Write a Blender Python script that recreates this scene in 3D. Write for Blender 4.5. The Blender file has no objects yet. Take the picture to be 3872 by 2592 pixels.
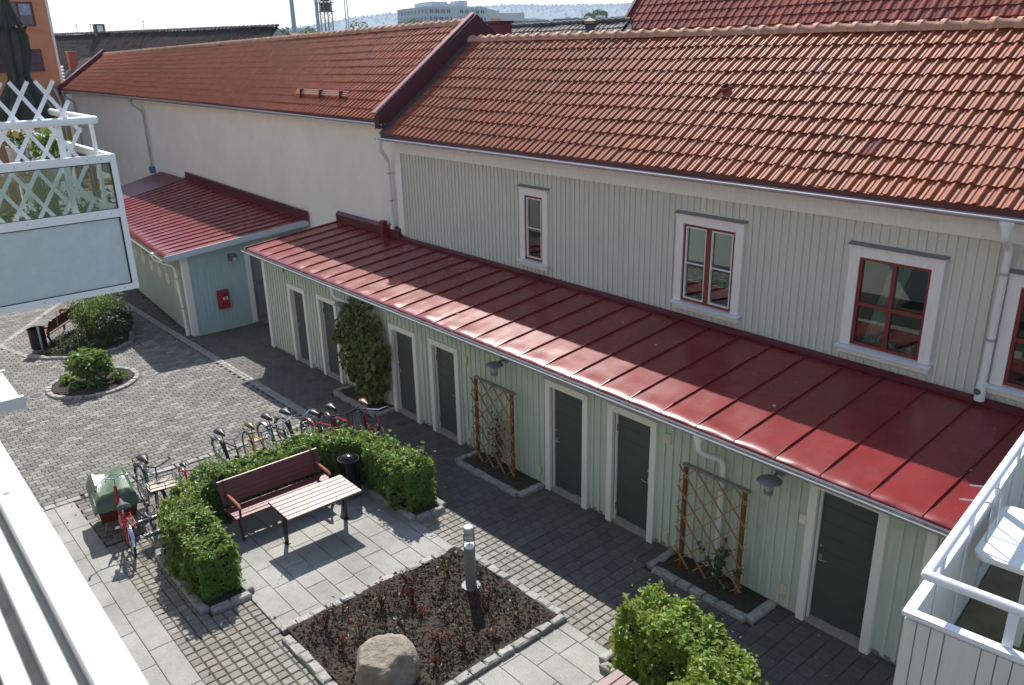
import bpy, math, random
import numpy as np
from mathutils import Vector, Matrix
rad = math.radians
rng = random.Random(7); nr = np.random.default_rng(11)
SC = bpy.context.scene; COL = SC.collection

# ---------------------------------------------------------------- camera
CAM = Vector((0.0, -8.99887, 7.36738))
FW = Vector((-0.71793498, 0.6058486, -0.34280729)); RT = Vector((0.65071132, 0.75902542, -0.0213354)); UP = Vector((-0.24727342, 0.23838601, 0.93916344))
cd = bpy.data.cameras.new('camera'); cam = bpy.data.objects.new('camera', cd); COL.objects.link(cam)
m = Matrix.Identity(4)
for i in range(3):
    m[i][0] = RT[i]; m[i][1] = UP[i]; m[i][2] = -FW[i]; m[i][3] = CAM[i]
cam.matrix_world = m
cd.lens = 28.84; cd.sensor_width = 36; cd.clip_start = 0.02; cd.clip_end = 9000
cd.dof.use_dof = True; cd.dof.focus_distance = 16; cd.dof.aperture_fstop = 8
SC.camera = cam
# ---------------------------------------------------------------- world and sun
SUN = Vector((-0.85, 0.50, 1.0)).normalized()
w = bpy.data.worlds.new('World'); SC.world = w; w.use_nodes = True
nt = w.node_tree; nt.nodes.clear()
sky = nt.nodes.new('ShaderNodeTexSky'); sky.sky_type = 'NISHITA'; sky.sun_disc = False
sky.sun_elevation = math.asin(SUN.z); sky.sun_rotation = math.atan2(SUN.x, SUN.y)
sky.air_density = 1.0; sky.dust_density = 0.6; sky.ozone_density = 1.0; sky.altitude = 80
bg = nt.nodes.new('ShaderNodeBackground'); bg.inputs[1].default_value = 0.13
wo = nt.nodes.new('ShaderNodeOutputWorld'); nt.links.new(sky.outputs[0], bg.inputs[0]); nt.links.new(bg.outputs[0], wo.inputs[0])
sl = bpy.data.lights.new('sun', 'SUN'); sl.energy = 4.6; sl.angle = rad(0.53); sl.color = (1.0, 0.95, 0.88)
so = bpy.data.objects.new('sun', sl); COL.objects.link(so); so.rotation_euler = SUN.to_track_quat('Z', 'Y').to_euler()
SC.view_settings.view_transform = 'Standard'; SC.view_settings.look = 'None'; SC.view_settings.gamma = 1; SC.view_settings.exposure = 0.70
SC.view_settings.use_curve_mapping = False
SC.cycles.max_bounces = 7; SC.cycles.transparent_max_bounces = 12; SC.cycles.volume_bounces = 0

SLOPE = 0.0268
def gz(x, h=0.0): return SLOPE * x + h

# ---------------------------------------------------------------- materials
MATS = {}
def mat(name, col, rough=0.7, var=0.0, scale=6.0, bump=0.0, bscale=None, spec=0.5, metal=0.0, piece=0.0, trans=0.0, coat=0.0, col2=None, pc=None, stretch=None, detail=5, dirt=0.0, rvar=0.0):
    """procedural paint/stone/leaf: noise colour variation, per-piece variation, bump"""
    if name in MATS: return MATS[name]
    M = bpy.data.materials.new(name); M.use_nodes = True; n = M.node_tree.nodes; L = M.node_tree.links
    b = n['Principled BSDF']; out = n['Material Output']
    b.inputs['Roughness'].default_value = rough; b.inputs['Metallic'].default_value = metal
    b.inputs['Specular IOR Level'].default_value = spec; b.inputs['Coat Weight'].default_value = coat
    tc = n.new('ShaderNodeTexCoord'); vec = tc.outputs['Object']
    if piece or pc: vec = n.new('ShaderNodeNewGeometry').outputs['Position']
    if stretch:
        mp = n.new('ShaderNodeMapping'); mp.inputs['Scale'].default_value = stretch; L.new(vec, mp.inputs[0]); vec = mp.outputs[0]
    c = n.new('ShaderNodeRGB'); c.outputs[0].default_value = (*col, 1); cur = c.outputs[0]
    if piece or pc:
        oi = n.new('ShaderNodeObjectInfo'); ge = n.new('ShaderNodeNewGeometry')
        a = n.new('ShaderNodeMath'); a.operation = 'ADD'; L.new(oi.outputs['Random'], a.inputs[0]); L.new(ge.outputs['Random Per Island'], a.inputs[1])
        fr = n.new('ShaderNodeMath'); fr.operation = 'FRACT'; L.new(a.outputs[0], fr.inputs[0]); r = fr.outputs[0]
        if pc:
            cr = n.new('ShaderNodeValToRGB'); cr.color_ramp.elements[0].color = (*pc[0], 1); cr.color_ramp.elements[1].color = (*pc[-1], 1)
            for k, q in enumerate(pc[1:-1]):
                e = cr.color_ramp.elements.new((k + 1) / (len(pc) - 1)); e.color = (*q, 1)
            L.new(r, cr.inputs[0]); cur = cr.outputs[0]
        if piece:
            hv = n.new('ShaderNodeHueSaturation'); mr = n.new('ShaderNodeMapRange'); mr.inputs[3].default_value = 1 - piece; mr.inputs[4].default_value = 1 + piece
            L.new(r, mr.inputs[0]); L.new(mr.outputs[0], hv.inputs['Value']); L.new(cur, hv.inputs['Color']); cur = hv.outputs[0]
    if var:
        nz = n.new('ShaderNodeTexNoise'); nz.inputs['Scale'].default_value = scale; nz.inputs['Detail'].default_value = detail; nz.inputs['Roughness'].default_value = 0.62
        L.new(vec, nz.inputs['Vector'])
        cr = n.new('ShaderNodeMapRange'); cr.inputs[1].default_value = 0.3; cr.inputs[2].default_value = 0.7; L.new(nz.outputs[0], cr.inputs[0])
        mx = n.new('ShaderNodeMix'); mx.data_type = 'RGBA'
        L.new(cr.outputs[0], mx.inputs[0])
        if col2:
            mx.inputs[7].default_value = (*col2, 1)
            L.new(cur, mx.inputs[6])
        else:
            h2 = n.new('ShaderNodeHueSaturation'); h2.inputs['Value'].default_value = 1 + var; L.new(cur, h2.inputs['Color'])
            h3 = n.new('ShaderNodeHueSaturation'); h3.inputs['Value'].default_value = 1 - var; L.new(cur, h3.inputs['Color'])
            L.new(h3.outputs[0], mx.inputs[6]); L.new(h2.outputs[0], mx.inputs[7])
        cur = mx.outputs[2]
    if dirt:
        nd = n.new('ShaderNodeTexNoise'); nd.inputs['Scale'].default_value = 0.9; nd.inputs['Detail'].default_value = 7; nd.inputs['Roughness'].default_value = 0.7
        geo = n.new('ShaderNodeNewGeometry'); L.new(geo.outputs['Position'], nd.inputs['Vector'])
        r3 = n.new('ShaderNodeMapRange'); r3.inputs[1].default_value = 0.42; r3.inputs[2].default_value = 0.72; r3.inputs[3].default_value = 0; r3.inputs[4].default_value = dirt
        L.new(nd.outputs[0], r3.inputs[0])
        mxd = n.new('ShaderNodeMix'); mxd.data_type = 'RGBA'; L.new(r3.outputs[0], mxd.inputs[0]); L.new(cur, mxd.inputs[6]); mxd.inputs[7].default_value = (0.045, 0.04, 0.03, 1)
        cur = mxd.outputs[2]
    L.new(cur, b.inputs['Base Color'])
    if rvar:
        nr_ = n.new('ShaderNodeTexNoise'); nr_.inputs['Scale'].default_value = 1.7; nr_.inputs['Detail'].default_value = 6; g3 = n.new('ShaderNodeNewGeometry'); L.new(g3.outputs['Position'], nr_.inputs['Vector'])
        mr3 = n.new('ShaderNodeMapRange'); mr3.inputs[1].default_value = 0.3; mr3.inputs[2].default_value = 0.7; mr3.inputs[3].default_value = rough - rvar; mr3.inputs[4].default_value = rough + rvar; L.new(nr_.outputs[0], mr3.inputs[0]); L.new(mr3.outputs[0], b.inputs['Roughness'])
    if bump:
        nb = n.new('ShaderNodeTexNoise'); nb.inputs['Scale'].default_value = bscale or scale * 4; nb.inputs['Detail'].default_value = 4; L.new(vec, nb.inputs['Vector'])
        bp = n.new('ShaderNodeBump'); bp.inputs['Strength'].default_value = min(1, bump); bp.inputs['Distance'].default_value = 0.01 * max(1, bump)
        L.new(nb.outputs[0], bp.inputs['Height']); L.new(bp.outputs[0], b.inputs['Normal'])
    if trans:
        t = n.new('ShaderNodeBsdfTranslucent'); hb = n.new('ShaderNodeHueSaturation'); hb.inputs['Value'].default_value = 1.6; hb.inputs['Hue'].default_value = 0.48; L.new(cur, hb.inputs['Color']); L.new(hb.outputs[0], t.inputs[0])
        ms = n.new('ShaderNodeMixShader'); ms.inputs[0].default_value = trans; L.new(b.outputs[0], ms.inputs[1]); L.new(t.outputs[0], ms.inputs[2]); L.new(ms.outputs[0], out.inputs[0])
    MATS[name] = M
    return M
def glass_mat(name, tint, refl=0.1, rough=0.0):
    if name in MATS: return MATS[name]
    M = bpy.data.materials.new(name); M.use_nodes = True; n = M.node_tree.nodes; L = M.node_tree.links; n.clear()
    o = n.new('ShaderNodeOutputMaterial'); t = n.new('ShaderNodeBsdfTransparent'); t.inputs[0].default_value = (*tint, 1)
    g = n.new('ShaderNodeBsdfGlossy'); g.inputs['Roughness'].default_value = rough
    f = n.new('ShaderNodeFresnel'); f.inputs[0].default_value = 1.5; a = n.new('ShaderNodeMath'); a.operation = 'MULTIPLY_ADD'; a.inputs[1].default_value = 1.7; a.inputs[2].default_value = refl
    L.new(f.outputs[0], a.inputs[0]); ms = n.new('ShaderNodeMixShader'); L.new(a.outputs[0], ms.inputs[0]); L.new(t.outputs[0], ms.inputs[1]); L.new(g.outputs[0], ms.inputs[2]); L.new(ms.outputs[0], o.inputs[0])
    MATS[name] = M
    return M

# ---------------------------------------------------------------- mesh helpers
ORG = {}
class MB:
    def __init__(s): s.v = []; s.f = []
    def add(s, vs, fs):
        k = len(s.v); s.v += [tuple(p) for p in vs]; s.f += [tuple(i + k for i in f) for f in fs]; return s
    def box(s, x0, x1, y0, y1, z0, z1):
        return s.hexa([(x0,y0,z0),(x1,y0,z0),(x1,y1,z0),(x0,y1,z0),(x0,y0,z1),(x1,y0,z1),(x1,y1,z1),(x0,y1,z1)])
    def hexa(s, p):
        return s.add(p, [(0,3,2,1),(4,5,6,7),(0,1,5,4),(1,2,6,5),(2,3,7,6),(3,0,4,7)])
    def bevbox(s, x0, x1, y0, y1, z0, z1, b=0.008):
        # box whose top edges are chamfered
        return s.add([(x0,y0,z0),(x1,y0,z0),(x1,y1,z0),(x0,y1,z0),(x0,y0,z1-b),(x1,y0,z1-b),(x1,y1,z1-b),(x0,y1,z1-b),(x0+b,y0+b,z1),(x1-b,y0+b,z1),(x1-b,y1-b,z1),(x0+b,y1-b,z1)],
            [(0,1,5,4),(1,2,6,5),(2,3,7,6),(3,0,4,7),(4,5,9,8),(5,6,10,9),(6,7,11,10),(7,4,8,11),(8,9,10,11),(0,3,2,1)])
    def beam(s, p, q, w, h, up=(0,0,1)):
        p = Vector(p); q = Vector(q); d = (q - p).normalized(); u = Vector(up)
        if abs(d.dot(u)) > 0.98: u = Vector((1,0,0))
        r = d.cross(u).normalized() * (w / 2); t = r.cross(d).normalized() * (h / 2)
        return s.hexa([p-r-t, q-r-t, q+r-t, p+r-t, p-r+t, q-r+t, q+r+t, p+r+t])
    def tube(s, path, r, n=8, closed=False, cap=True):
        P = [Vector(p) for p in path]; k = len(s.v); N = len(P)
        R = r if isinstance(r, (list, tuple)) else [r] * N
        t0 = (P[1] - P[0]).normalized(); u = t0.orthogonal().normalized()
        for i in range(N):
            a = P[i-1] if (i > 0 or closed) else P[i]; b = P[(i+1) % N] if (i < N-1 or closed) else P[i]
            t = (b - a).normalized(); u = (u - t * u.dot(t)).normalized(); w_ = t.cross(u)
            for j in range(n):
                an = 2 * math.pi * j / n; s.v.append(tuple(P[i] + (u * math.cos(an) + w_ * math.sin(an)) * R[i]))
        for i in range(N if closed else N - 1):
            for j in range(n):
                a = k + i*n + j; b = k + i*n + (j+1) % n; c = k + ((i+1) % N)*n + (j+1) % n; d = k + ((i+1) % N)*n + j
                s.f.append((a, b, c, d))
        if cap and not closed:
            s.f.append(tuple(k + j for j in range(n))[::-1]); s.f.append(tuple(k + (N-1)*n + j for j in range(n)))
        return s
    def ring(s, c, R, r, axis='y', n=28, m_=6, a0=0, a1=2*math.pi):
        c = Vector(c); full = abs(a1 - a0 - 2*math.pi) < 1e-6; pts = []
        for i in range(n if full else n + 1):
            a = a0 + (a1 - a0) * i / n; ca, sa = math.cos(a) * R, math.sin(a) * R
            pts.append(c + (Vector((ca, 0, sa)) if axis == 'y' else Vector((0, ca, sa)) if axis == 'x' else Vector((ca, sa, 0))))
        return s.tube(pts, r, m_, closed=full)
    def lathe(s, prof, c=(0,0,0), n=20, axis='z'):
        k = len(s.v); c = Vector(c)
        for (r, z) in prof:
            for j in range(n):
                a = 2*math.pi*j/n; p = (r*math.cos(a), r*math.sin(a), z)
                if axis == 'y': p = (p[0], p[2], p[1])
                if axis == 'x': p = (p[2], p[0], p[1])
                s.v.append(tuple(c + Vector(p)))
        for i in range(len(prof) - 1):
            for j in range(n): s.f.append((k+i*n+j, k+i*n+(j+1) % n, k+(i+1)*n+(j+1) % n, k+(i+1)*n+j))
        s.f.append(tuple(k+j for j in range(n))[::-1]); s.f.append(tuple(k+(len(prof)-1)*n+j for j in range(n)))
        return s
    def prism(s, pts, d):
        # polygon pts (3D) extruded by vector d
        n = len(pts); d = Vector(d); a = [Vector(p) for p in pts]
        return s.add(a + [p + d for p in a], [tuple(range(n))[::-1], tuple(range(n, 2*n))] + [(i, (i+1) % n, n+(i+1) % n, n+i) for i in range(n)])
    def build(s, name, M, parent=None, smooth=False, kind=None, label=None, cat=None, group=None):
        v = s.v
        if parent is not None:
            o_ = ORG.get(parent.name, (0,0,0)); v = [(p[0]-o_[0], p[1]-o_[1], p[2]-o_[2]) for p in v]
        me = bpy.data.meshes.new(name); me.from_pydata(v, [], s.f); me.materials.append(M)
        if smooth: smoothit(me)
        return link(name, me, parent, kind, label, cat, group)
def smoothit(me, ang=40):
    me.polygons.foreach_set('use_smooth', [True] * len(me.polygons))
    me.set_sharp_from_angle(angle=rad(ang))
def link(name, me, parent=None, kind=None, label=None, cat=None, group=None):
    o = bpy.data.objects.new(name, me); COL.objects.link(o)
    if parent is not None:
        o.parent = parent; ORG[o.name] = ORG.get(parent.name, (0,0,0))
    if kind: o['kind'] = kind
    if label: o['label'] = label
    if cat: o['category'] = cat
    if group: o['group'] = group
    return o
def thing(name, label, cat, loc=(0,0,0), rot=(0,0,0), group=None, local=False):
    o = bpy.data.objects.new(name, None); COL.objects.link(o); o.location = loc; o.rotation_euler = rot; o.empty_display_size = 0.1
    o['label'] = label; o['category'] = cat
    if group: o['group'] = group
    ORG[o.name] = (0,0,0) if local else tuple(loc)
    return o
def struct(name, mb, M, smooth=False):
    return mb.build(name, M, None, smooth, kind='structure')
def copy_tree(o, parent=None):
    c = o.copy(); COL.objects.link(c)
    if parent is not None: c.parent = parent
    for ch in list(o.children): copy_tree(ch, c)
    return c
def cam_px(p):
    d = Vector(p) - CAM; z = d.dot(FW)
    if z < 0.1: return None
    return (0.5 + 0.801 * d.dot(RT) / z, 0.5 - 0.801 * d.dot(UP) / z * 1.4949, z)
def in_view(p, mg=0.02):
    q = cam_px(p)
    return q and -mg < q[0] < 1+mg and -mg < q[1] < 1+mg
def np_mesh(name, V, F):
    me = bpy.data.meshes.new(name); V = np.asarray(V, dtype=np.float32); F = np.asarray(F, dtype=np.int32)
    nv, nf, k = len(V), len(F), F.shape[1]
    me.vertices.add(nv); me.vertices.foreach_set('co', V.ravel()); me.loops.add(nf*k); me.loops.foreach_set('vertex_index', F.ravel())
    me.polygons.add(nf); me.polygons.foreach_set('loop_start', np.arange(0, nf*k, k, dtype=np.int32)); me.polygons.foreach_set('loop_total', np.full(nf, k, dtype=np.int32))
    me.update(calc_edges=True); me.shade_flat(); return me
def pieces(name, stuffname, variants, Ms, parent, M, maxn=300, hide=None, smooth=0):
    """variants: list of (V,F quads). Ms: 4x4 world matrices. The pieces that show largest become parts, the rest one mesh."""
    off = Vector(ORG.get(parent.name, (0,0,0)))
    meshes = []
    for (V, F) in variants:
        me = bpy.data.meshes.new(name); me.from_pydata([tuple(p) for p in V], [], [tuple(f) for f in F]); me.materials.append(M); meshes.append(me)
        if smooth: smoothit(me, smooth)
    order = []
    for i, mt in enumerate(Ms):
        p = mt.translation; vis = in_view(p) and not (hide and hide(p))
        order.append(((0 if vis else 1), (p - CAM).length, i))
    order.sort(); near = [i for _, _, i in order[:maxn]]; far = [i for _, _, i in order[maxn:]]
    for i in near:
        o = bpy.data.objects.new(name, meshes[i % len(meshes)]); COL.objects.link(o); o.parent = parent
        mm = Ms[i].copy(); mm.translation = mm.translation - off; o.matrix_local = mm
    if far:
        VV = []; FF = []; base = 0
        for k, (V, F) in enumerate(variants):
            idx = [i for i in far if i % len(variants) == k]
            if not idx: continue
            A = np.array([[list(r) for r in Ms[i]] for i in idx]); V_ = np.asarray(V, float)
            W = np.einsum('nij,vj->nvi', A[:, :3, :3], V_) + A[:, None, :3, 3]
            n = len(V_); FF.append((np.asarray(F)[None] + (np.arange(len(idx)) * n)[:, None, None]).reshape(-1, 4) + base); VV.append(W.reshape(-1, 3)); base += n * len(idx)
        me = np_mesh(stuffname, np.concatenate(VV) - np.array(off), np.concatenate(FF)); me.materials.append(M)
        if smooth: smoothit(me, smooth)
        link(stuffname, me, parent, kind='stuff')
def paver(a, b, th=0.05, bev=0.006, jit=0.0, seed=0, lift=0.0):
    r = random.Random(seed); x, y = a/2, b/2
    j = lambda: r.uniform(-jit, jit)
    c = [(-x+j(), -y+j()), (x+j(), -y+j()), (x+j(), y+j()), (-x+j(), y+j())]
    V = [(p[0], p[1], -th) for p in c] + [(p[0], p[1], -bev*0.9) for p in c] + [(p[0]*(1-bev*2/a), p[1]*(1-bev*2/b), j()*0.3+lift) for p in c]
    F = [(0,1,5,4),(1,2,6,5),(2,3,7,6),(3,0,4,7),(4,5,9,8),(5,6,10,9),(6,7,11,10),(7,4,8,11),(8,9,10,11)]
    return V, F
def gmat(x, y, h=0.0, rz=0.0, s=(1,1,1), tilt=0.0):
    return Matrix.Translation((x, y, gz(x, h))) @ Matrix.Rotation(-math.atan(SLOPE), 4, 'Y') @ Matrix.Rotation(rz, 4, 'Z') @ Matrix.Rotation(tilt, 4, 'X') @ Matrix.Diagonal((*s, 1))
def leafmesh(name, P, size, M, parent, up=None, fold=0.25, spread=1.0, kind='stuff', aspect=0.55, seed=3, sizevar=0.35, label=None):
    """P: Nx3 leaf positions (world); up: preferred normal (N,3)"""
    r = np.random.default_rng(seed); P = np.asarray(P, float); N = len(P)
    if up is None: up = np.tile([0, 0, 1.0], (N, 1))
    nrm = up + spread * r.normal(size=(N, 3)) * 0.6; nrm /= np.linalg.norm(nrm, axis=1)[:, None]
    t = r.normal(size=(N, 3)); t[:, 2] -= 0.25; t -= (t * nrm).sum(1)[:, None] * nrm; t /= np.linalg.norm(t, axis=1)[:, None]
    s = np.cross(nrm, t); L = size * (1 + sizevar * r.normal(size=(N, 1)).clip(-1.6, 1.8)); W = L * aspect * 0.5
    a = P - t * L * 0.5; d = P + t * L * 0.5 - nrm * L * 0.12
    b = P - t * L * 0.05 + s * W + nrm * L * fold * 0.4; c = P - t * L * 0.05 - s * W + nrm * L * fold * 0.4
    b2 = P + t * L * 0.22 + s * W * 0.8 + nrm * L * fold * 0.3; c2 = P + t * L * 0.22 - s * W * 0.8 + nrm * L * fold * 0.3
    mid = P + t * L * 0.1
    V = np.stack([a, b, b2, d, c2, c], 1).reshape(-1, 3)
    k = (np.arange(N) * 6)[:, None]
    F = np.concatenate([k + np.array([[0, 1, 2, 3]]), k + np.array([[0, 3, 4, 5]])])
    me = np_mesh(name, V - np.array(ORG.get(parent.name, (0,0,0))), F); me.materials.append(M)
    return link(name, me, parent, kind=kind, label=label)
# ---------------------------------------------------------------- materials of the place
M_base = mat('joint_sand', (0.04, 0.036, 0.03), 0.95, 0.3, 9, 0.5)
M_moss = mat('joint_moss', (0.05, 0.045, 0.025), 0.95, 0.5, 14, 0.6, col2=(0.10, 0.065, 0.02))
M_court = mat('courtyard_concrete', (0.3, 0.28, 0.25), 0.86, 0.2, 30, 0.3, piece=0.06, pc=[(0.105,0.098,0.088),(0.18,0.17,0.155),(0.14,0.135,0.125),(0.25,0.238,0.215),(0.12,0.112,0.10),(0.20,0.19,0.172)], dirt=0.25)
M_alley = mat('alley_concrete', (0.1, 0.1, 0.1), 0.85, 0.25, 24, 0.3, piece=0.12, pc=[(0.085,0.078,0.07),(0.105,0.098,0.088),(0.092,0.085,0.078)], dirt=0.3)
M_sett = mat('sett_concrete', (0.225, 0.21, 0.185), 0.86, 0.25, 26, 0.4, piece=0.15, dirt=0.25)
M_granite = mat('granite_slab', (0.285, 0.285, 0.262), 0.75, 0.25, 60, 0.25, piece=0.09, detail=8, dirt=0.5)
M_stone = mat('granite_block', (0.29, 0.285, 0.265), 0.85, 0.32, 18, 0.9, bscale=40, piece=0.14, detail=7)
M_soil = mat('soil', (0.042, 0.031, 0.022), 1.0, 0.5, 25, 1.0, bscale=60)
M_red = mat('red_sheet_metal', (0.19, 0.019, 0.020), 0.27, 0.16, 1.6, 0.10, bscale=7, spec=0.5, rvar=0.035, dirt=0.04)
M_redfascia = mat('dark_red_metal', (0.10, 0.014, 0.018), 0.4, 0.1, 3)
M_white = mat('white_paint', (0.74, 0.73, 0.71), 0.55, 0.06, 3, 0.1)
M_whitewood = mat('white_wood', (0.78, 0.76, 0.72), 0.65, 0.07, 5, 0.15, stretch=(6,6,0.8))
M_gutter = mat('zinc_gutter', (0.62, 0.63, 0.65), 0.32, 0.1, 6, metal=0.7)
M_pipe = mat('pipe_white', (0.76, 0.76, 0.75), 0.4, 0.05, 5)
M_green = mat('sage_boards', (0.53, 0.59, 0.505), 0.7, 0.09, 3, 0.15, stretch=(5,5,0.4), dirt=0.10)
M_grey = mat('pale_green_grey_boards', (0.62, 0.62, 0.55), 0.7, 0.08, 3, 0.12, stretch=(5,5,0.4), dirt=0.07)
M_blue = mat('blue_green_boards', (0.40, 0.52, 0.53), 0.7, 0.06, 3, 0.15, stretch=(5,5,0.6))
M_door = mat('dark_green_paint', (0.058, 0.076, 0.062), 0.5, 0.06, 4, 0.1)
M_cream = mat('cream_render', (0.82, 0.76, 0.68), 0.92, 0.05, 1.2, 0.5, bscale=30, dirt=0.07)
M_tile = mat('clay_tile', (0.4, 0.12, 0.06), 0.62, 0.22, 5, 0.25, bscale=30, piece=0.05, pc=[(0.28,0.066,0.021),(0.31,0.076,0.024),(0.25,0.057,0.019),(0.30,0.071,0.022)], dirt=0.3, spec=0.3)
M_tile2 = mat('clay_tile_red', (0.35, 0.08, 0.045), 0.6, 0.3, 5, 0.25, piece=0.1, pc=[(0.35,0.076,0.028),(0.38,0.087,0.032),(0.31,0.065,0.025)], dirt=0.3, spec=0.25)
M_tiledark = mat('weathered_dark_tile', (0.08, 0.065, 0.055), 0.75, 0.4, 4, 0.3, pc=[(0.09,0.07,0.06),(0.13,0.10,0.085),(0.07,0.06,0.055)], piece=0.15)
M_ridge = mat('ridge_clay', (0.52, 0.25, 0.15), 0.75, 0.2, 9, 0.3, piece=0.12)
M_purple = mat('glazed_purple_tile', (0.17, 0.055, 0.055), 0.75, spec=0.1)
M_winred = mat('window_frame_red', (0.20, 0.026, 0.024), 0.5, 0.05)
M_sill = mat('sill_white', (0.7, 0.71, 0.73), 0.45, 0.05)
M_glass = glass_mat('window_glass', (0.72, 0.85, 0.82), 0.035)
M_room = mat('room_interior', (0.055, 0.055, 0.05), 0.9, 0.3, 2)
M_curtain = mat('curtain', (0.75, 0.75, 0.72), 0.9, 0.1, 9, stretch=(20, 20, 1), trans=0.3)
M_ceram = mat('white_ceramic', (0.72, 0.70, 0.64), 0.3)
M_steel = mat('galvanised_steel', (0.42, 0.44, 0.46), 0.42, 0.15, 12, metal=0.8)
M_plate = mat('tread_plate', (0.32, 0.33, 0.34), 0.35, 0.1, 14, metal=0.6)
M_black = mat('black_metal', (0.018, 0.018, 0.02), 0.4)
M_lamp = mat('grey_lamp_metal', (0.20, 0.22, 0.24), 0.45, 0.1, 8, metal=0.3)
M_vent = mat('cream_vent', (0.62, 0.58, 0.44), 0.5)
M_wood = mat('trellis_wood', (0.34, 0.19, 0.08), 0.8, 0.25, 9, 0.3, stretch=(1, 1, 3))
M_post = mat('brown_post_wood', (0.19, 0.065, 0.025), 0.75, 0.2, 8, 0.3)
M_greywood = mat('weathered_wood', (0.22, 0.20, 0.18), 0.9, 0.2, 9, 0.3)

# ---------------------------------------------------------------- the ground
g = MB(); g.add([(-9000,-9000,-1.9),(9000,-9000,-1.9),(9000,9000,-1.9),(-9000,9000,-1.9)], [(0,1,2,3)])
struct('ground', g, mat('far_ground', (0.09, 0.10, 0.06), 0.95, 0.4, 0.05))
b = MB(); b.add([(-60,-14,gz(-60,-.030)),(8,-14,gz(8,-.030)),(8,6,gz(8,-.030)),(-60,6,gz(-60,-.030))], [(0,1,2,3)])
struct('courtyard_ground', b, M_base)
b = MB()
for (x0,x1,y0,y1) in [(-13.3,0.5,-6.645,-5.5),(-10.4,0.5,-2.46,-1.81)]:
    b.add([(x0,y0,gz(x0,-.013)),(x1,y0,gz(x1,-.013)),(x1,y1,gz(x1,-.013)),(x0,y1,gz(x0,-.013))], [(0,1,2,3)])
struct('mossy_joint_bed', b, M_moss)

BED4 = [(-25.45,-5.38),(-24.8,-5.05),(-24.35,-4.55),(-24.12,-3.9),(-24.2,-3.35),(-24.6,-2.9),(-25.3,-2.65),(-26.6,-2.5),(-28.6,-2.25),(-31,-2.0),(-31.2,-2.7),(-29.4,-3.0),(-27.9,-2.95),(-26.0,-3.95),(-25.5,-5.12)]
def in_poly(x, y, P):
    c = False; j = len(P) - 1
    for i in range(len(P)):
        if (P[i][1] > y) != (P[j][1] > y) and x < (P[j][0]-P[i][0])*(y-P[i][1])/(P[j][1]-P[i][1])+P[i][0]: c = not c
        j = i
    return c
def in_circle(x, y): return (x+21.8)**2 + (y+4.65)**2 < 1.0**2
WHITE_LINES = [((-15.5,-9.8),(-15.5,-1.85),0.2), ((-36,-1.66),(-15.6,-1.66),0.19), ((-33,-2.2),(-27.25,-5.83),0.2), ((-27.25,-5.83),(-25.45,-5.4),0.2)]
def near_line(x, y, pad=0.03):
    for (a, b_, w_) in WHITE_LINES:
        ax, ay = a; bx, by = b_; dx, dy = bx-ax, by-ay; t = max(0, min(1, ((x-ax)*dx+(y-ay)*dy)/(dx*dx+dy*dy)))
        if math.hypot(x-ax-t*dx, y-ay-t*dy) < w_/2 + pad: return True
    return False
# courtyard pavers, running bond, long side across the yard
pv = thing('courtyard_paving', 'courtyard', 'paving', (-22, -5, gz(-22)))
pv['kind'] = 'structure'; del pv['category']; del pv['label']
Ms = []
xi = 0; x = -15.62 - 0.07
while x > -34.2:
    off = 0.1065 * (xi % 2); y = -9.8 + off
    while y < -1.8:
        if not in_poly(x, y, BED4) and not in_circle(x, y) and not near_line(x, y, -0.07):
            Ms.append(gmat(x + rng.uniform(-.0015,.0015), y, rng.uniform(-.0015, .001), rng.uniform(-.006,.006), tilt=rng.uniform(-.006,.006)))
        y += 0.213
    x -= 0.143; xi += 1
x = -15.38 + 0.07; xi = 0
while x < -10.2:
    y = -6.60 + 0.1065 * (xi % 2)
    while y < -1.85:
        if x < -13.32 or y > -1.78 or (x < -12.9 and y > -6.0): 
            Ms.append(gmat(x, y, rng.uniform(-.0015, .001), rng.uniform(-.006,.006), tilt=rng.uniform(-.006,.006)))
        y += 0.213
    if xi % 2 and x < -13.32: Ms.append(gmat(x, -6.60, -.001, 0, (1, .45, 1)))
    x += 0.143; xi += 1
pieces('paver', 'distant_pavers', [paver(0.134, 0.203, bev=0.006, seed=k) for k in range(3)], Ms, pv, M_court)
# alley pavers, dark
av = thing('alley_paving', 'a', 'b', (-10, -1, gz(-10))); av['kind'] = 'structure'; del av['category']; del av['label']
Ms = []; yi = 0; 
for r_ in range(200):
    x = -34 + r_*0.213
    if x > 1.0: break
    y = -1.50 if x < -15.4 else -1.72
    lo = -1.55 if x < -15.4 else -1.80; o_ = 0.1065*(r_ % 2); y = lo + 0.1065 + o_
    if o_: Ms.append(gmat(x, lo+.053, -.001, 0, (1, .47, 1)))
    while y < (2.4 if -23.6 < x < -21.2 else 0.06 if x > -21.2 else -0.1*0 - 1.42 - (x+23.8)*0.0887):
        lo = -1.55 if x < -15.4 else -1.80
        bed = (-11.7 < x < -9.75 and y > -0.72) or (-6.8 < x < -5.0 and y > -0.72) or (-16.7 < x < -14.7 and y > -0.64)
        if not bed: Ms.append(gmat(x, y, rng.uniform(-.002,.001), rng.uniform(-.005,.005), tilt=rng.uniform(-.005,.005)))
        y += 0.213
pieces('paver', 'distant_pavers', [paver(0.207, 0.207, bev=0.005, seed=k) for k in range(3)], Ms, av, M_alley)
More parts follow.
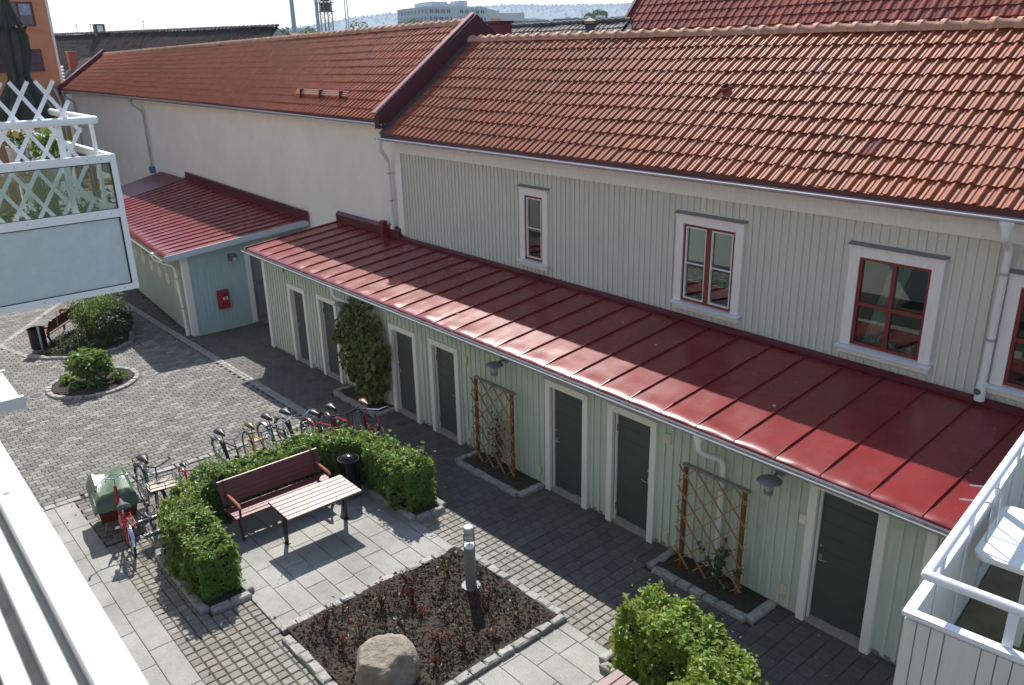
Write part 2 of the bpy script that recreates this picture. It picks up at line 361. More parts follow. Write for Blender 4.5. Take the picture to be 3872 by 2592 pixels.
# small setts either side of the plaza
sv = thing('sett_paving', 'a', 'b', (-8, -3, gz(-8))); sv['kind'] = 'structure'; del sv['category']; del sv['label']
Ms = []
for (x0, x1, y0, y1) in [(-13.25, -1.5, -6.6, -5.56), (-10.3, 0.4, -2.40, -1.86)]:
    nx = int((x1-x0)/0.145); ny = max(1, round((y1-y0)/0.14))
    for i in range(nx):
        for j in range(ny + 1):
            x = x0 + i*0.145; y = y0 + j*(y1-y0)/ny
            if y1 < -5 and -12.6 < x < -10.3 and y > -6.12: continue
            if y1 < -5 and -13.3 < x <= -12.6 and y > -6.0: continue
            if y1 > -5 and -6.0 < x and y < -2.0: continue
            Ms.append(gmat(x + rng.uniform(-.003,.003), y + rng.uniform(-.003,.003), rng.uniform(-.004,.002), rng.uniform(-.03,.03), tilt=rng.uniform(-.02,.02)))
pieces('sett', 'distant_setts', [paver(0.139, 0.136, bev=0.011, jit=0.004, seed=k, lift=0.004) for k in range(6)], Ms, sv, M_sett)
# granite slabs: plaza and walk strip
gv = thing('granite_plaza', 'a', 'b', (-10, -4, gz(-10))); gv['kind'] = 'structure'; del gv['category']; del gv['label']
Ms = []; var = []
def slab(x0, x1, y0, y1, jit=0.0):
    V, F = paver(x1-x0-0.007, y1-y0-0.007, bev=0.004)
    return V, F
def slabs(regs, rowh, lens, parent, seed):
    r = random.Random(seed)
    for (x0, x1, y0, y1) in regs:
        y = y0; 
        while y < y1 - 0.02:
            ye = min(y + rowh, y1); 
            if y1 - ye < 0.12: ye = y1
            x = x0 - r.uniform(0, lens[0])
            while x < x1:
                L = r.choice(lens); a = max(x, x0); e = min(x+L, x1)
                if e - a > 0.05 and not ((-9.35 < (a+e)/2 < -6.75)):
                    V, F = paver(e-a-0.008, ye-y-0.008, bev=0.004)
                    mb = MB(); mt = gmat((a+e)/2, (y+ye)/2, r.uniform(-.001,.002), 0)
                    mb.add([tuple(mt @ Vector(p)) for p in V], F); mb.build('slab', M_granite, parent)
                x += L
            y = ye
slabs([(-12.75, -9.30, -5.48, -2.46), (-6.72, -1.0, -5.48, -2.46)], 0.355, [0.6, 0.7, 0.7, 0.8], gv, 5)
wv = thing('granite_walk', 'a', 'b', (-10, -7, gz(-10))); wv['kind'] = 'structure'; del wv['category']; del wv['label']
for (ya, yb, ln, s_) in [(-7.0, -6.665, [1.05], 1), (-7.36, -7.0, [0.72, 0.9], 2), (-7.72, -7.36, [0.72], 3), (-8.07, -7.72, [0.9], 4)]:
    r = random.Random(s_); x = -15.4
    while x < -2:
        L = r.choice(ln); mt = gmat(x+L/2, (ya+yb)/2, 0.002); V, F = paver(L-0.008, yb-ya-0.008, bev=0.004)
        MB().add([tuple(mt @ Vector(p)) for p in V], F).build('slab', M_granite, wv); x += L
# rows of granite setts that divide the paving
lv = thing('sett_row', 'a', 'b', (-20, -3, gz(-20))); lv['kind'] = 'structure'; del lv['category']; del lv['label']
Ms = []
for (a, b_, w_) in WHITE_LINES:
    dx, dy = b_[0]-a[0], b_[1]-a[1]; Ltot = math.hypot(dx, dy); an = math.atan2(dy, dx); s_ = 0.1
    while s_ < Ltot:
        L = rng.uniform(0.17, 0.26)
        if a == (-36,-1.66):
            for sd in (-0.052, 0.052):
                Ms.append(gmat(a[0]+dx*s_/Ltot, a[1]+sd, rng.uniform(.006,.010), an + rng.uniform(-.04,.04), (L/0.2*0.75, 0.62, 1)))
            s_ += L*0.75+0.01
        else:
            Ms.append(gmat(a[0]+dx*s_/Ltot, a[1]+dy*s_/Ltot, rng.uniform(.006,.010), an + rng.uniform(-.04,.04), (L/0.2, 1.12, 1))); s_ += L + 0.012
pieces('sett', 'distant_setts', [paver(0.2, 0.155, bev=0.012, jit=0.008, seed=k+20, lift=0.003) for k in range(6)], Ms, lv, M_stone)

# ---------------------------------------------------------------- curbs, beds, soil
def stone_block(L, W, H, seed):
    r = random.Random(seed); j = lambda s=0.012: r.uniform(-s, s)
    x, y = L/2, W/2; b_ = 0.022
    V = [(-x,-y,-.04),(x,-y,-.04),(x,y,-.04),(-x,y,-.04)] + [(-x+j(),-y+j(),H*.78+j(.008)),(x+j(),-y+j(),H*.78+j(.008)),(x+j(),y+j(),H*.78+j(.008)),(-x+j(),y+j(),H*.78+j(.008))] + [(-x+b_+j(),-y+b_+j(.006),H+j(.008)),(x-b_+j(),-y+b_+j(.006),H+j(.008)),(x-b_+j(),y-b_+j(.006),H+j(.008)),(-x+b_+j(),y-b_+j(.006),H+j(.008))]
    return V, [(0,1,5,4),(1,2,6,5),(2,3,7,6),(3,0,4,7),(4,5,9,8),(5,6,10,9),(6,7,11,10),(7,4,8,11),(8,9,10,11)]
def resample(path, step, closed=False):
    P = [Vector((p[0], p[1])) for p in path]
    if closed: P.append(P[0])
    out = []; acc = 0; 
    L = sum((P[i+1]-P[i]).length for i in range(len(P)-1)); n = max(1, round(L/step)); st = L/n; tgt = st/2; done = 0
    for i in range(len(P)-1):
        d = (P[i+1]-P[i]); l = d.length
        while tgt <= done + l + 1e-6 and len(out) < n:
            out.append((P[i] + d*((tgt-done)/l), math.atan2(d.y, d.x))); tgt += st
        done += l
    return out, st
def bed_thing(label, path, curbs, soil_poly, soilh=0.05, step=0.24, W=0.13, H=0.085, closed=False, name='planting_bed', seed=0, res=0.09, bump=0.03):
    cx = sum(p[0] for p in soil_poly)/len(soil_poly); cy = sum(p[1] for p in soil_poly)/len(soil_poly)
    t = thing(name, label, 'planting bed', (cx, cy, gz(cx)))
    n_ = 0
    for cpath in curbs:
        pts, st = resample(cpath, step, closed)
        for k, (p, a) in enumerate(pts):
            V, F = stone_block(st-0.016, W, H*rng.uniform(.9,1.08), seed*100+n_); n_ += 1
            mt = gmat(p.x, p.y, 0, a + rng.uniform(-.03,.03)); MB().add([tuple(mt @ Vector(q)) for q in V], F).build('curb_stone', M_stone, t)
    xs = [p[0] for p in soil_poly]; ys = [p[1] for p in soil_poly]; x0, x1, y0, y1 = min(xs), max(xs), min(ys), max(ys)
    nx = int((x1-x0)/res)+1; ny = int((y1-y0)/res)+1; idx = {}; mb = MB()
    for i in range(nx+1):
        for j in range(ny+1):
            x = x0+(x1-x0)*i/nx; y = y0+(y1-y0)*j/ny
            idx[i,j] = len(mb.v); mb.v.append((x, y, gz(x, soilh + rng.uniform(-bump, bump)*0.6 + 0.02*math.sin(x*5)*math.cos(y*4))))
    for i in range(nx):
        for j in range(ny):
            x = x0+(x1-x0)*(i+.5)/nx; y = y0+(y1-y0)*(j+.5)/ny
            if in_poly(x, y, soil_poly): mb.f.append((idx[i,j], idx[i+1,j], idx[i+1,j+1], idx[i,j+1]))
    mb.build('soil', M_soil, t, smooth=False)
    return t
rose_bed = bed_thing('square rose bed of dark soil edged with granite blocks beside the boulder', None,
    [[(-9.28,-5.49),(-9.22,-2.47)], [(-9.1,-2.44),(-6.86,-2.44)], [(-6.79,-2.44),(-6.79,-5.5)], [(-9.1,-5.5),(-6.9,-5.5)]],
    [(-9.21,-5.43),(-9.21,-2.5),(-6.85,-2.5),(-6.85,-5.43)], soilh=0.06, step=0.235, H=0.07, seed=1, res=0.035, bump=0.02)
def u_path(xa, xb, y0, y1, r_, sgn=1, n=8):
    # U shaped path: arm (xa,y0) -> back at xb -> arm (xa,y1); opens toward xa
    s_ = 1 if xb > xa else -1; P = [(xa, y0), (xb - s_*r_, y0)]
    for k in range(1, n+1):
        a = -math.pi/2 + math.pi/2*k/n; P.append((xb - s_*r_ + s_*r_*math.cos(a), y0 + r_ + r_*math.sin(a)))
    for k in range(0, n+1):
        a = math.pi/2*k/n; P.append((xb - s_*r_ + s_*r_*math.cos(a), y1 - r_ + r_*math.sin(a)))
    P.append((xa, y1)); return P
outer1 = u_path(-10.42, -13.32, -6.12, -1.86, 1.15); inner1 = u_path(-10.42, -12.55, -5.42, -2.5, 0.85)
bed1 = bed_thing('horseshoe hedge bed with granite curb around the red bench', None,
    [outer1, inner1, [(-10.36,-6.05),(-10.36,-5.45)], [(-10.36,-2.47),(-10.36,-1.9)]], outer1 + inner1[::-1], soilh=0.04, step=0.27, seed=2, bump=0.02)
outer2 = u_path(-5.75, -3.3, -6.1, -1.95, 1.05); inner2 = u_path(-5.75, -4.1, -5.4, -2.75, 0.85)
bed2 = bed_thing('hedge bed with granite curb at the lower right of the yard', None, [outer2, inner2, [(-5.81,-2.7),(-5.81,-1.98)]], outer2 + inner2[::-1], soilh=0.04, step=0.27, seed=3)
circ = [(-21.8+1.05*math.cos(a*math.pi/14), -4.65+1.03*math.sin(a*math.pi/14)) for a in range(28)]
bed3 = bed_thing('round planting bed ringed with granite stones in the paved yard', None, [circ + [circ[0]]], [(-21.8+(p[0]+21.8)*.93, -4.65+(p[1]+4.65)*.93) for p in circ], soilh=0.05, step=0.24, H=0.06, seed=4, bump=0.03)
bed4 = bed_thing('curved shrub bed behind the bench near the left shed', None, [[p for p in BED4[:10]]], BED4, soilh=0.04, step=0.26, H=0.07, seed=5)
for k, (lab, xa, xb, yb) in enumerate([('small bed with granite curb under the left trellis', -11.65, -9.82, -0.66), ('small bed with granite curb under the right trellis with the downpipe', -6.75, -5.05, -0.66), ('bed with granite curb at the foot of the climbing vine', -16.65, -14.75, -0.58)]):
    bed_thing(lab, None, [[(xa, -0.12), (xa, yb)], [(xa+0.07, yb), (xb, yb)], [(xb+0.05, yb), (xb+0.05, -0.1)]], [(xa+.05, 0.0), (xa+.05, yb+.06), (xb-.02, yb+.06), (xb-.02, 0.0)], soilh=0.045, step=0.245, H=0.07, seed=6+k)
# drain grates
def grate(x, y, label, sq=False):
    t = thing('drain_grate', label, 'drain', (x, y, gz(x)))
    if sq:
        MB().box(x-.22, x+.22, y-.2, y+.2, gz(x,-.03), gz(x,.004)).build('cover', mat('rusty_iron', (0.06,0.045,0.04), 0.8, 0.3, 20), t)
        m_ = MB()
        for k in range(7): m_.box(x-.2+.06*k, x-.17+.06*k, y-.18, y+.18, gz(x,.004), gz(x,.009))
        m_.build('rib', M_steel, t)
    else:
        MB().lathe([(0.2,-.02),(0.2,.008),(0.15,.010),(0.148,.004)], (x,y,gz(x)), 24).build('rim', mat('grate_iron', (.15,.15,.155), .5, .1, 10), t); MB().lathe([(.145,.0),(.145,.006)], (x,y,gz(x)), 20).build('sump', M_black, t)
        for k in range(5): MB().box(x-.12+.05*k, x-.095+.05*k, y-.11, y+.11, gz(x,-.01), gz(x,.013)).build('grate_bar', mat('grate_iron', (.15,.15,.155)), t)
grate(-21.91,-5.95,'round iron drain grate left of the round planting bed')
grate(-21.45,-3.35,'round iron drain grate right of the round planting bed')
grate(-24.1,-2.55,'square dark iron drain cover in the shade near the shed', True)
# ---------------------------------------------------------------- roof tile helpers
def tile_tpl(w_, l_, amp=0.034, rolls=2, n=8, th=0.014):
    V = []; F = []
    prof = []
    hs = [.030,.010,.002,.011,.013,.001,.003,.022,.042,.046,.034]; n = 10
    for k in range(n+1):
        prof.append((w_*(k/n)*1.02, hs[k]*amp/.034*.82))
    for (y, dz) in ((-0.03, 0.030), (l_*1.04, 0.0)):
        for (x, z) in prof: V.append((x, y, z+dz))
    for (x, z) in prof: V.append((x, -0.03, z+0.030-th))
    m_ = n+1
    for k in range(n): F.append((k, k+1, m_+k+1, m_+k)); F.append((2*m_+k, 2*m_+k+1, k+1, k))
    return V, F
def tiled_roof(P00, P10, P01, P11, w_, l_, parent, M, rolls=2, maxn=300, amp=0.034, special=None, skip=None, seed=0):
    """P00,P10 eave left/right; P01,P11 ridge left/right"""
    P00, P10, P01, P11 = map(Vector, (P00, P10, P01, P11)); r = random.Random(seed)
    P = lambda u, v: (P00*(1-u)+P10*u)*(1-v)+(P01*(1-u)+P11*u)*v
    nu = round((P10-P00).length/w_); nv = round((P01-P00).length/l_); Ms = []
    for j in range(nv):
        for i in range(nu):
            u, v = i/nu, j/nv; o = P(u, v); ux = P((i+1)/nu, v)-o; vy = P(u, (j+1)/nv)-o
            x = ux.normalized(); n_ = x.cross(vy).normalized(); y = n_.cross(x)
            sx, sy = ux.length/w_, vy.length/l_
            n2 = n_; mt = Matrix(((x.x*sx, y.x*sy, n2.x, 0), (x.y*sx, y.y*sy, n2.y, 0), (x.z*sx, y.z*sy, n2.z, 0), (0,0,0,1)))
            if (i, j) in (skip or ()): special(o, mt); continue
            mt = mt @ Matrix.Rotation(r.gauss(0, .006), 4, 'Z') @ Matrix.Rotation(r.gauss(0, .004), 4, 'X')
            mt.translation = o + n_ * (r.uniform(0, .007) + .010*math.sin(u*17+seed)+.006*math.sin(v*9+u*31)) + y * (.006*math.sin(u*40+j*2.1)+r.gauss(0,.003)); Ms.append(mt)
    pieces('roof_tile', 'distant_roof_tiles', [tile_tpl(w_, l_, amp, rolls)], Ms, parent, M, maxn, smooth=28)
    return P
def ridge_caps(a, b_, parent, M, L=0.36, r0=0.135, name='ridge_tile', stuff='distant_ridge_tiles', maxn=120):
    a = Vector(a); b_ = Vector(b_); d = b_-a; n = round(d.length/L); st = d.length/n; x = d.normalized(); z = Vector((0,0,1)); y = z.cross(x).normalized(); z = x.cross(y)
    V = []; F = []; m_ = 8
    for (s, rr) in ((-0.02, r0*1.22), (0.055, r0*1.2), (0.075, r0*1.0), (st*1.08, r0*0.84)):
        for k in range(m_+1):
            an = math.pi*k/m_; V.append((s, rr*math.cos(an)*1.05, rr*math.sin(an)-0.02))
    for i in range(3):
        for k in range(m_): F.append((i*(m_+1)+k, i*(m_+1)+k+1, (i+1)*(m_+1)+k+1, (i+1)*(m_+1)+k))
    Ms = []
    for i in range(n):
        mt = Matrix(((x.x,y.x,z.x,0),(x.y,y.y,z.y,0),(x.z,y.z,z.z,0),(0,0,0,1))) @ Matrix.Rotation(rng.uniform(-.02,.02),4,'Y'); mt.translation = a + d*(i/n) + z*rng.uniform(-.006,.006); Ms.append(mt)
    pieces(name, stuff, [(V, F)], Ms, parent, M, maxn, smooth=50)
def gutter(path, parent, M=None, r_=0.06, name='gutter'):
    M = M or M_gutter; P = [Vector(p) for p in path]; mb = MB()
    for i in range(len(P)-1):
        d = (P[i+1]-P[i]).normalized(); s = Vector((0,0,1)).cross(d).normalized(); k = len(mb.v); prof = [(math.pi + math.pi*q/8) for q in range(9)]
        for e in (P[i], P[i+1]):
            for rr in (r_, r_*0.9):
                for a in prof: mb.v.append(tuple(e + s*math.cos(a)*rr + Vector((0,0,1))*math.sin(a)*rr))
        for q in range(8):
            mb.f.append((k+q, k+q+1, k+18+q+1, k+18+q)); mb.f.append((k+9+q, k+27+q, k+27+q+1, k+9+q+1))
        for q in (0, 8): mb.f.append((k+q, k+18+q, k+27+q, k+9+q))
        mb.tube([P[i]+s*r_, P[i+1]+s*r_], 0.011, 6); mb.tube([P[i]-s*r_, P[i+1]-s*r_], 0.011, 6)
    mo = MB()
    for i in range(len(P)-1):
        d = (P[i+1]-P[i]).normalized(); s = Vector((0,0,1)).cross(d).normalized()*r_*.88; h = Vector((0,0,-.018)); mo.add([P[i]-s+h, P[i]+s+h, P[i+1]+s+h, P[i+1]-s+h], [(0,1,2,3)])
    mo.build('gutter_moss', mat('gutter_moss', (.055,.05,.038), 1, .6, 14, 1, bscale=60), parent)
    return mb.build(name, M, parent, smooth=True)
def downpipe(path, parent, r_=0.045, M=None, brackets=(), shoe=False, name='downpipe'):
    P = [Vector(p) for p in path]; Q = [P[0]]
    for i in range(1, len(P)-1):
        a = (P[i-1]-P[i]).normalized(); b_ = (P[i+1]-P[i]).normalized(); d = min(0.09, (P[i-1]-P[i]).length*.4, (P[i+1]-P[i]).length*.4)
        Q += [P[i]+a*d, P[i]+(a+b_)*d*0.28, P[i]+b_*d]
    Q.append(P[-1]); o = MB().tube(Q, r_, 12).build(name, M or M_pipe, parent, smooth=True)
    MB().lathe([(r_*1.9, 0.02), (r_*1.9, -0.01), (r_*1.05, -0.11), (r_*1.05, -0.14)], P[0]+Vector((0,0,.02)), 12).build('outlet', M or M_pipe, o, smooth=True)
    for zz in brackets:
        p = P[-2].lerp(P[-1], (P[-2].z-zz)/(P[-2].z-P[-1].z))
        MB().lathe([(r_*1.12,-.02),(r_*1.12,.02)], p, 12).tube([p, p+Vector((0.0,0.13,0))], 0.008, 5).build('pipe_clip', M_steel, o)
    if shoe: MB().tube([P[-1]+Vector((0,0,.12)), P[-1], P[-1]+Vector((0,-.1,-.1))], r_*1.25, 12).build('shoe', M or M_pipe, o, smooth=True)
    return o
def vents(x, y, z, parent):
    m_ = MB().box(x-.05, x+.05, y-.02, y, z-.08, z+.08); v = m_.build('wall_vent', M_vent, parent)
    s = MB()
    for k in range(5): s.box(x-.042, x+.042, y-.028, y-.02, z-.062+.028*k, z-.05+.028*k)
    s.build('louvre', M_vent, v)
def wall_lamp(x, y, z, label, d=(0,-1)):
    t = thing('wall_lamp', label, 'wall lamp', (x, y, z), group='grey wall lamps on the sheds'); dx, dy = d
    MB().tube([(x,y,z+.05),(x+dx*.03,y+dy*.03,z+.05)], .085, 16).build('wall_plate', M_lamp, t, smooth=True)
    MB().tube([(x+dx*.02,y+dy*.02,z+.05),(x+dx*.15,y+dy*.15,z+.03),(x+dx*.26,y+dy*.26,z+.0)], .022, 8).build('arm', M_lamp, t, smooth=True)
    c = (x+dx*.28, y+dy*.28, z)
    MB().lathe([(.01,.05),(.06,.045),(.15,.01),(.165,-.005),(.155,-.012),(.05,.0)], c, 24).build('shade', M_lamp, t, smooth=True)
    MB().lathe([(.055,-.01),(.055,-.05),(.05,-.15),(.05,-.19),(.03,-.22),(.005,-.222)], c, 16).build('lamp_glass', mat('lamp_glass', (.35,.37,.38), .2), t, smooth=True)
    for k in range(4):
        a = math.pi/4+k*math.pi/2; MB().tube([(c[0]+.066*math.cos(a), c[1]+.066*math.sin(a), z-.0), (c[0]+.06*math.cos(a), c[1]+.06*math.sin(a), z-.15)], .005, 4).build('cage_bar', M_lamp, t)
    MB().lathe([(.062,-.15),(.062,-.2),(.02,-.225)], c, 16).build('base_cap', M_lamp, t, smooth=True)
def board_door(x0, x1, ztop, parent, handle_left, zbot=None, yp=0.0, ncasing=0.115, casing_top=True):
    """white cased door in the plane y=0 with recessed dark green boards"""
    xm = (x0+x1)/2; zb = gz(xm, 0.02) if zbot is None else zbot
    f = MB()
    for (a, b_) in ((x0-ncasing, x0), (x1, x1+ncasing)):
        MB().box(a, b_, yp-.135, yp-.0, zb-.02, ztop+(.0)).build('door_casing', M_whitewood, parent)
    MB().box(x0-ncasing, x1+ncasing, yp-.138, yp-.0, ztop+.002, ztop+ncasing).build('door_casing', M_whitewood, parent)
    MB().box(x0, x0+.035, yp-.06, yp+.02, zb, ztop).box(x1-.035, x1, yp-.06, yp+.02, zb, ztop).box(x0+.036, x1-.036, yp-.061, yp+.02, ztop-.03, ztop).build('door_frame', M_whitewood, parent)
    d = MB().box(x0+.036, x1-.036, yp-.006, yp+.03, zb+.03, ztop-.031).build('door', M_door, parent)
    n = 9; h = (ztop-.035-zb-.04)/n
    for k in range(n):
        MB().bevbox(x0+.038, x1-.038, yp-.028, yp-.007, zb+.04+k*h+.004, zb+.04+(k+1)*h-.001, .002).build('door_board', M_door, d)
    hx = x0+.085 if handle_left else x1-.085; sg = 1 if handle_left else -1; hz = zb+1.0
    MB().box(hx-.018, hx+.018, yp-.034, yp-.028, hz-.05, hz+.05).tube([(hx,yp-.03,hz),(hx,yp-.075,hz),(hx+sg*.05,yp-.08,hz-.003),(hx+sg*.11,yp-.07,hz+.01)], .0065, 6).build('door_handle', M_steel, d, smooth=True)
    MB().lathe([(.02,0),(.02,.012)], (hx, yp-.045, hz+.19), 10, 'y').build('lock', M_steel, d)
    ox = x1-.03 if handle_left else x0+.03
    for zz in (zb+.28, ztop-.3): MB().tube([(ox,yp-.045,zz-.06),(ox,yp-.045,zz+.06)], .012, 6).build('hinge', M_black, d)
    MB().box(x0, x1, yp-.1, yp+.02, zb-.03, zb+.028).build('threshold', mat('threshold_concrete', (.3,.28,.25), .9, .2, 20), parent)
def battens(x0, x1, y, z0f, z1f, step, w_, h_, parent, M, gaps=(), name='batten', maxn=300):
    """vertical battens on the wall y (facing -y)"""
    tpl = MB().add([(-w_/2,0,0),(w_/2,0,0),(w_/2,0,1),(-w_/2,0,1),(-w_/2,-h_,0),(w_/2,-h_,0),(w_/2,-h_,1),(-w_/2,-h_,1)], [(4,5,6,7),(0,4,7,3),(5,1,2,6),(7,6,2,3),(0,1,5,4)])
    Ms = []; n = int((x1-x0)/step)
    for i in range(n+1):
        x = x0 + i*step; z0, z1 = z0f(x), z1f(x); segs = [(z0, z1)]
        for (ga, gb, gz0, gz1) in gaps:
            if ga - w_/2 < x < gb + w_/2:
                ns = []
                for (a, b_) in segs:
                    if gz0 > a: ns.append((a, min(b_, gz0)))
                    if gz1 < b_: ns.append((max(a, gz1), b_))
                segs = ns
        for (a, b_) in segs:
            if b_-a > .03:
                mt = Matrix.Translation((x + rng.uniform(-.004,.004), y, a)) @ Matrix.Diagonal((1,1,b_-a,1)); Ms.append(mt)
    pieces(name, 'distant_battens', [(tpl.v, tpl.f)], Ms, parent, M, maxn)

def seam_roof(P00, P10, P01, P11, nbays, parent, M=None, seed=0, wear=True):
    """standing seam metal roof: P00,P10 eave left/right, P01,P11 top left/right; every sheet a part, every seam a part"""
    M = M or M_red; P00, P10, P01, P11 = map(Vector, (P00, P10, P01, P11)); r = random.Random(seed)
    P = lambda u, v: (P00*(1-u)+P10*u)*(1-v)+(P01*(1-u)+P11*u)*v
    nrm = (P10-P00).cross(P01-P00).normalized(); out = ((P00-P01).normalized())
    L = (P01-P00).length
    for i in range(nbays):
        u0, u1 = i/nbays, (i+1)/nbays; mb = MB(); nx, ny = 8, 14; ph = [r.uniform(0, 6.28) for _ in range(6)]; am = r.uniform(.6, 1.7)
        vs = [-.012, -.004, .006, .02, .04, .065, .10, .15, .23, .34, .48, .62, .76, .88, 1.0]
        for b_, v in enumerate(vs):
            for a in range(nx+1):
                s = a/nx; u = u0 + (u1-u0)*s; edge = math.sin(math.pi*s)
                p = P(u, max(v, 0))
                z = edge*(.004*am*math.sin(3.1*v*3+ph[0])+.003*math.sin(9*v+ph[1]+s*2)) + .0015*math.sin(14*s+ph[2]+v*7)*edge
                if v < .10: z += edge*.010*math.sin(math.pi*min(1, max(0, v)/.10))*am + .006*math.sin(7*s+ph[3])*(1-v/.10)*edge
                # rounded nose at the eave
                if v < .02: z -= .022*((.02-v)/.032)**1.6
                if v < 0: p = p + out*0.0 
                mb.v.append(tuple(p + nrm*z))
        # turned down edge
        k = len(mb.v)
        for a in range(nx+1):
            u = u0+(u1-u0)*a/nx; p = Vector(mb.v[a]); mb.v.append(tuple(p + Vector((0,0,-.045)) + out*.004))
        W = nx+1
        for b_ in range(len(vs)-1):
            for a in range(nx): mb.f.append((b_*W+a, b_*W+a+1, (b_+1)*W+a+1, (b_+1)*W+a))
        for a in range(nx): mb.f.append((k+a, k+a+1, a+1, a))
        mb.build('roof_sheet', M, parent, smooth=True)
    for i in range(nbays+1):
        u = i/nbays; a, b_ = P(u, 0.0), P(u, 1.0); d = b_-a; pts = [(0.0,.004),(0.03,.012),(0.10,.030),(1.0,.030)]
        s = (P10-P00).normalized()*.005; mb = MB(); k = 0
        for (t, h) in pts:
            c = a + d*t; mb.v += [tuple(c-s), tuple(c+s), tuple(c+s*1.0+nrm*h), tuple(c-s*1.0+nrm*h)]
        for q in range(len(pts)-1):
            e = q*4; mb.f += [(e, e+4, e+7, e+3), (e+1, e+2, e+6, e+5), (e+3, e+7, e+6, e+2)]
        mb.f += [(0,3,2,1)]
        mb.build('roof_seam', M, parent)
    return P
# ---------------------------------------------------------------- storage shed row along the alley
shed = thing('storage_shed', 'long low sage green storage shed with red metal roof and row of dark doors', 'shed', (-10, 1.2, gz(-10)))
EY, EZ, TY, TZ = -0.45, 2.315, 2.46, 2.62
XL, XR = -21.2, 1.25
MB().box(XL+.18, XR, 0.02, 2.45, gz(XL)-.05, 2.26).build('wall', M_green, shed)
DOORS = [(-19.45,-18.72,1.50,True),(-17.86,-17.12,1.55,False),(-14.56,-13.77,1.60,True),(-13.06,-12.30,1.64,False),(-9.54,-8.74,1.80,True),(-8.06,-7.28,1.83,False),(-4.51,-3.71,1.94,True),(-3.02,-2.22,1.97,False),(0.0,0.8,2.0,True)]
# the wall in front of the door plane: battens stand on boards at y=-0.075
seg = MB(); xs = XL+.18
for (a, b_, zt, hl) in DOORS:
    seg.box(xs, a-.0, -.075, .018, gz(xs,.10), 2.255); seg.box(a, b_, -.075, .018, zt+.02, 2.255); xs = b_
seg.box(xs, XR, -.075, .018, gz(xs,.10), 2.255); seg.build('wall_boards', M_green, shed)
for (a, b_, zt, hl) in DOORS:
    x_ = a
    board_door(a, b_, zt, shed, hl)
battens(XL+.36, XR, -.076, lambda x: gz(x,.07), lambda x: 2.25, .15, .05, .022, shed, M_green, [(a-.13, b_+.13, -9, zt+.13) for (a, b_, zt, hl) in DOORS])
# plinth
MB().box(XL+.2, XR, -.05, .02, gz(XL)-.1, gz(XL,.02)).build('plinth', mat('plinth', (.27,.25,.22), .9, .2, 12), shed)
pl = MB()
for k in range(22): x=XL+.2+k; pl.box(x, x+1.0, -.045, .0, gz(x)-.05, gz(x,.115))
pl.build('plinth_strip', mat('plinth', (.27,.25,.22)), shed)
MB().box(XL+.155, XL+.30, -.118, -.076, gz(XL,.03), 2.24).box(XL+.14, XL+.178, -.117, 1.9, gz(XL,.05), 2.24).build('corner_board', M_whitewood, shed)
battens(0, 0, 0, lambda x: 0, lambda x: 0, 1, .05, .02, shed, M_green)
MB().box(XL+.02, XR, EY+.06, -.0, 2.262, 2.278).build('soffit', M_whitewood, shed)
MB().box(XL+.0, XR, EY+.045, EY+.065, 2.16, 2.27).build('fascia', M_whitewood, shed)
seam_roof((XL, EY, EZ), (XR, EY, EZ), (XL, TY, TZ), (XR, TY, TZ), 36, shed, seed=2)
# left verge of the roof and upstand flashings
MB().prism([(XL-.03,EY,EZ-.07),(XL-.03,TY,TZ-.07),(XL-.03,TY,TZ+.035),(XL-.03,EY,EZ+.035)], (.03,0,0)).build('roof_verge', M_redfascia, shed)
MB().prism([(XL-.045,EY-.02,EZ-.15),(XL-.045,TY,TZ-.15),(XL-.045,TY,TZ-.0),(XL-.045,EY-.02,EZ+.0)], (.014,0,0)).build('barge_board', M_white, shed)
MB().prism([(XL, 2.455, TZ-.02),(XL, 2.37, TZ-.0),(XL, 2.37, TZ+.22),(XL, 2.455, TZ+.30)], (3.28,0,0)).build('wall_upstand', M_redfascia, shed)
MB().prism([(XL-.01, 2.455, TZ-.02),(XL-.01, 2.36, TZ-.0),(XL-.01, 2.36, TZ+.235),(XL-.01, 2.455, TZ+.315)], (.02,0,0)).build('upstand_end', M_redfascia, shed)
MB().box(-18.62, -18.46, 2.22, 2.37, TZ-.03, TZ+.42).build('pipe_box', M_red, shed)
MB().prism([(-17.9, 2.435, TZ-.02),(-17.9, 2.36, TZ-.0),(-17.9, 2.36, TZ+.05),(-17.9, 2.435, TZ+.09)], (19.1,0,0)).build('wall_flashing', M_redfascia, shed)
gutter([(XL-.04, EY-.055, EZ-.05), (XR, EY-.055, EZ-.05)], shed)
debris = MB()
for k in range(900):
    x = rng.uniform(-12, 0.8) if k % 3 else rng.uniform(-20, 0.8); y = EY-.055+rng.uniform(-.035,.035); s = rng.uniform(.006,.018)
    debris.add([(x,y,EZ-.085),(x+s,y+s*.4,EZ-.08),(x+s*.3,y+s,EZ-.07)], [(0,1,2)])
debris.build('gutter_debris', mat('debris', (.10,.085,.06), 1, .5, 60), shed, kind='stuff')
downpipe([(-16.35,EY-.055,2.2),(-16.35,EY-.055,2.02),(-15.95,-.17,1.82),(-15.95,-.17,-.35)], shed, .042, brackets=(1.4,.3))
downpipe([(-6.12,EY-.055,2.2),(-6.12,EY-.055,1.98),(-5.92,-.17,1.80),(-5.92,-.17,-.05)], shed, .042, brackets=(1.35,.35), shoe=False)
MB().lathe([(.05,0),(.05,.12)],(-5.92,-.17,-.12),12).build('pipe_sleeve', M_pipe, shed)
for (x, z) in [(-19.62,-.12),(-14.86,-.03),(-11.96,1.60),(-11.9,-.0),(-9.85,.05),(-6.95,1.74),(-6.92,.06),(-4.86,.2)]: vents(x, -.098, z, shed)
MB().box(-4.71, -4.62, -.16, -.098, 1.37, 1.49).build('bell_box', M_ceram, shed)
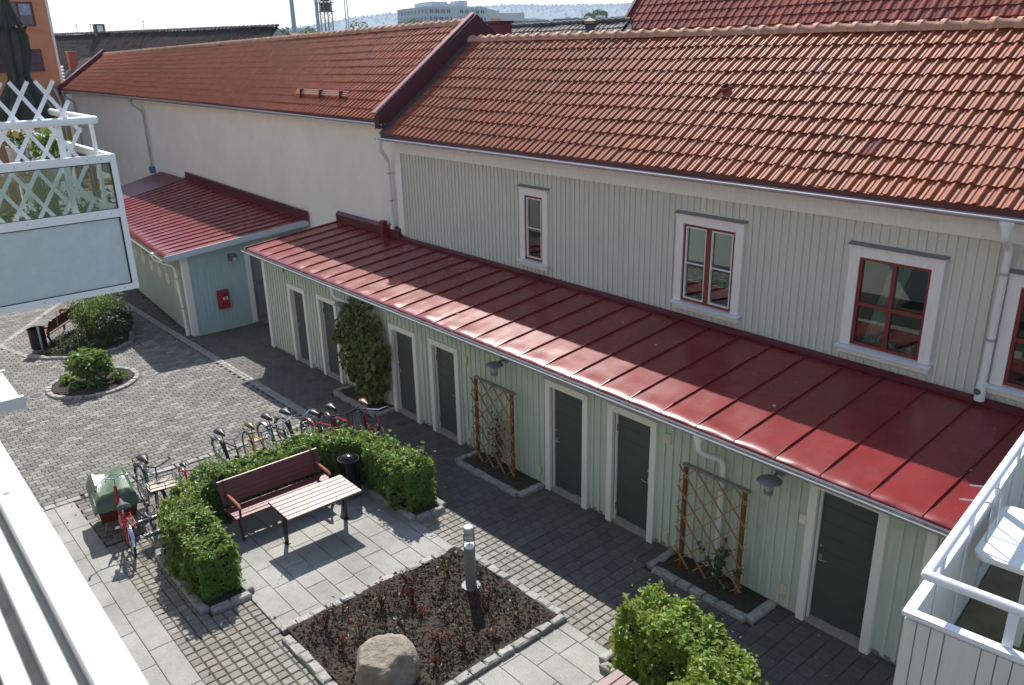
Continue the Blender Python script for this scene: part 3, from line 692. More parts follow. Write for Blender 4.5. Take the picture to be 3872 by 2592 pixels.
MB().lathe([(.03,0),(.03,.012)],(-19.75,-.11,1.9),10,'y').build('round_vent', M_greywood, shed)
# bird droppings on the metal roof
dr = MB()
for k in range(190):
    if k < 150: cx, sx, sy = -14.25, .55, .75; x, y = rng.gauss(cx, sx), rng.gauss(1.0, sy)
    else: x, y = rng.uniform(-13, -3), rng.uniform(-.2, 2.3)
    if not (-.3 < y < 2.3): continue
    z = EZ + (TZ-EZ)*(y-EY)/(TY-EY) + .013; s = rng.choice([.005,.006,.008,.014]) if k < 186 else .028
    dr.add([(x+s*math.cos(a)*rng.uniform(.6,1.2), y+s*math.sin(a)*rng.uniform(.6,1.2), z+.107*s*math.sin(a)) for a in [q*math.pi/3 for q in range(6)]], [(0,1,2,3,4,5)])
dr.build('bird_droppings', mat('droppings', (.6,.58,.55), .9), shed, kind='stuff')
wall_lamp(-16.25, -.10, 1.84, 'grey dome wall lamp half hidden beside the climbing vine')
wall_lamp(-10.72, -.10, 1.93, 'grey dome wall lamp above the left trellis')
wall_lamp(-5.06, -.10, 1.93, 'grey dome wall lamp between the right trellis and the nearest fully visible door')

# ---------------------------------------------------------------- timber house behind the shed
house = thing('timber_house', 'pale grey green timber house with orange clay tile roof and red window frames', 'house', (-8, 4, gz(-8)))
HX0, HX1 = -18.0, 3.0
WINS = [(-13.06,-12.50,2.97,4.35,1,2),(-8.84,-7.77,2.96,4.35,2,2),(-5.62,-4.58,2.97,4.32,3,2),(-3.46,-2.42,2.95,4.30,3,2),(0.2,1.24,2.95,4.30,2,2)]
wb = MB(); xs = HX0
for (a, b_, z0, z1, kd, nn) in WINS:
    wb.box(xs, a, 2.5, 2.62, 2.0, 4.95); wb.box(a, b_, 2.5, 2.62, 2.0, z0); wb.box(a, b_, 2.5, 2.62, z1, 4.95); xs = b_
wb.box(xs, HX1, 2.5, 2.62, 2.0, 4.95); wb.build('wall', M_grey, house)
MB().box(HX0, HX1, 3.9, 7.5, -1, 5.0).build('rear_wall', M_grey, house)
battens(HX0+.32, HX1, 2.499, lambda x: 2.64, lambda x: 4.85, .132, .042, .022, house, M_grey, [(a-.2, b_+.2, z0-.2, z1+.24) for (a, b_, z0, z1, kd, nn) in WINS])
MB().box(HX0-.0, HX0+.25, 2.44, 2.498, 2.75, 4.86).build('corner_board', M_whitewood, house)
MB().box(HX0, HX1, 2.43, 2.499, 4.845, 5.03).build('frieze_board', M_whitewood, house)
MB().prism([(HX0, 2.428, 5.0),(HX0, 2.41, 5.10),(HX0,2.30,5.19),(HX0,2.12,5.235),(HX0,2.12,5.26),(HX0,2.62,5.26),(HX0,2.62,5.0)], (HX1-HX0,0,0)).build('cornice', M_whitewood, house)
MB().box(HX0+.05, HX1, 2.04, 2.075, 5.21, 5.345).build('eave_board', M_redfascia, house)
gutter([(HX0-.05, 1.985, 5.235), (HX1, 1.985, 5.235)], house)
for k in range(26):
    x = HX0+.4+k*.8; MB().tube([(x,1.985,5.165),(x,2.03,5.15),(x,2.07,5.20)], .006, 4).build('gutter_bracket', M_gutter, house)
def window(x0, x1, z0, z1, kind, parent, y=2.5):
    w = MB().box(x0-.155, x0, y-.06, y-.0, z0-.02, z1).build('window_casing', M_whitewood, parent)
    MB().box(x1, x1+.155, y-.06, y, z0-.02, z1).build('window_casing', M_whitewood, parent)
    MB().box(x0-.157, x1+.157, y-.063, y, z1+.001, z1+.12).box(x0-.17, x1+.17, y-.085, y, z1+.121, z1+.175).build('window_head', M_whitewood, parent)
    MB().prism([(x0-.185,y,z1+.21),(x0-.185,y-.125,z1+.176),(x0-.185,y,z1+.176)],(x1-x0+.37,0,0)).build('head_flashing', mat('grey_flashing', (.22,.21,.21), .5), parent)
    MB().prism([(x0-.19,y,z0-.02),(x0-.19,y-.14,z0-.045),(x0-.19,y-.14,z0-.065),(x0-.19,y,z0-.05)],(x1-x0+.38,0,0)).build('window_sill', M_sill, parent)
    MB().box(x0-.165, x1+.165, y-.075, y, z0-.15, z0-.066).build('sill_board', M_whitewood, parent)
    fr = MB(); t = .045; ya, yb = y-.035, y+.03
    fr.box(x0, x0+t, ya, yb, z0, z1); fr.box(x1-t, x1, ya, yb, z0, z1); fr.box(x0+t, x1-t, ya+.001, yb, z0, z0+t); fr.box(x0+t, x1-t, ya+.001, yb, z1-t, z1)
    f = fr.build('window_frame', M_winred, parent)
    cols = [(x0+t, x1-t)]
    if kind == 2:
        xm = (x0+x1)/2; MB().box(xm-.05, xm+.05, ya-.012, yb, z0+t, z1-t).build('centre_post', M_winred, f); cols = [(x0+t, xm-.05), (xm+.05, x1-t)]
    if kind == 3:
        xm = (x0+x1)/2; zm = z0+(z1-z0)*.475; MB().box(xm-.03, xm+.03, ya+.002, yb-.01, z0+t, z1-t).build('centre_post', M_winred, f)
        MB().box(x0+t, x1-t, ya+.006, yb-.012, zm-.027, zm+.027).build('crossbar', M_winred, f); cols = [(x0+t, xm-.03), (xm+.03, x1-t)]
    for (a, b_) in cols:
        if kind != 3:
            s = MB(); q = .022; s.box(a+.004, a+q, ya-.004, yb-.02, z0+t+.004, z1-t-.004); s.box(b_-q, b_-.004, ya-.004, yb-.02, z0+t+.004, z1-t-.004); s.box(a+q, b_-q, ya-.003, yb-.02, z0+t+.004, z0+t+q); s.box(a+q, b_-q, ya-.003, yb-.02, z1-t-q, z1-t-.004)
            s.build('sash', M_whitewood, f); zm = z0+(z1-z0)*.5
            MB().box(a+q, b_-q, ya+.005, yb-.022, zm-.009, zm+.009).build('glazing_bar', M_whitewood, f)
        rows = [(z0+t, zm-(.027 if kind == 3 else .01)), (zm+(.027 if kind == 3 else .01), z1-t)]
        for (c, d) in rows: MB().box(a, b_, y+.0, y+.006, c, d).build('pane', M_glass, f)
    ins = MB(); Y0, Y1 = y+.035, y+1.25; X0, X1, Z0, Z1 = x0-.5, x1+.5, z0-.55, z1+.3
    ins.add([(X0,Y0+.1,Z0),(X1,Y0+.1,Z0),(X1,Y1,Z0),(X0,Y1,Z0),(X0,Y0+.1,Z1),(X1,Y0+.1,Z1),(X1,Y1,Z1),(X0,Y1,Z1)], [(0,1,2,3),(7,6,5,4),(3,2,6,7),(0,3,7,4),(1,5,6,2)])
    ins.build('room', M_room, parent)
    MB().box(x0-.05, x1+.05, y+.04, y+.25, z0-.03, z0).build('inner_sill', M_whitewood, parent)
    return f
for (a, b_, z0, z1, kd, nn) in WINS: window(a, b_, z0, z1, kd, house)
def curtain(xt0, xt1, xb0, xb1, z0, z1, y, parent):
    mb = MB(); n = 26
    for j in range(9):
        v = j/8; 
        for i in range(n+1):
            u = i/n; x = (xt0+(xt1-xt0)*u)*(1-v)+(xb0+(xb1-xb0)*u)*v; mb.v.append((x, y+.018*math.sin(u*26)+.01*math.sin(u*11+v*3), z1+(z0-z1)*v))
    for j in range(8):
        for i in range(n): mb.f.append((j*(n+1)+i, j*(n+1)+i+1, (j+1)*(n+1)+i+1, (j+1)*(n+1)+i))
    return mb.build('curtain', M_curtain, parent, smooth=True)
curtain(-5.2,-4.9,-5.5,-5.25, 3.0, 4.3, 2.62, house)
curtain(-13.02,-12.72,-13.0,-12.7, 2.98, 4.3, 2.64, house)
def pot(x, y, z, label, s=1.0, plant=True, M=None):
    t = thing('flower_pot', label, 'flower pot', (x, y, z))
    MB().lathe([(.045*s,0),(.06*s,.10*s),(.066*s,.10*s),(.066*s,.125*s),(.055*s,.125*s),(.05*s,.09*s)], (x,y,z), 18).build('pot', M or M_ceram, t, smooth=True)
    if plant:
        P = np.array([[x,y,z+.15*s]])+nr.normal(size=(26,3))*np.array([.04,.04,.05])*s; leafmesh('plant', P, .05*s, mat('leaf_pot', (.04,.09,.03), .6, trans=.2), t, seed=int(abs(x)*100), spread=1.5)
    return t
pot(-5.05, 2.60, 2.985, 'white flower pot standing left of the centre post inside the four pane window', .95)
pot(-4.78, 2.60, 2.985, 'white flower pot standing right of the centre post inside the four pane window', .95)
pot(-8.62, 2.60, 2.975, 'small white pot inside the left sash of the double window', .6)
# roof
def SPECIAL(o, mt):
    V, F = tile_tpl(.19, .36); m_ = mt.copy(); m_.translation = o
    if o.x < -7:
        MB().add([tuple(m_ @ Vector(p)) for p in V], F).build('vent_tile', mat('vent_tile_clay', (.20,.05,.035), .8, spec=.15), house)
        c = m_ @ Vector((.12,.19,.05)); n_ = (m_.to_3x3() @ Vector((0,0,1))).normalized(); d = (n_*0.8+Vector((0,-.3,.5))).normalized()
        MB().tube([c-d*.05, c+d*.06], .085, 20).build('vent_pipe', mat('vent_tile_clay', (.24,.07,.05)), house, smooth=True)
        MB().tube([c+d*.05, c+d*.0615], .070, 20).build('vent_hole', mat('vent_black', (.01,.006,.006), 1, spec=0), house)
    else:
        MB().add([tuple(m_ @ Vector(p)) for p in V], F).build('purple_tile', M_purple, house)
Pr = tiled_roof((HX0+.18, 2.06, 5.325), (HX1, 2.06, 5.325), (HX0+.18, 4.98, 7.43), (HX1, 4.98, 7.43),   .19, .36, house, M_tile, rolls=2, seed=1,
    skip={(46, 5), (63, 2)}, special=lambda o, mt: SPECIAL(o, mt))
ridge_caps((HX0+.1, 5.0, 7.44), (HX1, 5.0, 7.44), house, M_ridge)
MB().prism([(HX0,4.99,7.36),(HX0,8.0,5.3),(HX0,4.99,5.3)], (HX1-HX0,0,0)).build('rear_roof_slope', M_tiledark, house)
MB().add([(HX0,2.06,5.29),(HX1,2.06,5.29),(HX1,4.98,7.39),(HX0,4.98,7.39)],[(0,1,2,3)]).build('roof_underlay', M_redfascia, house)
downpipe([(-3.60,1.985,5.16),(-3.60,1.985,4.98),(-3.66,2.38,4.80),(-3.68,2.38,2.86)], house, .05, brackets=(4.45,3.55))
def leaf_trap(x, y, z, parent):
    p = MB().lathe([(.062,.1),(.066,.0),(.066,-.16),(.055,-.17)], (x,y,z), 16).build('leaf_trap', M_pipe, parent, smooth=True)
    MB().lathe([(.045,0),(.05,.012)], (x-.02,y-.066,z-.03), 14, 'y').build('trap_opening', mat('mesh_grate', (.12,.10,.05), .8, .4, 50), p)
leaf_trap(-3.68, 2.38, 2.84, house)
downpipe([(-17.93,1.985,5.16),(-17.93,1.985,4.98),(-18.22,2.38,4.62),(-18.22,2.38,3.05)], house, .05, brackets=(4.3,3.6))
leaf_trap(-18.22, 2.38, 3.02, house)

# ---------------------------------------------------------------- long cream rendered building
cream = thing('rendered_building', 'long cream rendered building without windows under a red clay tile roof', 'building', (-33, 4, gz(-33)))
CX0, CX1 = -48.6, -18.02
MB().box(CX0, CX1, 2.5, 3.2, -2, 5.52).build('wall', M_cream, cream)
MB().box(CX0, CX1, 7.6, 7.9, -2, 5.5).build('rear_wall', M_cream, cream)
MB().box(CX0, CX1, 2.2, 2.5, 5.46, 5.52).build('soffit', M_whitewood, cream)
MB().box(CX0, CX1, 2.17, 2.21, 5.5, 5.68).build('eave_board', M_redfascia, cream)
gutter([(CX0, 2.11, 5.56), (-33, 2.11, 5.60), (CX1+.15, 2.11, 5.56)], cream)
tiled_roof((CX0, 2.17, 5.64), (CX1-.1, 2.17, 5.64), (-51.0, 5.15, 7.22), (CX1-.1, 5.2, 7.86), .20, .36, cream, M_tile2, rolls=2, amp=.036, seed=4)
ridge_caps((-51.0, 5.17, 7.22), (CX1-.1, 5.22, 7.88), cream, mat('ridge_clay_pale', (.50,.26,.15), .8, .3, 9, .3, piece=.15))
_m = MB()
for q in range(31):
    u = q/30; _m.v += [tuple(Vector((CX0,2.17,5.58)).lerp(Vector((CX1,2.17,5.58)),u)), tuple(Vector((-51.0,5.15,7.15)).lerp(Vector((CX1,5.2,7.79)),u))]
for q in range(30): _m.f.append((2*q, 2*q+2, 2*q+3, 2*q+1))
_m.build('roof_underlay', M_redfascia, cream)
MB().add([(-51.0,5.15,7.16),(CX1,5.2,7.80),(CX1,8.2,5.5),(-49,8.2,5.0)],[(0,1,2,3)]).build('rear_roof_slope', M_tiledark, cream)
# gable parapet capped in red sheet, between the two roofs
MB().prism([(CX1-.12,2.02,5.45),(CX1-.12,2.02,5.76),(CX1-.12,5.2,8.10),(CX1-.12,8.2,5.85),(CX1-.12,8.2,5.4)], (.2,0,0)).build('gable_parapet', mat('dark_red_parapet', (.070,.011,.013), .7, .1, 3), cream)
MB().prism([(CX1-.17,2.0,5.80),(CX1-.17,5.2,8.115),(CX1-.17,5.2,8.15),(CX1-.17,1.98,5.84)], (.16,0,0)).build('parapet_cap', mat('pale_red_cap', (.38,.17,.15), .3), cream)
MB().prism([(-48.7,2.0,5.40),(-48.7,2.0,5.78),(-51.1,5.15,7.52),(-53.4,8.2,5.8),(-53.4,8.2,5.0)], (-.3,0,0)).build('gable_parapet', M_redfascia, cream)
MB().box(CX1+.08, CX1+.42, 2.3, 4.9, 5.3, 5.34).build('valley_base', M_redfascia, cream)
MB().prism([(CX1+.08,2.0,5.33),(CX1+.34,2.0,5.33),(CX1+.34,4.98,7.46),(CX1+.08,4.98,7.50)], (0,0,.03)).build('valley_flashing', mat('brown_sheet', (.075,.05,.05), .5), cream)
downpipe([(-37.6,2.11,5.5),(-37.6,2.11,5.3),(-37.2,2.4,5.0),(-37.2,2.4,2.7)], cream, .04, mat('grey_pipe', (.34,.34,.35), .4), brackets=(4.4,3.3))
downpipe([(CX0+.1,2.11,5.5),(CX0+.1,2.11,5.3),(CX0+.6,2.4,5.0),(CX0+.6,2.4,1.5)], cream, .045, mat('grey_pipe', (.34,.34,.35)))
bx = thing('meter_box', 'small blue and white metal box at the foot of the cream wall downpipe', 'box', (-37.2, 2.35, 2.4))
MB().box(-37.32,-37.08,2.3,2.46,2.46,2.72).build('blue_panel', mat('blue_enamel', (.05,.12,.28), .4), bx)
MB().box(-37.32,-37.08,2.3,2.46,2.16,2.458).build('white_panel', M_white, bx)
sg = thing('snow_guard', 'bronze rail snow guard standing on the red roof near the eave', 'snow guard', (-22, 2.75, 6.1))
for k in range(3): MB().tube([(-23.5,2.66-.0+.035*k,6.12+.05*k),(-20.55,2.66+.035*k,6.12+.05*k)], .018, 6).build('rail', mat('bronze_rail', (.62,.36,.26), .4), sg, smooth=True)
for x in (-23.15,-22.0,-20.85): MB().prism([(x,2.58,6.0),(x,2.62,6.24),(x,2.80,6.27),(x,2.86,6.18)],(.03,0,0)).build('bracket', M_redfascia, sg)

# ---------------------------------------------------------------- left shed with its side and front walls
ls = thing('bicycle_shed', 'blue green shed with a ribbed red metal roof and metal mesh door', 'shed', (-28, 1, gz(-28)))
def sw(x): return -1.32 - (x+23.83)*0.0887
xa, xb = -23.75, -36.0
MB().prism([(xa,2.48,gz(xa,-.1)),(xa,sw(xa),gz(xa,-.1)),(xb,sw(xb),gz(xa,-.1)-.4),(xb,2.48,gz(xa,-.1)-.4)], (0,0,2.46)).build('wall', M_green, ls)
ang = math.atan(-0.0887)
n = int((xa-xb)/.135); Ms = []
for i in range(n):
    x = xa-.16-i*.135; h = 1.83-gz(x,.05); mt = Matrix.Translation((x, sw(x)-.002, gz(x,.05))) @ Matrix.Rotation(ang, 4, 'Z') @ Matrix.Diagonal((1,1,h,1)); Ms.append(mt)
tpl = MB().add([(-.026,0,0),(.026,0,0),(.026,0,1),(-.026,0,1),(-.026,-.022,0),(.026,-.022,0),(.026,-.022,1),(-.026,-.022,1)], [(4,5,6,7),(0,4,7,3),(5,1,2,6),(7,6,2,3),(0,1,5,4)])
pieces('batten', 'distant_battens', [(tpl.v, tpl.f)], Ms, ls, M_green)
Ms = []
def topz(y): return 1.84 + (y+1.3)*(2.2-1.84)/3.8
for i in range(28):
    y = -1.16+i*.125
    if y > .5 and y < 1.62: continue
    if y > 2.4: break
    Ms.append(Matrix.Translation((xa+.002, y, gz(xa,.06))) @ Matrix.Rotation(math.pi/2, 4, 'Z') @ Matrix.Diagonal((.9,1,topz(y)-gz(xa,.06),1)))
MB().add([(xa+.003,-1.3,gz(xa,.06)),(xa+.003,.5,gz(xa,.06)),(xa+.003,.5,2.0),(xa+.003,-1.3,1.84)],[(0,1,2,3)]).add([(xa+.003,.5,1.58),(xa+.003,2.48,1.58),(xa+.003,2.48,2.2),(xa+.003,.5,2.0)],[(0,1,2,3)]).build('front_boards', M_blue, ls)
pieces('batten', 'distant_battens', [(tpl.v, tpl.f)], Ms, ls, M_blue)
MB().box(xa+.004, xa+.04, -1.34, -1.19, gz(xa,.02), 1.84).box(xa-.10, xa+.042, -1.375, -1.342, gz(xa,.02), 1.84).build('corner_board', M_whitewood, ls)
MB().box(xa+.006, xa+.05, .50, .66, gz(xa,.02), 1.56).build('door_casing', M_whitewood, ls)
MB().box(xa+.006, xa+.05, 1.62, 1.72, gz(xa,.02), 1.56).build('door_casing', M_whitewood, ls)
dz0 = gz(xa, .06)
md = MB().box(xa+.0, xa+.03, .665, .76, dz0, 1.55).box(xa+.0, xa+.03, 1.5, 1.615, dz0, 1.55).box(xa+.001, xa+.029, .76, 1.5, dz0, dz0+.14).box(xa+.001, xa+.029, .76, 1.5, 1.45, 1.55).box(xa+.001, xa+.029, .76, 1.5, .52, .66).build('metal_door', mat('grey_metal_door', (.20,.22,.25), .45, metal=.4), ls)
for (a, b_) in ((dz0+.14,.52),(.66,1.45)):
    MB().box(xa+.003, xa+.016, .76, 1.5, a, b_).build('door_panel', M_plate, md)
    st = MB(); z = a+.05; r_ = 0
    while z < b_-.02:
        y = .80+.04*(r_ % 2)
        while y < 1.48: st.lathe([(.017,0),(.012,.008),(.002,.012)], (xa+.016,y,z), 6, 'x'); y += .08
        z += .062; r_ += 1
    st.build('door_studs', M_plate, md, kind='stuff', smooth=False)
MB().lathe([(.03,0),(.03,.02)],(xa+.03,.71,.62),10,'x').tube([(xa+.03,.71,.46),(xa+.08,.71,.46),(xa+.08,.82,.46)],.011,6).build('door_handle', M_steel, md)
MB().prism([(xa+.02,.70,dz0-.02),(xa+.55,.70,gz(-23.2,.03)),(xa+.55,1.6,gz(-23.2,.03)),(xa+.02,1.6,dz0-.02)],(0,0,.02)).build('door_ramp', M_plate, ls)
R00, R10, R01, R11 = (-34.5,-1.0,1.86), (-23.42,-1.86,1.925), (-34.5,2.44,2.64), (-23.18,2.44,2.36)
seam_roof((-33.2,-1.10,1.87), R10, (-33.2,2.44,2.61), R11, 22, ls, seed=5)
cor = MB(); nn_ = 40
for j in range(2):
    for i in range(nn_+1):
        u = i/nn_; x = -36.2+u*3.0; y = (-.8-.1*u) if j == 0 else 2.44
        cor.v.append((x, y, (1.84 if j == 0 else 2.60)+(.018 if i % 2 else 0)))
for i in range(nn_): cor.f.append((i, i+1, nn_+1+i+1, nn_+1+i))
cor.build('corrugated_roof', mat('plum_corrugated', (.13,.028,.038), .35), ls)
MB().box(-36.3,-33.6,2.42,2.47,2.56,2.70).box(-36.3,-36.2,-.8,2.42,1.8,1.9).build('roof_trim', M_white, ls)
MB().prism([(-23.42,-1.92,1.78),(-23.18,2.44,2.22),(-23.18,2.44,2.40),(-23.42,-1.92,1.95)],(.03,0,0)).build('fascia', mat('pale_blue_metal', (.46,.52,.56), .4), ls)
MB().prism([(-33.2,2.44,2.60),(-23.15,2.44,2.35),(-23.15,2.44,2.66),(-33.2,2.44,2.88)],(0,-.07,0)).build('wall_upstand', M_redfascia, ls)
gutter([(-34.5,-1.07,1.80),(-23.40,-1.93,1.84)], ls)
MB().prism([(-34.5,-.98,1.74),(-23.45,-1.82,1.78),(-23.45,-1.82,1.90),(-34.5,-.98,1.86)],(0,.02,0)).build('eave_board', M_greywood, ls)
downpipe([(-24.75,-1.82,1.78),(-24.75,-1.80,1.62),(-24.1,-1.46,1.45),(-24.0,-1.42,gz(-24,.05))], ls, .045, brackets=(1.1,.2))
MB().lathe([(.06,0),(.06,.25),(.05,.27)],(-24.0,-1.42,gz(-24,-.0)),12).build('pipe_sleeve', M_pipe, ls)
for k, x in enumerate((-24.75,-25.79,-26.82,-27.87,-29.0,-30.15)):
    lab = ['round metal wall plate nearest the downpipe on the left shed','second round metal wall plate from the downpipe','third round metal wall plate from the downpipe','fourth round metal wall plate from the downpipe','fifth round metal wall plate from the downpipe','farthest round metal wall plate on the left shed side'][k]
    t = thing('wall_disc', lab, 'wall fitting', (x, sw(x)-.03, .71), group='round metal plates on the shed side wall')
    MB().lathe([(.20,-.02),(.20,.015),(.17,.045),(.12,.05),(.10,.03),(.06,.03),(.045,.06),(.01,.06)],(x,sw(x)-.03,.71),26,'y').build('disc', mat('pale_metal_disc', (.62,.58,.56), .5, .1, 8), t, smooth=True)
    MB().box(x-.05,x+.07,sw(x)-.06,sw(x)-.03,.93,1.09).build('number_plate', mat('plate_ivory', (.62,.60,.50), .5), t)
wall_lamp(-26.3, sw(-26.3)-.03, 1.50, 'grey dome wall lamp on the left shed above the third round plate')
wall_lamp(-29.45, sw(-29.45)-.03, 1.47, 'farther grey dome wall lamp on the left shed at the balcony edge')
t = thing('bulkhead_lamp', 'grey metal lamp with glass globe on the blue front of the left shed', 'wall lamp', (xa+.05,.16,1.54))
MB().box(xa+.025,xa+.06,.0,.12,1.42,1.62).prism([(xa+.03,.0,1.62),(xa+.2,.03,1.56),(xa+.2,.22,1.53),(xa+.03,.25,1.60)],(0,0,.03)).build('hood', M_lamp, t)
MB().lathe([(.05,.06),(.06,.0),(.055,-.06),(.02,-.1),(.004,-.1)],(xa+.13,.16,1.47),14).build('lamp_globe', mat('clear_lamp', (.5,.52,.5), .1), t, smooth=True)
MB().lathe([(.065,.0),(.065,.015)],(xa+.13,.16,1.43),12).build('guard', M_lamp, t)
t = thing('red_letter_box', 'red metal box with a small white label on the blue shed front', 'post box', (xa+.1,-.33,.3))
MB().bevbox(xa+.027,xa+.17,-.49,-.17,.05,.56,.012).build('box_body', mat('red_enamel', (.32,.012,.012), .32), t)
MB().prism([(xa+.03,-.50,.562),(xa+.185,-.50,.562),(xa+.18,-.50,.585),(xa+.05,-.50,.61)],(0,.34,0)).build('lid', mat('red_enamel', (.32,.012,.012)), t)
MB().box(xa+.17,xa+.174,-.36,-.24,.42,.50).build('opening', M_black, t)
MB().box(xa+.17,xa+.178,-.37,-.23,.32,.41).build('label_plate', mat('label_white', (.7,.7,.72), .5), t)
MB().lathe([(.035,0),(.035,.004)],(xa+.178,-.30,.365),14,'x').build('emblem', mat('emblem_grey', (.12,.16,.18), .5), t)
# ---------------------------------------------------------------- neighbouring roofs
def gable_house(name, label, E0, E1, R0, R1, M, rolls, w_, ridgeM, wallM, depth=6, maxn=60, seed=0, capr=.11, l_=.375):
    t = thing(name, label, 'house', ((E0[0]+E1[0])/2, (E0[1]+E1[1])/2, -1.5))
    E0, E1, R0, R1 = map(Vector, (E0, E1, R0, R1)); back = (R0-E0); back.z = 0; B0 = R0+back; B0.z = E0.z; B1 = R1+back; B1.z = E1.z
    z = -1.8; mb = MB()
    dn = lambda p: Vector((p.x, p.y, z)); inn = lambda p, q: p + (q-p).normalized()*.02
    f0, f1 = E0 + back*.08, E1 + back*.08
    mb.add([dn(f0), dn(f1), f1, f0], [(0,1,2,3)]); mb.add([dn(B0), dn(B1), B1, B0], [(3,2,1,0)])
    mb.add([dn(f0), f0, R0-Vector((0,0,.1)), B0, dn(B0)], [(0,1,2,3,4)]); mb.add([dn(f1), f1, R1-Vector((0,0,.1)), B1, dn(B1)], [(4,3,2,1,0)])
    mb.build('wall', wallM, t)
    off = Vector((0,0,-.05)); MB().add([E0+off, E1+off, R1+off, R0+off], [(0,1,2,3)]).add([R0+off, R1+off, B1, B0], [(0,1,2,3)]).build('roof_slope', M, t)
    tiled_roof(E0, E1, R0, R1, w_, l_, t, M, rolls=rolls, maxn=maxn, seed=seed, amp=.03)
    ridge_caps(R0+Vector((0,0,.02)), R1+Vector((0,0,.02)), t, ridgeM, r0=capr, maxn=30)
    return t
M_wallred = mat('dark_red_wall', (.16,.03,.03), .8, .1)
h2 = gable_house('red_roof_house', 'taller house behind with a steep red pantile roof at the upper right', (-22.8,14.9,6.35), (2,14.9,6.35), (-22.8,19.6,11.75), (2,19.6,11.75), mat('red_pantile', (.33,.075,.05), .8, .3, 3, .2, pc=[(.25,.042,.026),(.21,.036,.024),(.28,.052,.032)], dirt=.5, spec=.2), 1, .32, M_ridge, M_wallred, seed=8, maxn=200)
MB().prism([(-22.8,14.85,6.3),(-22.8,14.85,6.48),(-22.8,19.6,11.95),(-22.8,19.6,11.7)], (-.12,0,0)).build('verge_board', M_redfascia, h2)
h3 = gable_house('dark_roof_house', 'low house with a weathered dark tile roof between the two red roofs', (-31.5,13,5.6), (-22.3,13,5.65), (-31.5,16,8.02), (-22.3,16,8.08), M_tiledark, 2, .27, M_tiledark, M_cream, seed=9, maxn=60)
MB().lathe([(.02,.12),(.35,.0),(.3,-.02),(.3,-.1)], (-24.3,15.9,8.12), 4).build('vent_cap', mat('cap_clay', (.35,.22,.16), .7), h3)
h4 = gable_house('brown_roof_building', 'long building with a dark brown tile roof behind the orange building', (-44.1,9.55,5.9), (-78.3,0.95,5.9), (-44.9,12.6,8.50), (-79.1,4.0,8.62), mat('brown_tile', (.075,.06,.055), .85, .3, 3, .2, pc=[(.035,.028,.026),(.055,.042,.038),(.028,.023,.022)], piece=.2, spec=.05), 1, .34, M_tiledark, mat('grey_render', (.3,.3,.3), .9), seed=10, maxn=100, l_=.42)
MB().box(-62.9,-62.3,8.0,8.6,8.2,9.15).build('roof_hatch', mat('brown_hatch', (.09,.05,.035), .6), h4)
MB().box(-62.29,-62.27,8.1,8.45,8.65,9.05).build('hatch_window', M_sill, h4)
for (x, y) in ((-64.9,7.5),(-63.4,8.0),(-57.3,9.5)): MB().tube([(x,y,8.5),(x,y,9.15)], .02, 5).lathe([(.07,.0),(.07,.06)], (x,y,9.12), 8).build('snow_light', M_lamp, h4)
t = thing('brick_chimney', 'red clad chimney standing beside the far gable of the cream building', 'chimney', (-54.9,4.4,6.4))
MB().bevbox(-55.2,-54.75,4.2,4.62,5.6,7.42,.01).build('stack', mat('chimney_red', (.30,.05,.03), .7, .1), t); MB().box(-55.24,-54.71,4.16,4.66,7.42,7.47).build('cap', M_ridge, t)
t = thing('lean_to_roof', 'small mossy brown tile roof wedged between the orange building and the cream gable', 'roof', (-53,4,5.5))
tiled_roof((-55.5,2.6,5.3),(-51.2,2.6,5.3),(-56,5.2,7.0),(-52.2,5.2,7.1), .3, .4, t, M_tiledark, rolls=1, maxn=20, seed=3)
MB().add([(-55.5,2.6,5.25),(-51.2,2.6,5.25),(-52.2,5.2,7.02),(-56,5.2,6.95)],[(0,1,2,3)]).build('deck', M_tiledark, t)
t = thing('corrugated_sheets', 'stack of pale corrugated sheets hanging beside the orange building', 'sheets', (-50.6,2.75,6))
for k in range(5): MB().prism([(-50.7+.05*k,2.42,5.82+.17*k),(-50.7+.05*k,2.72,6.0+.17*k),(-50.7+.05*k,2.72,6.06+.17*k),(-50.7+.05*k,2.42,5.88+.17*k)], (.5,0,0)).build('sheet', M_whitewood, t)
for k, (x, y, z, s_, lab) in enumerate([(-23.6,8.6,7.93,.55,'black chimney cap just behind the cream building ridge'),(-22.3,9.6,7.98,.75,'dark red chimney cap behind the cream building ridge')]):
    t = thing('chimney', lab, 'chimney', (x,y,6)); MB().box(x-s_*.42,x+s_*.42,y-.25,y+.25,5.0,z).build('stack', M_wallred if k else M_black, t); MB().box(x-s_*.5,x+s_*.5,y-.3,y+.3,z,z+.08).build('cap', M_redfascia if k else M_black, t)
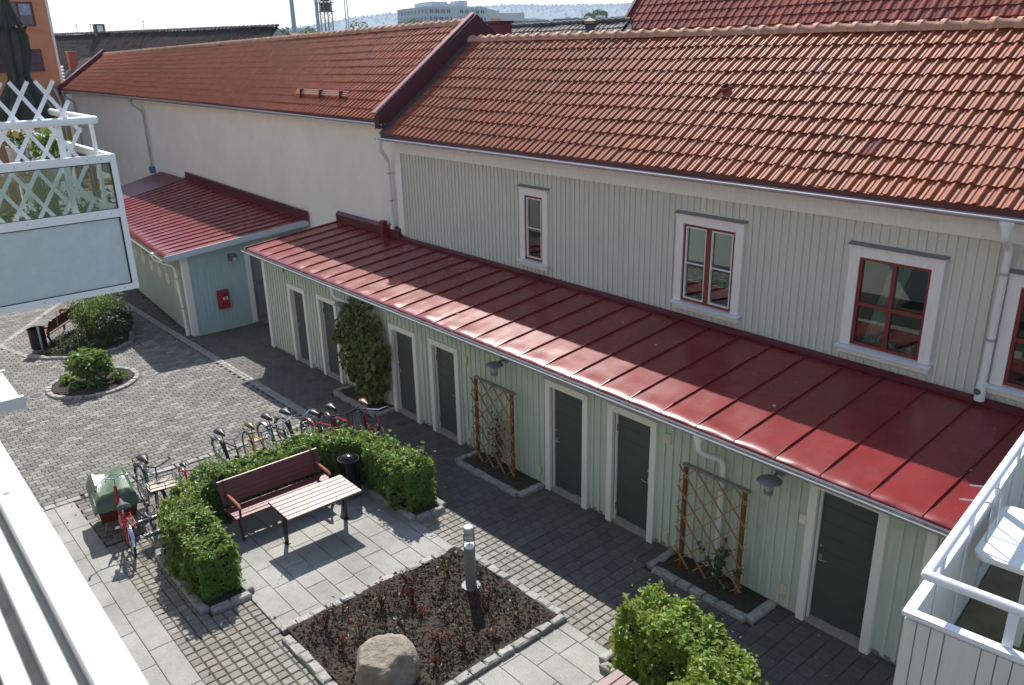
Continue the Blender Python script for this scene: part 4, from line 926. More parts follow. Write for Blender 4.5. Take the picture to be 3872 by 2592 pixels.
# orange building
ob = thing('orange_building', 'tall orange rendered building with dark red windows at the upper left', 'building', (-52,-5,-1.5))
M_or = mat('orange_render', (.56,.26,.13), .9, .08, 2, .3, bscale=20)
MB().box(-60,-49,-14,2.22,-2,16).build('wall', M_or, ob); MB().box(-60,-48.97,2.221,2.34,-2,16).build('corner_strip', M_whitewood, ob)
M_dkred = mat('maroon_frame', (.10,.02,.02), .5)
def obwin(y0, y1, z0, z1, n, curtain_=False):
    f = MB().box(-49.0,-48.93,y0,y0+.07,z0,z1).box(-49.0,-48.93,y1-.07,y1,z0,z1).box(-49.0,-48.931,y0+.07,y1-.07,z0,z0+.08).box(-49.0,-48.931,y0+.07,y1-.07,z1-.07,z1).build('window', M_dkred, ob)
    for k in range(n):
        a = y0+.07+(y1-y0-.14)*k/n; b_ = y0+.07+(y1-y0-.14)*(k+1)/n
        if k: MB().box(-49,-48.935,a-.03,a+.03,z0+.08,z1-.07).build('mullion', M_dkred, f)
        MB().box(-48.985,-48.975,a+.03,b_-.03,z0+.08,z1-.07).build('pane', mat('dark_pane', (.05,.06,.09), .08, .5, 3), f)
        if curtain_ and k == n-1: MB().box(-48.974,-48.970,a+.05,b_-.05,z0+.5,z1-.1).build('pale_blind', mat('blind_blue', (.30,.36,.42), .7, .3, 6), f)
    MB().box(-49.0,-48.94,y0-.15,y1+.15,z0-.2,z0-.17).build('ledge', M_or, ob)
obwin(.25,1.6,8.68,9.8,2,True); obwin(-.95,1.58,6.52,7.6,4); obwin(-.95,1.58,4.35,5.4,4); obwin(-5.2,-2.4,6.5,7.6,4); obwin(-5.2,-2.4,8.7,9.8,4)
downpipe([(-48.75,1.70,5.75),(-48.72,1.85,5.45),(-48.72,1.95,5.0),(-48.72,1.95,0)], ob, .10, M_steel)

# ---------------------------------------------------------------- far town
M_off = mat('pale_concrete_panel', (.50,.52,.54), .8, .05); M_offw = mat('office_glass', (.07,.09,.13), .25, .3, .3); M_offb = mat('office_blind', (.45,.48,.5), .7)
of = thing('office_block', 'pale grey office block with rows of windows on the skyline', 'office building', (-225,155,-1.5))
A, B_, C_ = Vector((-247.3,153.2,0)), Vector((-221.5,147.4,0)), Vector((-225.1,173.3,0)); Dp = A+C_-B_
def vwall(p, q, z0, z1, d=0.0):
    n_ = Vector((q.y-p.y, p.x-q.x, 0)).normalized()*d
    return [(p.x+n_.x,p.y+n_.y,z0),(q.x+n_.x,q.y+n_.y,z0),(q.x+n_.x,q.y+n_.y,z1),(p.x+n_.x,p.y+n_.y,z1)]
mb = MB().prism([A+Vector((0,0,-2)),B_+Vector((0,0,-2)),C_+Vector((0,0,-2)),Dp+Vector((0,0,-2))],(0,0,20.3)); mb.build('wall', M_off, of)
ctr = (A+C_)/2
for (p, q, spans) in ((A,B_,[(.01,.99,26)]),(B_,C_,[(.02,.39,12),(.52,.98,15)])):
    d = (q-p); nn = Vector((d.y,-d.x,0)).normalized(); 
    if (p+nn*5-ctr).length < (p-ctr).length: nn = -nn
    for zlev in (16.62, 14.5, 12.4, 10.3):
        for (s0, s1, cnt) in spans:
            for k in range(cnt):
                a = p+d*(s0+(s1-s0)*(k+.12)/cnt)+nn*.12; b_ = p+d*(s0+(s1-s0)*(k+.88)/cnt)+nn*.12
                w_ = MB().add([(a.x,a.y,zlev),(b_.x,b_.y,zlev),(b_.x,b_.y,zlev+.95),(a.x,a.y,zlev+.95)],[(0,1,2,3)]).build('window', M_offw if (k*7+int(zlev)) % 3 else M_offb, of)
    for zlev in (17.65, 15.5, 13.4, 11.3):
        m_ = MB(); N = 34
        for k in range(N):
            a = p+d*(k/N)+nn*.05; b_ = p+d*((k+.5)/N)+nn*.30; c = p+d*((k+1)/N)+nn*.05
            m_.add([(a.x,a.y,zlev),(b_.x,b_.y,zlev),(b_.x,b_.y,zlev+.85),(a.x,a.y,zlev+.85)],[(0,1,2,3)]); m_.add([(b_.x,b_.y,zlev),(c.x,c.y,zlev),(c.x,c.y,zlev+.85),(b_.x,b_.y,zlev+.85)],[(0,1,2,3)])
        m_.build('folded_panels', M_off, of)
E = lambda s, t_: A*(1-s)*(1-t_)+B_*s*(1-t_)+Dp*(1-s)*t_+C_*s*t_
def pent(s0, s1, t0, t1, z0, z1): MB().prism([E(s0,t0)+Vector((0,0,z0)),E(s1,t0)+Vector((0,0,z0)),E(s1,t1)+Vector((0,0,z0)),E(s0,t1)+Vector((0,0,z0))],(0,0,z1-z0)).build('roof_plant_room', M_off, of)
pent(.35,.9,.12,.38,18.3,20.0); pent(.4,.85,.38,.72,18.3,19.6); pent(.6,.85,.6,.75,18.3,20.6)
def block(name, label, cat, p, q, depth, z0, z1, M, wins=0):
    p = Vector((*p,0)); q = Vector((*q,0)); n_ = Vector((-(q-p).y,(q-p).x,0)).normalized()
    if (p+n_-CAM).length < (p-CAM).length: n_ = -n_
    t = thing(name, label, cat, tuple(p+Vector((0,0,z0))))
    MB().prism([p+Vector((0,0,z0)),q+Vector((0,0,z0)),q+n_*depth+Vector((0,0,z0)),p+n_*depth+Vector((0,0,z0))],(0,0,z1-z0)).build('wall', M, t)
    for k in range(wins):
        a = p.lerp(q,(k+.25)/wins)-n_*.1; b_ = p.lerp(q,(k+.75)/wins)-n_*.1; h = z0+(z1-z0)*.72; hh = (z1-z0)*.07
        MB().add([(a.x,a.y,h),(b_.x,b_.y,h),(b_.x,b_.y,h+hh),(a.x,a.y,h+hh)],[(0,1,2,3)]).build('window', M_offw, t)
    return t
block('pale_hall','cream hall behind the office block at the foot of the hill','building',(-333,262),(-323,276.2),20,-2,21.2,mat('cream_far',(.55,.5,.45),.9),9)
t = block('theatre','cream building with a slanting roof right beside the office block','building',(-338,258),(-331,267),14,-2,22.3,mat('cream_far',(.55,.5,.45)))
MB().prism([(-338,258,22.3),(-331,267,22.3),(-331,267,22.0),(-338,258,24.9)],(-9,7,0)).build('slanted_roof', mat('cream_far',(.55,.5,.45)), t)
block('low_roof_hall','long low grey roofed hall on the skyline right of the office block','building',(-166.7,126.4),(-156.6,138.6),18,-2,12.3,mat('grey_blue_hall',(.22,.25,.28),.7),0)
block('steel_clad_hall','grey steel clad hall under the round tree on the skyline','building',(-156.6,138.6),(-143,154.4),20,-2,12.72,mat('steel_clad',(.20,.21,.22),.6,.05,3),0)
t = block('glass_roof_hall','low hall with curved pale glass roof on the skyline','building',(-163,130.5),(-157.4,137.3),12,-2,12.45,mat('green_glass_hall',(.12,.2,.19),.3),4)
m_ = MB()
P0_, P1_ = Vector((-163.4,130.0,12.45)), Vector((-157,137.8,12.45))
pts = [P0_.lerp(P1_, k/10)+Vector((0,0,.5*math.sin(math.pi*k/10))) for k in range(11)]
m_.prism([tuple(p) for p in [P0_]+pts+[P1_]], (-8,7,0)).build('curved_roof', mat('pale_glass_roof',(.55,.6,.6),.3), t)
block('orange_box_building','small orange block in front of the low halls','building',(-183.3,140.6),(-181.5,142.7),6,-2,13.85,mat('orange_box',(.5,.27,.17),.8))
for k in range(7):
    x, y = [(-151,145.0),(-149,147.4),(-146.8,150.5),(-154.5,141.6),(-160,134.6),(-144.9,152.4),(-153,142.8)][k]; s_ = .5+.3*(k % 3)
    t = thing('roof_unit', ['small white roof unit at the left end of the steel hall roof','square vent on the steel hall roof','pale roof unit near the right end of the steel hall','low box on the steel hall roof','small unit on the grey hall roof','rightmost roof unit on the steel hall','narrow box on the steel hall roof'][k], 'roof unit', (x,y,12.7)); MB().bevbox(x-s_,x+s_,y-s_,y+s_,12.3 if k == 4 else 12.72,13.0+.15*(k % 2),.05).build('unit', M_white, t)
# far chimney, silo pipe, lattice crane mast, thin masts
M_con = mat('concrete_far', (.34,.38,.42), .8)
t = thing('chimney_tower', 'tapering grey concrete chimney on the skyline', 'chimney', (-148,65.5,-2)); MB().lathe([(.62,0),(.42,13),(.35,22),(.3,34)], (-147.9,65.4,-2), 24).build('shaft', M_con, t, smooth=True)
t = thing('steel_flue', 'ribbed steel flue beside the lattice crane mast', 'chimney', (-115.9,53.1,-2)); MB().lathe([(.26,0),(.26,40)], (-115.8,53.1,-2), 20).build('shaft', mat('flue_steel', (.42,.46,.5), .5, metal=.3), t, smooth=True)
for k in range(24): MB().lathe([(.275,0),(.275,.06)], (-115.8,53.1,4+k*.85), 16).build('band', M_lamp, t)
t = thing('crane_mast', 'yellowish lattice mast of a tower crane on the skyline', 'crane', (-114.9,54.1,-2))
M_cr = mat('crane_ochre', (.22,.18,.09), .6); cx, cy, h_ = -114.95, 54.1, .62
legs = [(cx-h_,cy-h_),(cx+h_,cy-h_),(cx+h_,cy+h_),(cx-h_,cy+h_)]
for (x, y) in legs: MB().box(x-.06,x+.06,y-.06,y+.06,-2,24).build('leg', M_cr, t)
m_ = MB()
for k in range(22):
    z = -2+k*1.18
    for q in range(4):
        a, b_ = legs[q], legs[(q+1) % 4]
        m_.beam((*a,z),(*b_,z+1.18),.035,.035); m_.beam((*b_,z),(*a,z+1.18),.035,.035); m_.beam((*a,z+1.18),(*b_,z+1.18),.04,.04)
m_.build('lattice', M_cr, t)
MB().box(cx-.9,cx+.9,cy-.9,cy+.9,12.15,12.3).box(cx-1.0,cx+1.0,cy-1.0,cy+1.0,13.35,13.45).build('platform', M_cr, t)
MB().box(cx-.55,cx+.55,cy-.55,cy+.55,12.3,13.3).box(cx-.5,cx+.5,cy-.5,cy+.5,13.6,14.6).build('machine_house', mat('dark_machine', (.06,.06,.05), .7, .5, 2), t)
for (x, y, lab) in ((-474,264.3,'thin pale mast right of the crane'),(-473.2,265.4,'thinner mast at the right of the pair beyond the crane')):
    t = thing('radio_mast', lab, 'mast', (x,y,-2)); MB().tube([(x,y,-2),(x,y,46)], .35, 6).build('pole', M_con, t)
t = thing('antenna_mast', 'thin dark antenna mast beside the round tree', 'mast', (-198.5,190.7,-2)); MB().tube([(-198.5,190.7,-2),(-198.5,190.7,21)], .07, 5).build('pole', M_black, t)
block('pale_box_left','pair of pale grey blocks near the concrete chimney','building',(-295.6,139.6),(-292,143.6),10,-2,14.1,mat('pale_far',(.5,.52,.55),.9),0)
t = thing('small_gable_house','tiny dark gable peeking over the left end of the cream ridge','house',(-59,20.3,6)); MB().prism([(-59.9,19.9,5),(-59.0,20.9,5),(-59.0,20.9,7.9),(-59.45,20.4,8.45),(-59.9,19.9,7.9)],(-4,3,0)).build('gable', M_wallred, t)
# round tree on the skyline
def crown(P0, r_, n, size, parent, M, seed, name='crown', up_bias=1.0):
    r = np.random.default_rng(seed); lobes = [(r.normal(size=3)*np.array(r_)*.45, r.uniform(.45,.7)) for _ in range(9)]; pts = []; nr_ = []
    for k in range(n):
        c, s_ = lobes[k % 9]; d = r.normal(size=3); d /= np.linalg.norm(d); q = c + d*np.array(r_)*s_*r.uniform(.75,1.05); pts.append(np.array(P0)+q); nr_.append(d+np.array([0,0,.5]))
    return leafmesh(name, np.array(pts), size, M, parent, up=np.array(nr_), spread=.8, seed=seed)
M_farleaf = mat('far_foliage', (.08,.14,.03), .7, piece=.3, trans=.2)
t = thing('round_tree', 'round green tree standing above the steel hall on the skyline', 'tree', (-195.3,194,-2)); MB().tube([(-195.3,194,-2),(-195.3,194,12)], [.4,.3], 8).build('trunk', M_greywood, t)
crown((-195.3,193.6,14.8), (3.1,3.1,2.6), 5200, .5, t, M_farleaf, 5)
# hills: a wooded ridge two to three kilometres off
M_hill = mat('wooded_hill', (.035,.055,.03), .95, .5, .012, detail=8, col2=(.06,.08,.035))
prof = [(-4200,300,28),(-3700,560,40),(-3518,796,48),(-3022,1390,66),(-2987,1438,72),(-2932,1505,78),(-2873,1582,92),(-2827,1645,105),(-2785,1699,112),(-2724,1774,118),(-2600,1930,132),(-2510,2037,136),(-2449,2112,138),(-2385,2185,134),(-2323,2259,133),(-2230,2370,131),(-2156,2460,135),(-1900,2800,136),(-1500,3250,118),(-900,3700,90),(0,4100,60)]
mb = MB(); NP = []
for i in range(len(prof)-1):
    a, b_ = prof[i], prof[i+1]; n_ = max(2, int(math.dist(a[:2], b_[:2])/18))
    for k in range(n_): NP.append([a[q]+(b_[q]-a[q])*k/n_ for q in range(3)])
rows = [(-.34,0,0),(-.2,.42,0),(-.1,.72,0),(-.04,.9,0),(0,1,0),(.1,.92,0),(.4,.3,0)]
for (o_, hh, _) in rows:
    for (x, y, z) in NP: mb.v.append((x*(1+o_), y*(1+o_), -1.9+(z+1.9)*hh + (rng.uniform(-1.5,1.5) if hh > .3 else 0)))
N = len(NP)
for j in range(len(rows)-1):
    for i in range(N-1): mb.f.append((j*N+i, j*N+i+1, (j+1)*N+i+1, (j+1)*N+i))
hills = struct('hills', mb, M_hill, smooth=False)
# treetops along the ridge and down its near slope: conifer cones, one mass
V = []; F = []; r = random.Random(4)
cand = [p for p in NP if in_view((p[0],p[1],p[2]), .1)]
for (x, y, z) in cand:
    for q in range(26):
        o_ = -abs(r.gauss(0, .05)) if q > 3 else r.uniform(-.006,.004); hh = 1+o_*2.7 if o_ < 0 else 1; X, Y_ = (x+r.uniform(-12,12))*(1+o_), (y+r.uniform(-12,12))*(1+o_); Z = -1.9+(z+1.9)*max(.1,hh)-3; h = r.uniform(5,10)*(1.35 if r.random() < .08 else 1); w_ = h*r.uniform(.35,.6); k = len(V); m_ = 5
        for a in range(m_): V.append((X+w_*math.cos(a*6.283/m_), Y_+w_*math.sin(a*6.283/m_), Z+h*.15))
        for a in range(m_): V.append((X+w_*.45*math.cos(a*6.283/m_+.5), Y_+w_*.45*math.sin(a*6.283/m_+.5), Z+h*.7))
        V.append((X, Y_, Z+h))
        for a in range(m_): F.append((k+a, k+(a+1) % m_, k+m_+(a+1) % m_, k+m_+a)); F.append((k+m_+a, k+m_+(a+1) % m_, k+2*m_, k+2*m_))
me = bpy.data.meshes.new('woods'); me.from_pydata(V, [], [tuple(dict.fromkeys(f)) for f in F]); me.materials.append(mat('conifers', (.025,.045,.022), .95, piece=.4, pc=[(.02,.04,.02),(.045,.065,.025)]))
o = link('hillside_woods', me, None, 'stuff', 'dense dark conifer woods covering the far hills', 'woods')
# town trees in the middle distance
for k, (x, y, z, r_, lab) in enumerate([(-138,62,7.6,3.2,'bushy town tree just left of the concrete chimney'),(-205,118,9.5,4.5,'town tree peeking over the cream ridge before the hill'),(-118,50,6.6,3,'low tree behind the far end of the cream ridge'),(-160,98,9.2,3.2,'dark town tree below the office block left corner')]):
    t = thing('town_tree', lab, 'tree', (x,y,-2)); MB().tube([(x,y,-2),(x,y,z)], .3, 6).build('trunk', M_greywood, t); crown((x,y,z), (r_,r_,r_*.8), 1600, .6, t, M_farleaf, 20+k)
# air
hz = MB().box(-4600, 900, -900, 4600, -3.0, 175)
hm = bpy.data.materials.new('haze_air'); hm.use_nodes = True; n = hm.node_tree.nodes; n.clear(); o_ = n.new('ShaderNodeOutputMaterial'); v = n.new('ShaderNodeVolumePrincipled')
v.inputs['Color'].default_value = (.66,.80,1,1); v.inputs['Density'].default_value = 0.00026; v.inputs['Anisotropy'].default_value = 0.2; hm.node_tree.links.new(v.outputs[0], o_.inputs[1])
hz.build('haze', hm, None, kind='stuff')
# ---------------------------------------------------------------- benches, tables, bins, lamp, boulder
M_slat = mat('oxblood_slat', (.15,.032,.028), .45, .15, 8, .15, stretch=(8,1,8))
M_tslat = mat('oxblood_table_slat', (.16,.078,.070), .42, .15, 8, .15, stretch=(8,1,8))
M_arm = mat('armrest_wood', (.30,.09,.05), .4, .15, 8)
def bench(name, label, x, y, rz, L=1.85):
    t = thing(name, label, 'bench', (x, y, gz(x)), (0,0,rz), local=True); h = L/2
    for k in range(5): MB().bevbox(-.20+.092*k, -.12+.092*k, -h, h, .425-.004*abs(k-3), .452-.004*abs(k-3), .005).build('seat_slat', M_slat, t)
    for k in range(5):
        z = .50+.078*k; xx = -.235-.028*k
        MB().hexa([(xx,-h,z),(xx+.022,-h,z-.004),(xx+.022,h,z-.004),(xx,h,z),(xx-.027,-h,z+.073),(xx-.005,-h,z+.069),(xx-.005,h,z+.069),(xx-.027,h,z+.073)]).build('back_slat', M_slat, t)
    for yy in (-h+.10, h-.10):
        fr = MB().beam((.24,yy,.42),(-.22,yy,.41),.035,.05).beam((-.20,yy,.40),(-.37,yy,.88),.035,.05).beam((.20,yy,.41),(.25,yy,.0),.035,.05).beam((-.20,yy,.41),(-.34,yy,.0),.035,.05).beam((.25,yy,.42),(.27,yy,.62),.03,.035).beam((.27,yy,.62),(-.27,yy,.66),.03,.03)
        fr.build('side_frame', M_black, t)
        MB().tube([(.30,yy,.63),(.22,yy,.662),(.0,yy,.668),(-.22,yy,.672)], [.02,.03,.03,.022], 8).build('armrest', M_arm, t, smooth=True)
    return t
def table(label, x, y, L=1.34, W=.74, H=.70):
    t = thing('table', label, 'table', (x, y, gz(x)), local=True)
    for k in range(6): MB().bevbox(-W/2+k*W/6+.004, -W/2+(k+1)*W/6-.006, -L/2, L/2, H-.035, H, .005).build('table_slat', M_tslat, t)
    for s in (-1, 1):
        yy = s*(L/2-.12)
        MB().box(-W/2+.04, W/2-.04, yy-.025, yy+.025, H-.075, H-.036).build('cross_rail', M_black, t)
        MB().beam((-.1,yy,.0),(-.06,yy,H-.12),.05,.06).beam((-.06,yy,H-.13),(-.02,yy,H-.06),.05,.06).beam((-.06,yy,H-.14),(.16,yy,H-.065),.03,.04).beam((-.06,yy,H-.14),(-.24,yy,H-.065),.03,.04).box(-.16,-.03,yy-.04,yy+.04,-.02,.015).build('leg', M_black, t)
    return t
bench('park_bench', 'dark red slatted bench with black frame in front of the horseshoe hedge', -12.14, -4.07, 0)
table('dark red slatted table on two black legs standing before the red bench', -11.23, -3.85)
table('dark red slatted table cut by the bottom edge beside the lower right hedge', -4.70, -3.92)
bench('park_bench', 'dark red slatted bench seen from behind next to the black bin on a post', -26.62, -4.37, rad(231.8), 2.0)
def bin_(label, x, y, post, r_=.19, h=.62, z0=.12):
    t = thing('litter_bin', label, 'litter bin', (x, y, gz(x)), local=True)
    MB().lathe([(r_*.9,z0),(r_*.97,z0+.01),(r_,z0+h-.02),(r_*1.04,z0+h-.01),(r_*1.04,z0+h+.01),(r_*.95,z0+h+.01),(r_*.93,z0+h-.04),(r_*.9,z0+.05)],(0,0,0),28).build('drum', mat('bin_black', (.008,.008,.009), .12, spec=.3), t, smooth=True)
    if post: MB().beam((.24,.02,-.02),(.21,.02,.86),.05,.05).build('post', M_steel, t)
    else: MB().lathe([(.06,0),(.06,z0)],(0,0,0),12).build('foot', M_black, t); MB().lathe([(r_*.96,z0+h+.005),(r_*.8,z0+h+.045),(r_*.45,z0+h+.075),(.01,z0+h+.085)],(0,0,0),28).build('lid', mat('bin_black', (.008,.008,.009), .12, spec=.3), t, smooth=True)
bin_('round black litter bin in the hedge corner beside the red bench', -11.98, -2.80, False)
bin_('black drum litter bin on a grey steel post at the bed by the far bench', -25.72, -5.05, True, .22, .58)
t = thing('bollard_lamp', 'grey cylindrical bollard lamp at the corner of the rose bed', 'bollard lamp', (-8.22,-2.96,gz(-8.22,.04)), local=True)
MB().lathe([(.145,.0),(.15,.02),(.14,.035),(.10,.04)],(0,0,0),28).build('base_flange', mat('galv_flange', (.12,.13,.135), .55, .2, 14), t, smooth=True)
MB().lathe([(.082,.03),(.082,.70)],(0,0,0),28).build('shaft', mat('galv_shaft', (.26,.28,.29), .5, .2, 14, metal=.3), t, smooth=True)
MB().lathe([(.083,.70),(.08,.725),(.05,.745),(.005,.75)],(0,0,0),28).build('reflector_dome', mat('white_lamp', (.85,.85,.85), .3), t, smooth=True)
for k in range(3):
    a = .4+k*2*math.pi/3; MB().tube([(.088*math.cos(a),.088*math.sin(a),.60),(.088*math.cos(a),.088*math.sin(a),.95)],.007,6).build('support_rod', M_steel, t)
MB().lathe([(.078,.82),(.082,.83),(.082,.90),(.078,.905),(.078,.92),(.082,.925),(.082,1.0),(.075,1.03),(.06,1.04),(.004,1.042)],(0,0,0),28).build('head', mat('galv_head', (.45,.47,.48), .4, .1, 14, metal=.4), t, smooth=True)
# boulder
def boulder(x, y, z, sx, sy, sz):
    t = thing('boulder', 'big rounded granite boulder lying at the front corner of the rose bed', 'boulder', (x,y,z), (0,0,rad(-32)), local=True)
    import bmesh
    bm = bmesh.new(); bmesh.ops.create_icosphere(bm, subdivisions=5, radius=1)
    from mathutils import noise
    cuts = [(Vector((.15,-.1,.95)).normalized(), .72), (Vector((.85,-.4,.35)).normalized(), .74), (Vector((-.8,-.3,.5)).normalized(), .84), (Vector((.1,-.95,.25)).normalized(), .80), (Vector((.75,.45,.55)).normalized(), .80)]
    for v in bm.verts:
        p = v.co.copy()
        for (n_, d) in cuts:
            q = p.dot(n_) - d
            if q > 0: p -= n_*q*.82
        p += p.normalized()*(.15*noise.noise(p*1.4+Vector((3,1,2)))+.055*abs(noise.noise(p*3.6+Vector((1,5,2))))+.026*noise.noise(p*9)+.012*noise.noise(p*22)+.006*noise.noise(p*45))
        v.co = Vector((p.x*sx, p.y*sy, p.z*sz))
    me = bpy.data.meshes.new('rock'); bm.to_mesh(me); bm.free(); me.materials.append(mat('boulder_granite', (.33,.28,.22), .9, .3, 6, 1.9, bscale=26, col2=(.17,.145,.12), detail=9)); smoothit(me, 60)
    link('rock', me, t)
boulder(-7.50, -4.90, gz(-7.5, .08), .47, .42, .47)

# ---------------------------------------------------------------- trellises
def trellis(label, x0, x1, y, zb, zt):
    t = thing('trellis', label, 'trellis', ((x0+x1)/2, y, gz(x0)))
    for x in (x0, x1): MB().box(x-.026, x+.026, y+.012, y+.065, gz(x,-.02), zt).build('post', M_post, t)
    MB().box(x0-.06, x1+.06, y+.03, y+.10, zt+.0, zt+.035).build('top_rail', M_greywood, t)
    W = x1-x0+.12; H = zt-zb; xl = x0-.06; st = .33; k0 = 1.05
    for sg in (1, -1):
        for k in range(-8, 16):
            # line z = zb + sg*k0*(x - (xl + k*st))
            xa = xl+k*st; pts = []
            za, zc = (zb + sg*k0*(xl-xa), zb + sg*k0*(xl+W-xa))
            if sg < 0: za += H; zc += H; 
            xs_, xe = xl, xl+W
            def xat(z): return xl + (z-za)/(zc-za)*W
            for lim in (zb+.02, zt-.005):
                xx = xat(lim)
                if (za < lim) != (zc < lim):
                    if (za < lim and lim == zb+.02) or (za > lim and lim == zt-.005): xs_ = max(xs_, xx)
                    else: xe = min(xe, xx)
            zs = za+(zc-za)*(xs_-xl)/W; ze = za+(zc-za)*(xe-xl)/W
            if xe-xs_ < .08 or max(zs,ze) < zb+.01 or min(zs,ze) > zt-.01: continue
            yy = y-.004 if sg > 0 else y-.018
            MB().beam((xs_-.03,yy,zs-.03*(1 if ze > zs else -1)),(xe+.03,yy,ze+.03*(1 if ze > zs else -1)),.014,.026,(0,1,0)).build('lattice_bar', M_wood, t)
    return t
trellis('diamond wooden trellis with dry wispy plant against the shed between the doors', -11.37, -10.33, -.36, gz(-11,.10), 1.45)
trellis('diamond wooden trellis in front of the white downpipe on the shed', -6.44, -5.44, -.36, gz(-6,.10), 1.56)

# ---------------------------------------------------------------- planting
M_hedge = mat('hedge_leaf', (.115,.19,.028), .45, piece=.3, trans=.36, pc=[(.12,.21,.035),(.18,.28,.045),(.08,.16,.03),(.15,.25,.04)])
M_hedge2 = mat('hedge_leaf_bright', (.15,.24,.03), .42, piece=.28, trans=.48, pc=[(.18,.27,.045),(.25,.33,.055),(.12,.22,.035),(.22,.30,.05)])
M_dark = mat('dark_leaf', (.03,.06,.02), .6, piece=.35, trans=.12, pc=[(.028,.055,.02),(.05,.085,.025)])
M_mid = mat('mid_leaf', (.07,.14,.03), .5, piece=.3, trans=.3, pc=[(.08,.16,.03),(.13,.22,.04)])
M_vine = mat('vine_leaf', (.05,.09,.015), .25, piece=.35, trans=.3, pc=[(.055,.11,.015),(.11,.15,.02),(.12,.11,.02),(.07,.13,.02)])
M_stem = mat('stem_brown', (.07,.045,.025), .85, .2)
def hedge(label, path, W, H, n, size, M, seed, taper=.0):
    t = thing('hedge', label, 'hedge', (path[0][0], path[0][1], gz(path[0][0])))
    r = np.random.default_rng(seed); P = np.array([[p[0], p[1]] for p in path]); seg = np.linalg.norm(np.diff(P, axis=0), axis=1); cum = np.concatenate([[0], np.cumsum(seg)]); L = cum[-1]
    def at(s):
        i = min(len(seg)-1, int(np.searchsorted(cum, s, side='right')-1)); u = (s-cum[i])/seg[i]; c = P[i]*(1-u)+P[i+1]*u; d = (P[i+1]-P[i])/seg[i]; return c, np.array([-d[1], d[0]]), d
    ph = r.uniform(0, 6.28, 8); pts = []; nr_ = []; per = 2*H+W
    for _ in range(n):
        s = r.uniform(-W*.18, L+W*.18); q = r.uniform(0, per); e = r.uniform()
        if math.sin(s*11+q*7+ph[5])+math.sin(s*19-q*13+ph[6])+math.sin(s*5.3+q*17+ph[7]) < -1.35 and e < .8: continue
        endcap = r.uniform() < .05
        c, nn, dd = at(min(max(s, 0), L)); over = s-min(max(s, 0), L)
        bump_ = .055*math.sin(s*3.1+ph[0])+.04*math.sin(s*7.3+ph[1])+.03*math.sin(s*13+ph[2])
        depth = -abs(r.normal())*.05 + (r.exponential(.02) if r.uniform() < .5 else 0)
        if q < H: z, off, nv = q, -W/2, (-1,0)
        elif q < H+W: z, off, nv = H, q-H-W/2, (0,1)
        else: z, off, nv = q-H-W, W/2, (1,0)
        if endcap: z, off = r.uniform(0, H), r.uniform(-W/2, W/2); over = (W*.2)*(1 if s > L/2 else -1); c, nn, dd = at(L if s > L/2 else 0); nv = (0,0)
        rr = .10; f = 1-.10*(z/H)**4  if abs(off) > W/2-.01 else 1
        b2 = bump_ + .03*math.sin(z*9+s*4+ph[3])
        offx = off*f + nv[0]*(depth + b2); zz = z*.985 + .06 + nv[1]*(depth*1.2 + b2 + .03*math.sin(off*11+ph[4]) + (r.exponential(.055) if r.uniform() < .22 else 0))
        if abs(off) > W/2-.10 and nv[1]: zz -= .05*((abs(off)-(W/2-.10))/.10)**2
        xy = c + nn*offx + dd*over
        pts.append((xy[0], xy[1], gz(xy[0], zz))); o3 = np.array([nn[0]*nv[0], nn[1]*nv[0], nv[1]]) if not endcap else np.array([dd[0]*np.sign(over), dd[1]*np.sign(over), 0])
        nr_.append(o3*.7+np.array([0,0,.75]))
    leafmesh('foliage', np.array(pts), size, M, t, up=np.array(nr_), spread=1.05, seed=seed, aspect=.62, sizevar=.48)
    tips = []; tw = MB()
    for _ in range(int(L*26)):
        s = r.uniform(0, L); c, nn, dd = at(s); o_ = r.uniform(-W/2, W/2)*1.02; z0_ = H+r.uniform(-.04,.03) if abs(o_) < W/2*.8 else r.uniform(.25*H, H); hl = abs(r.normal())*.07+.05
        p0 = np.array([c[0]+nn[0]*o_, c[1]+nn[1]*o_, gz(c[0], z0_)]); d_ = np.array([nn[0]*np.sign(o_)*.6+r.normal()*.4, nn[1]*np.sign(o_)*.6+r.normal()*.4, 1.0]); d_ /= np.linalg.norm(d_); p1 = p0+d_*hl*1.6
        tw.tube([tuple(p0-d_*.1), tuple(p1)], [.003,.0015], 4)
        for j in range(6): tips.append(p0+(p1-p0)*r.uniform(.2,1.05)+r.normal(size=3)*.015)
    tw.build('shoot', M_stem, t, kind='stuff'); leafmesh('new_growth', np.array(tips), size*.72, mat('new_leaf', (.2,.28,.05), .45, piece=.3, trans=.4, pc=[(.22,.31,.05),(.28,.34,.07),(.24,.22,.07)]), t, spread=1.1, seed=seed+3, aspect=.6)
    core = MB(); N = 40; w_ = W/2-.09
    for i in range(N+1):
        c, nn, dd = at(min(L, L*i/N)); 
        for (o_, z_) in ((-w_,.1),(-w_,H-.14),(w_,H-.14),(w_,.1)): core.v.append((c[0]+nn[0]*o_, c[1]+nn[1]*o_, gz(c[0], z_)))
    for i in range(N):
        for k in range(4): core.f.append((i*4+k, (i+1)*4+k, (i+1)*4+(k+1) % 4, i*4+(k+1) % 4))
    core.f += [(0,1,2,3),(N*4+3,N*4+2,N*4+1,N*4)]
    core.build('hedge_shade_core', mat('hedge_shade_core', (.03,.035,.015), .95, .4, 30), t)  # solid core blocking the view through; hedge's inner shade put into its dark colour
    for _ in range(int(L/.33)):
        s = r.uniform(0, L); c, nn, dd = at(s); o_ = r.uniform(-.15,.15); MB().tube([(c[0]+nn[0]*o_, c[1]+nn[1]*o_, gz(c[0],.0)),(c[0]+nn[0]*o_*1.1, c[1]+nn[1]*o_*1.1, gz(c[0],.3))], .012, 5).build('stem', M_stem, t)
    return t
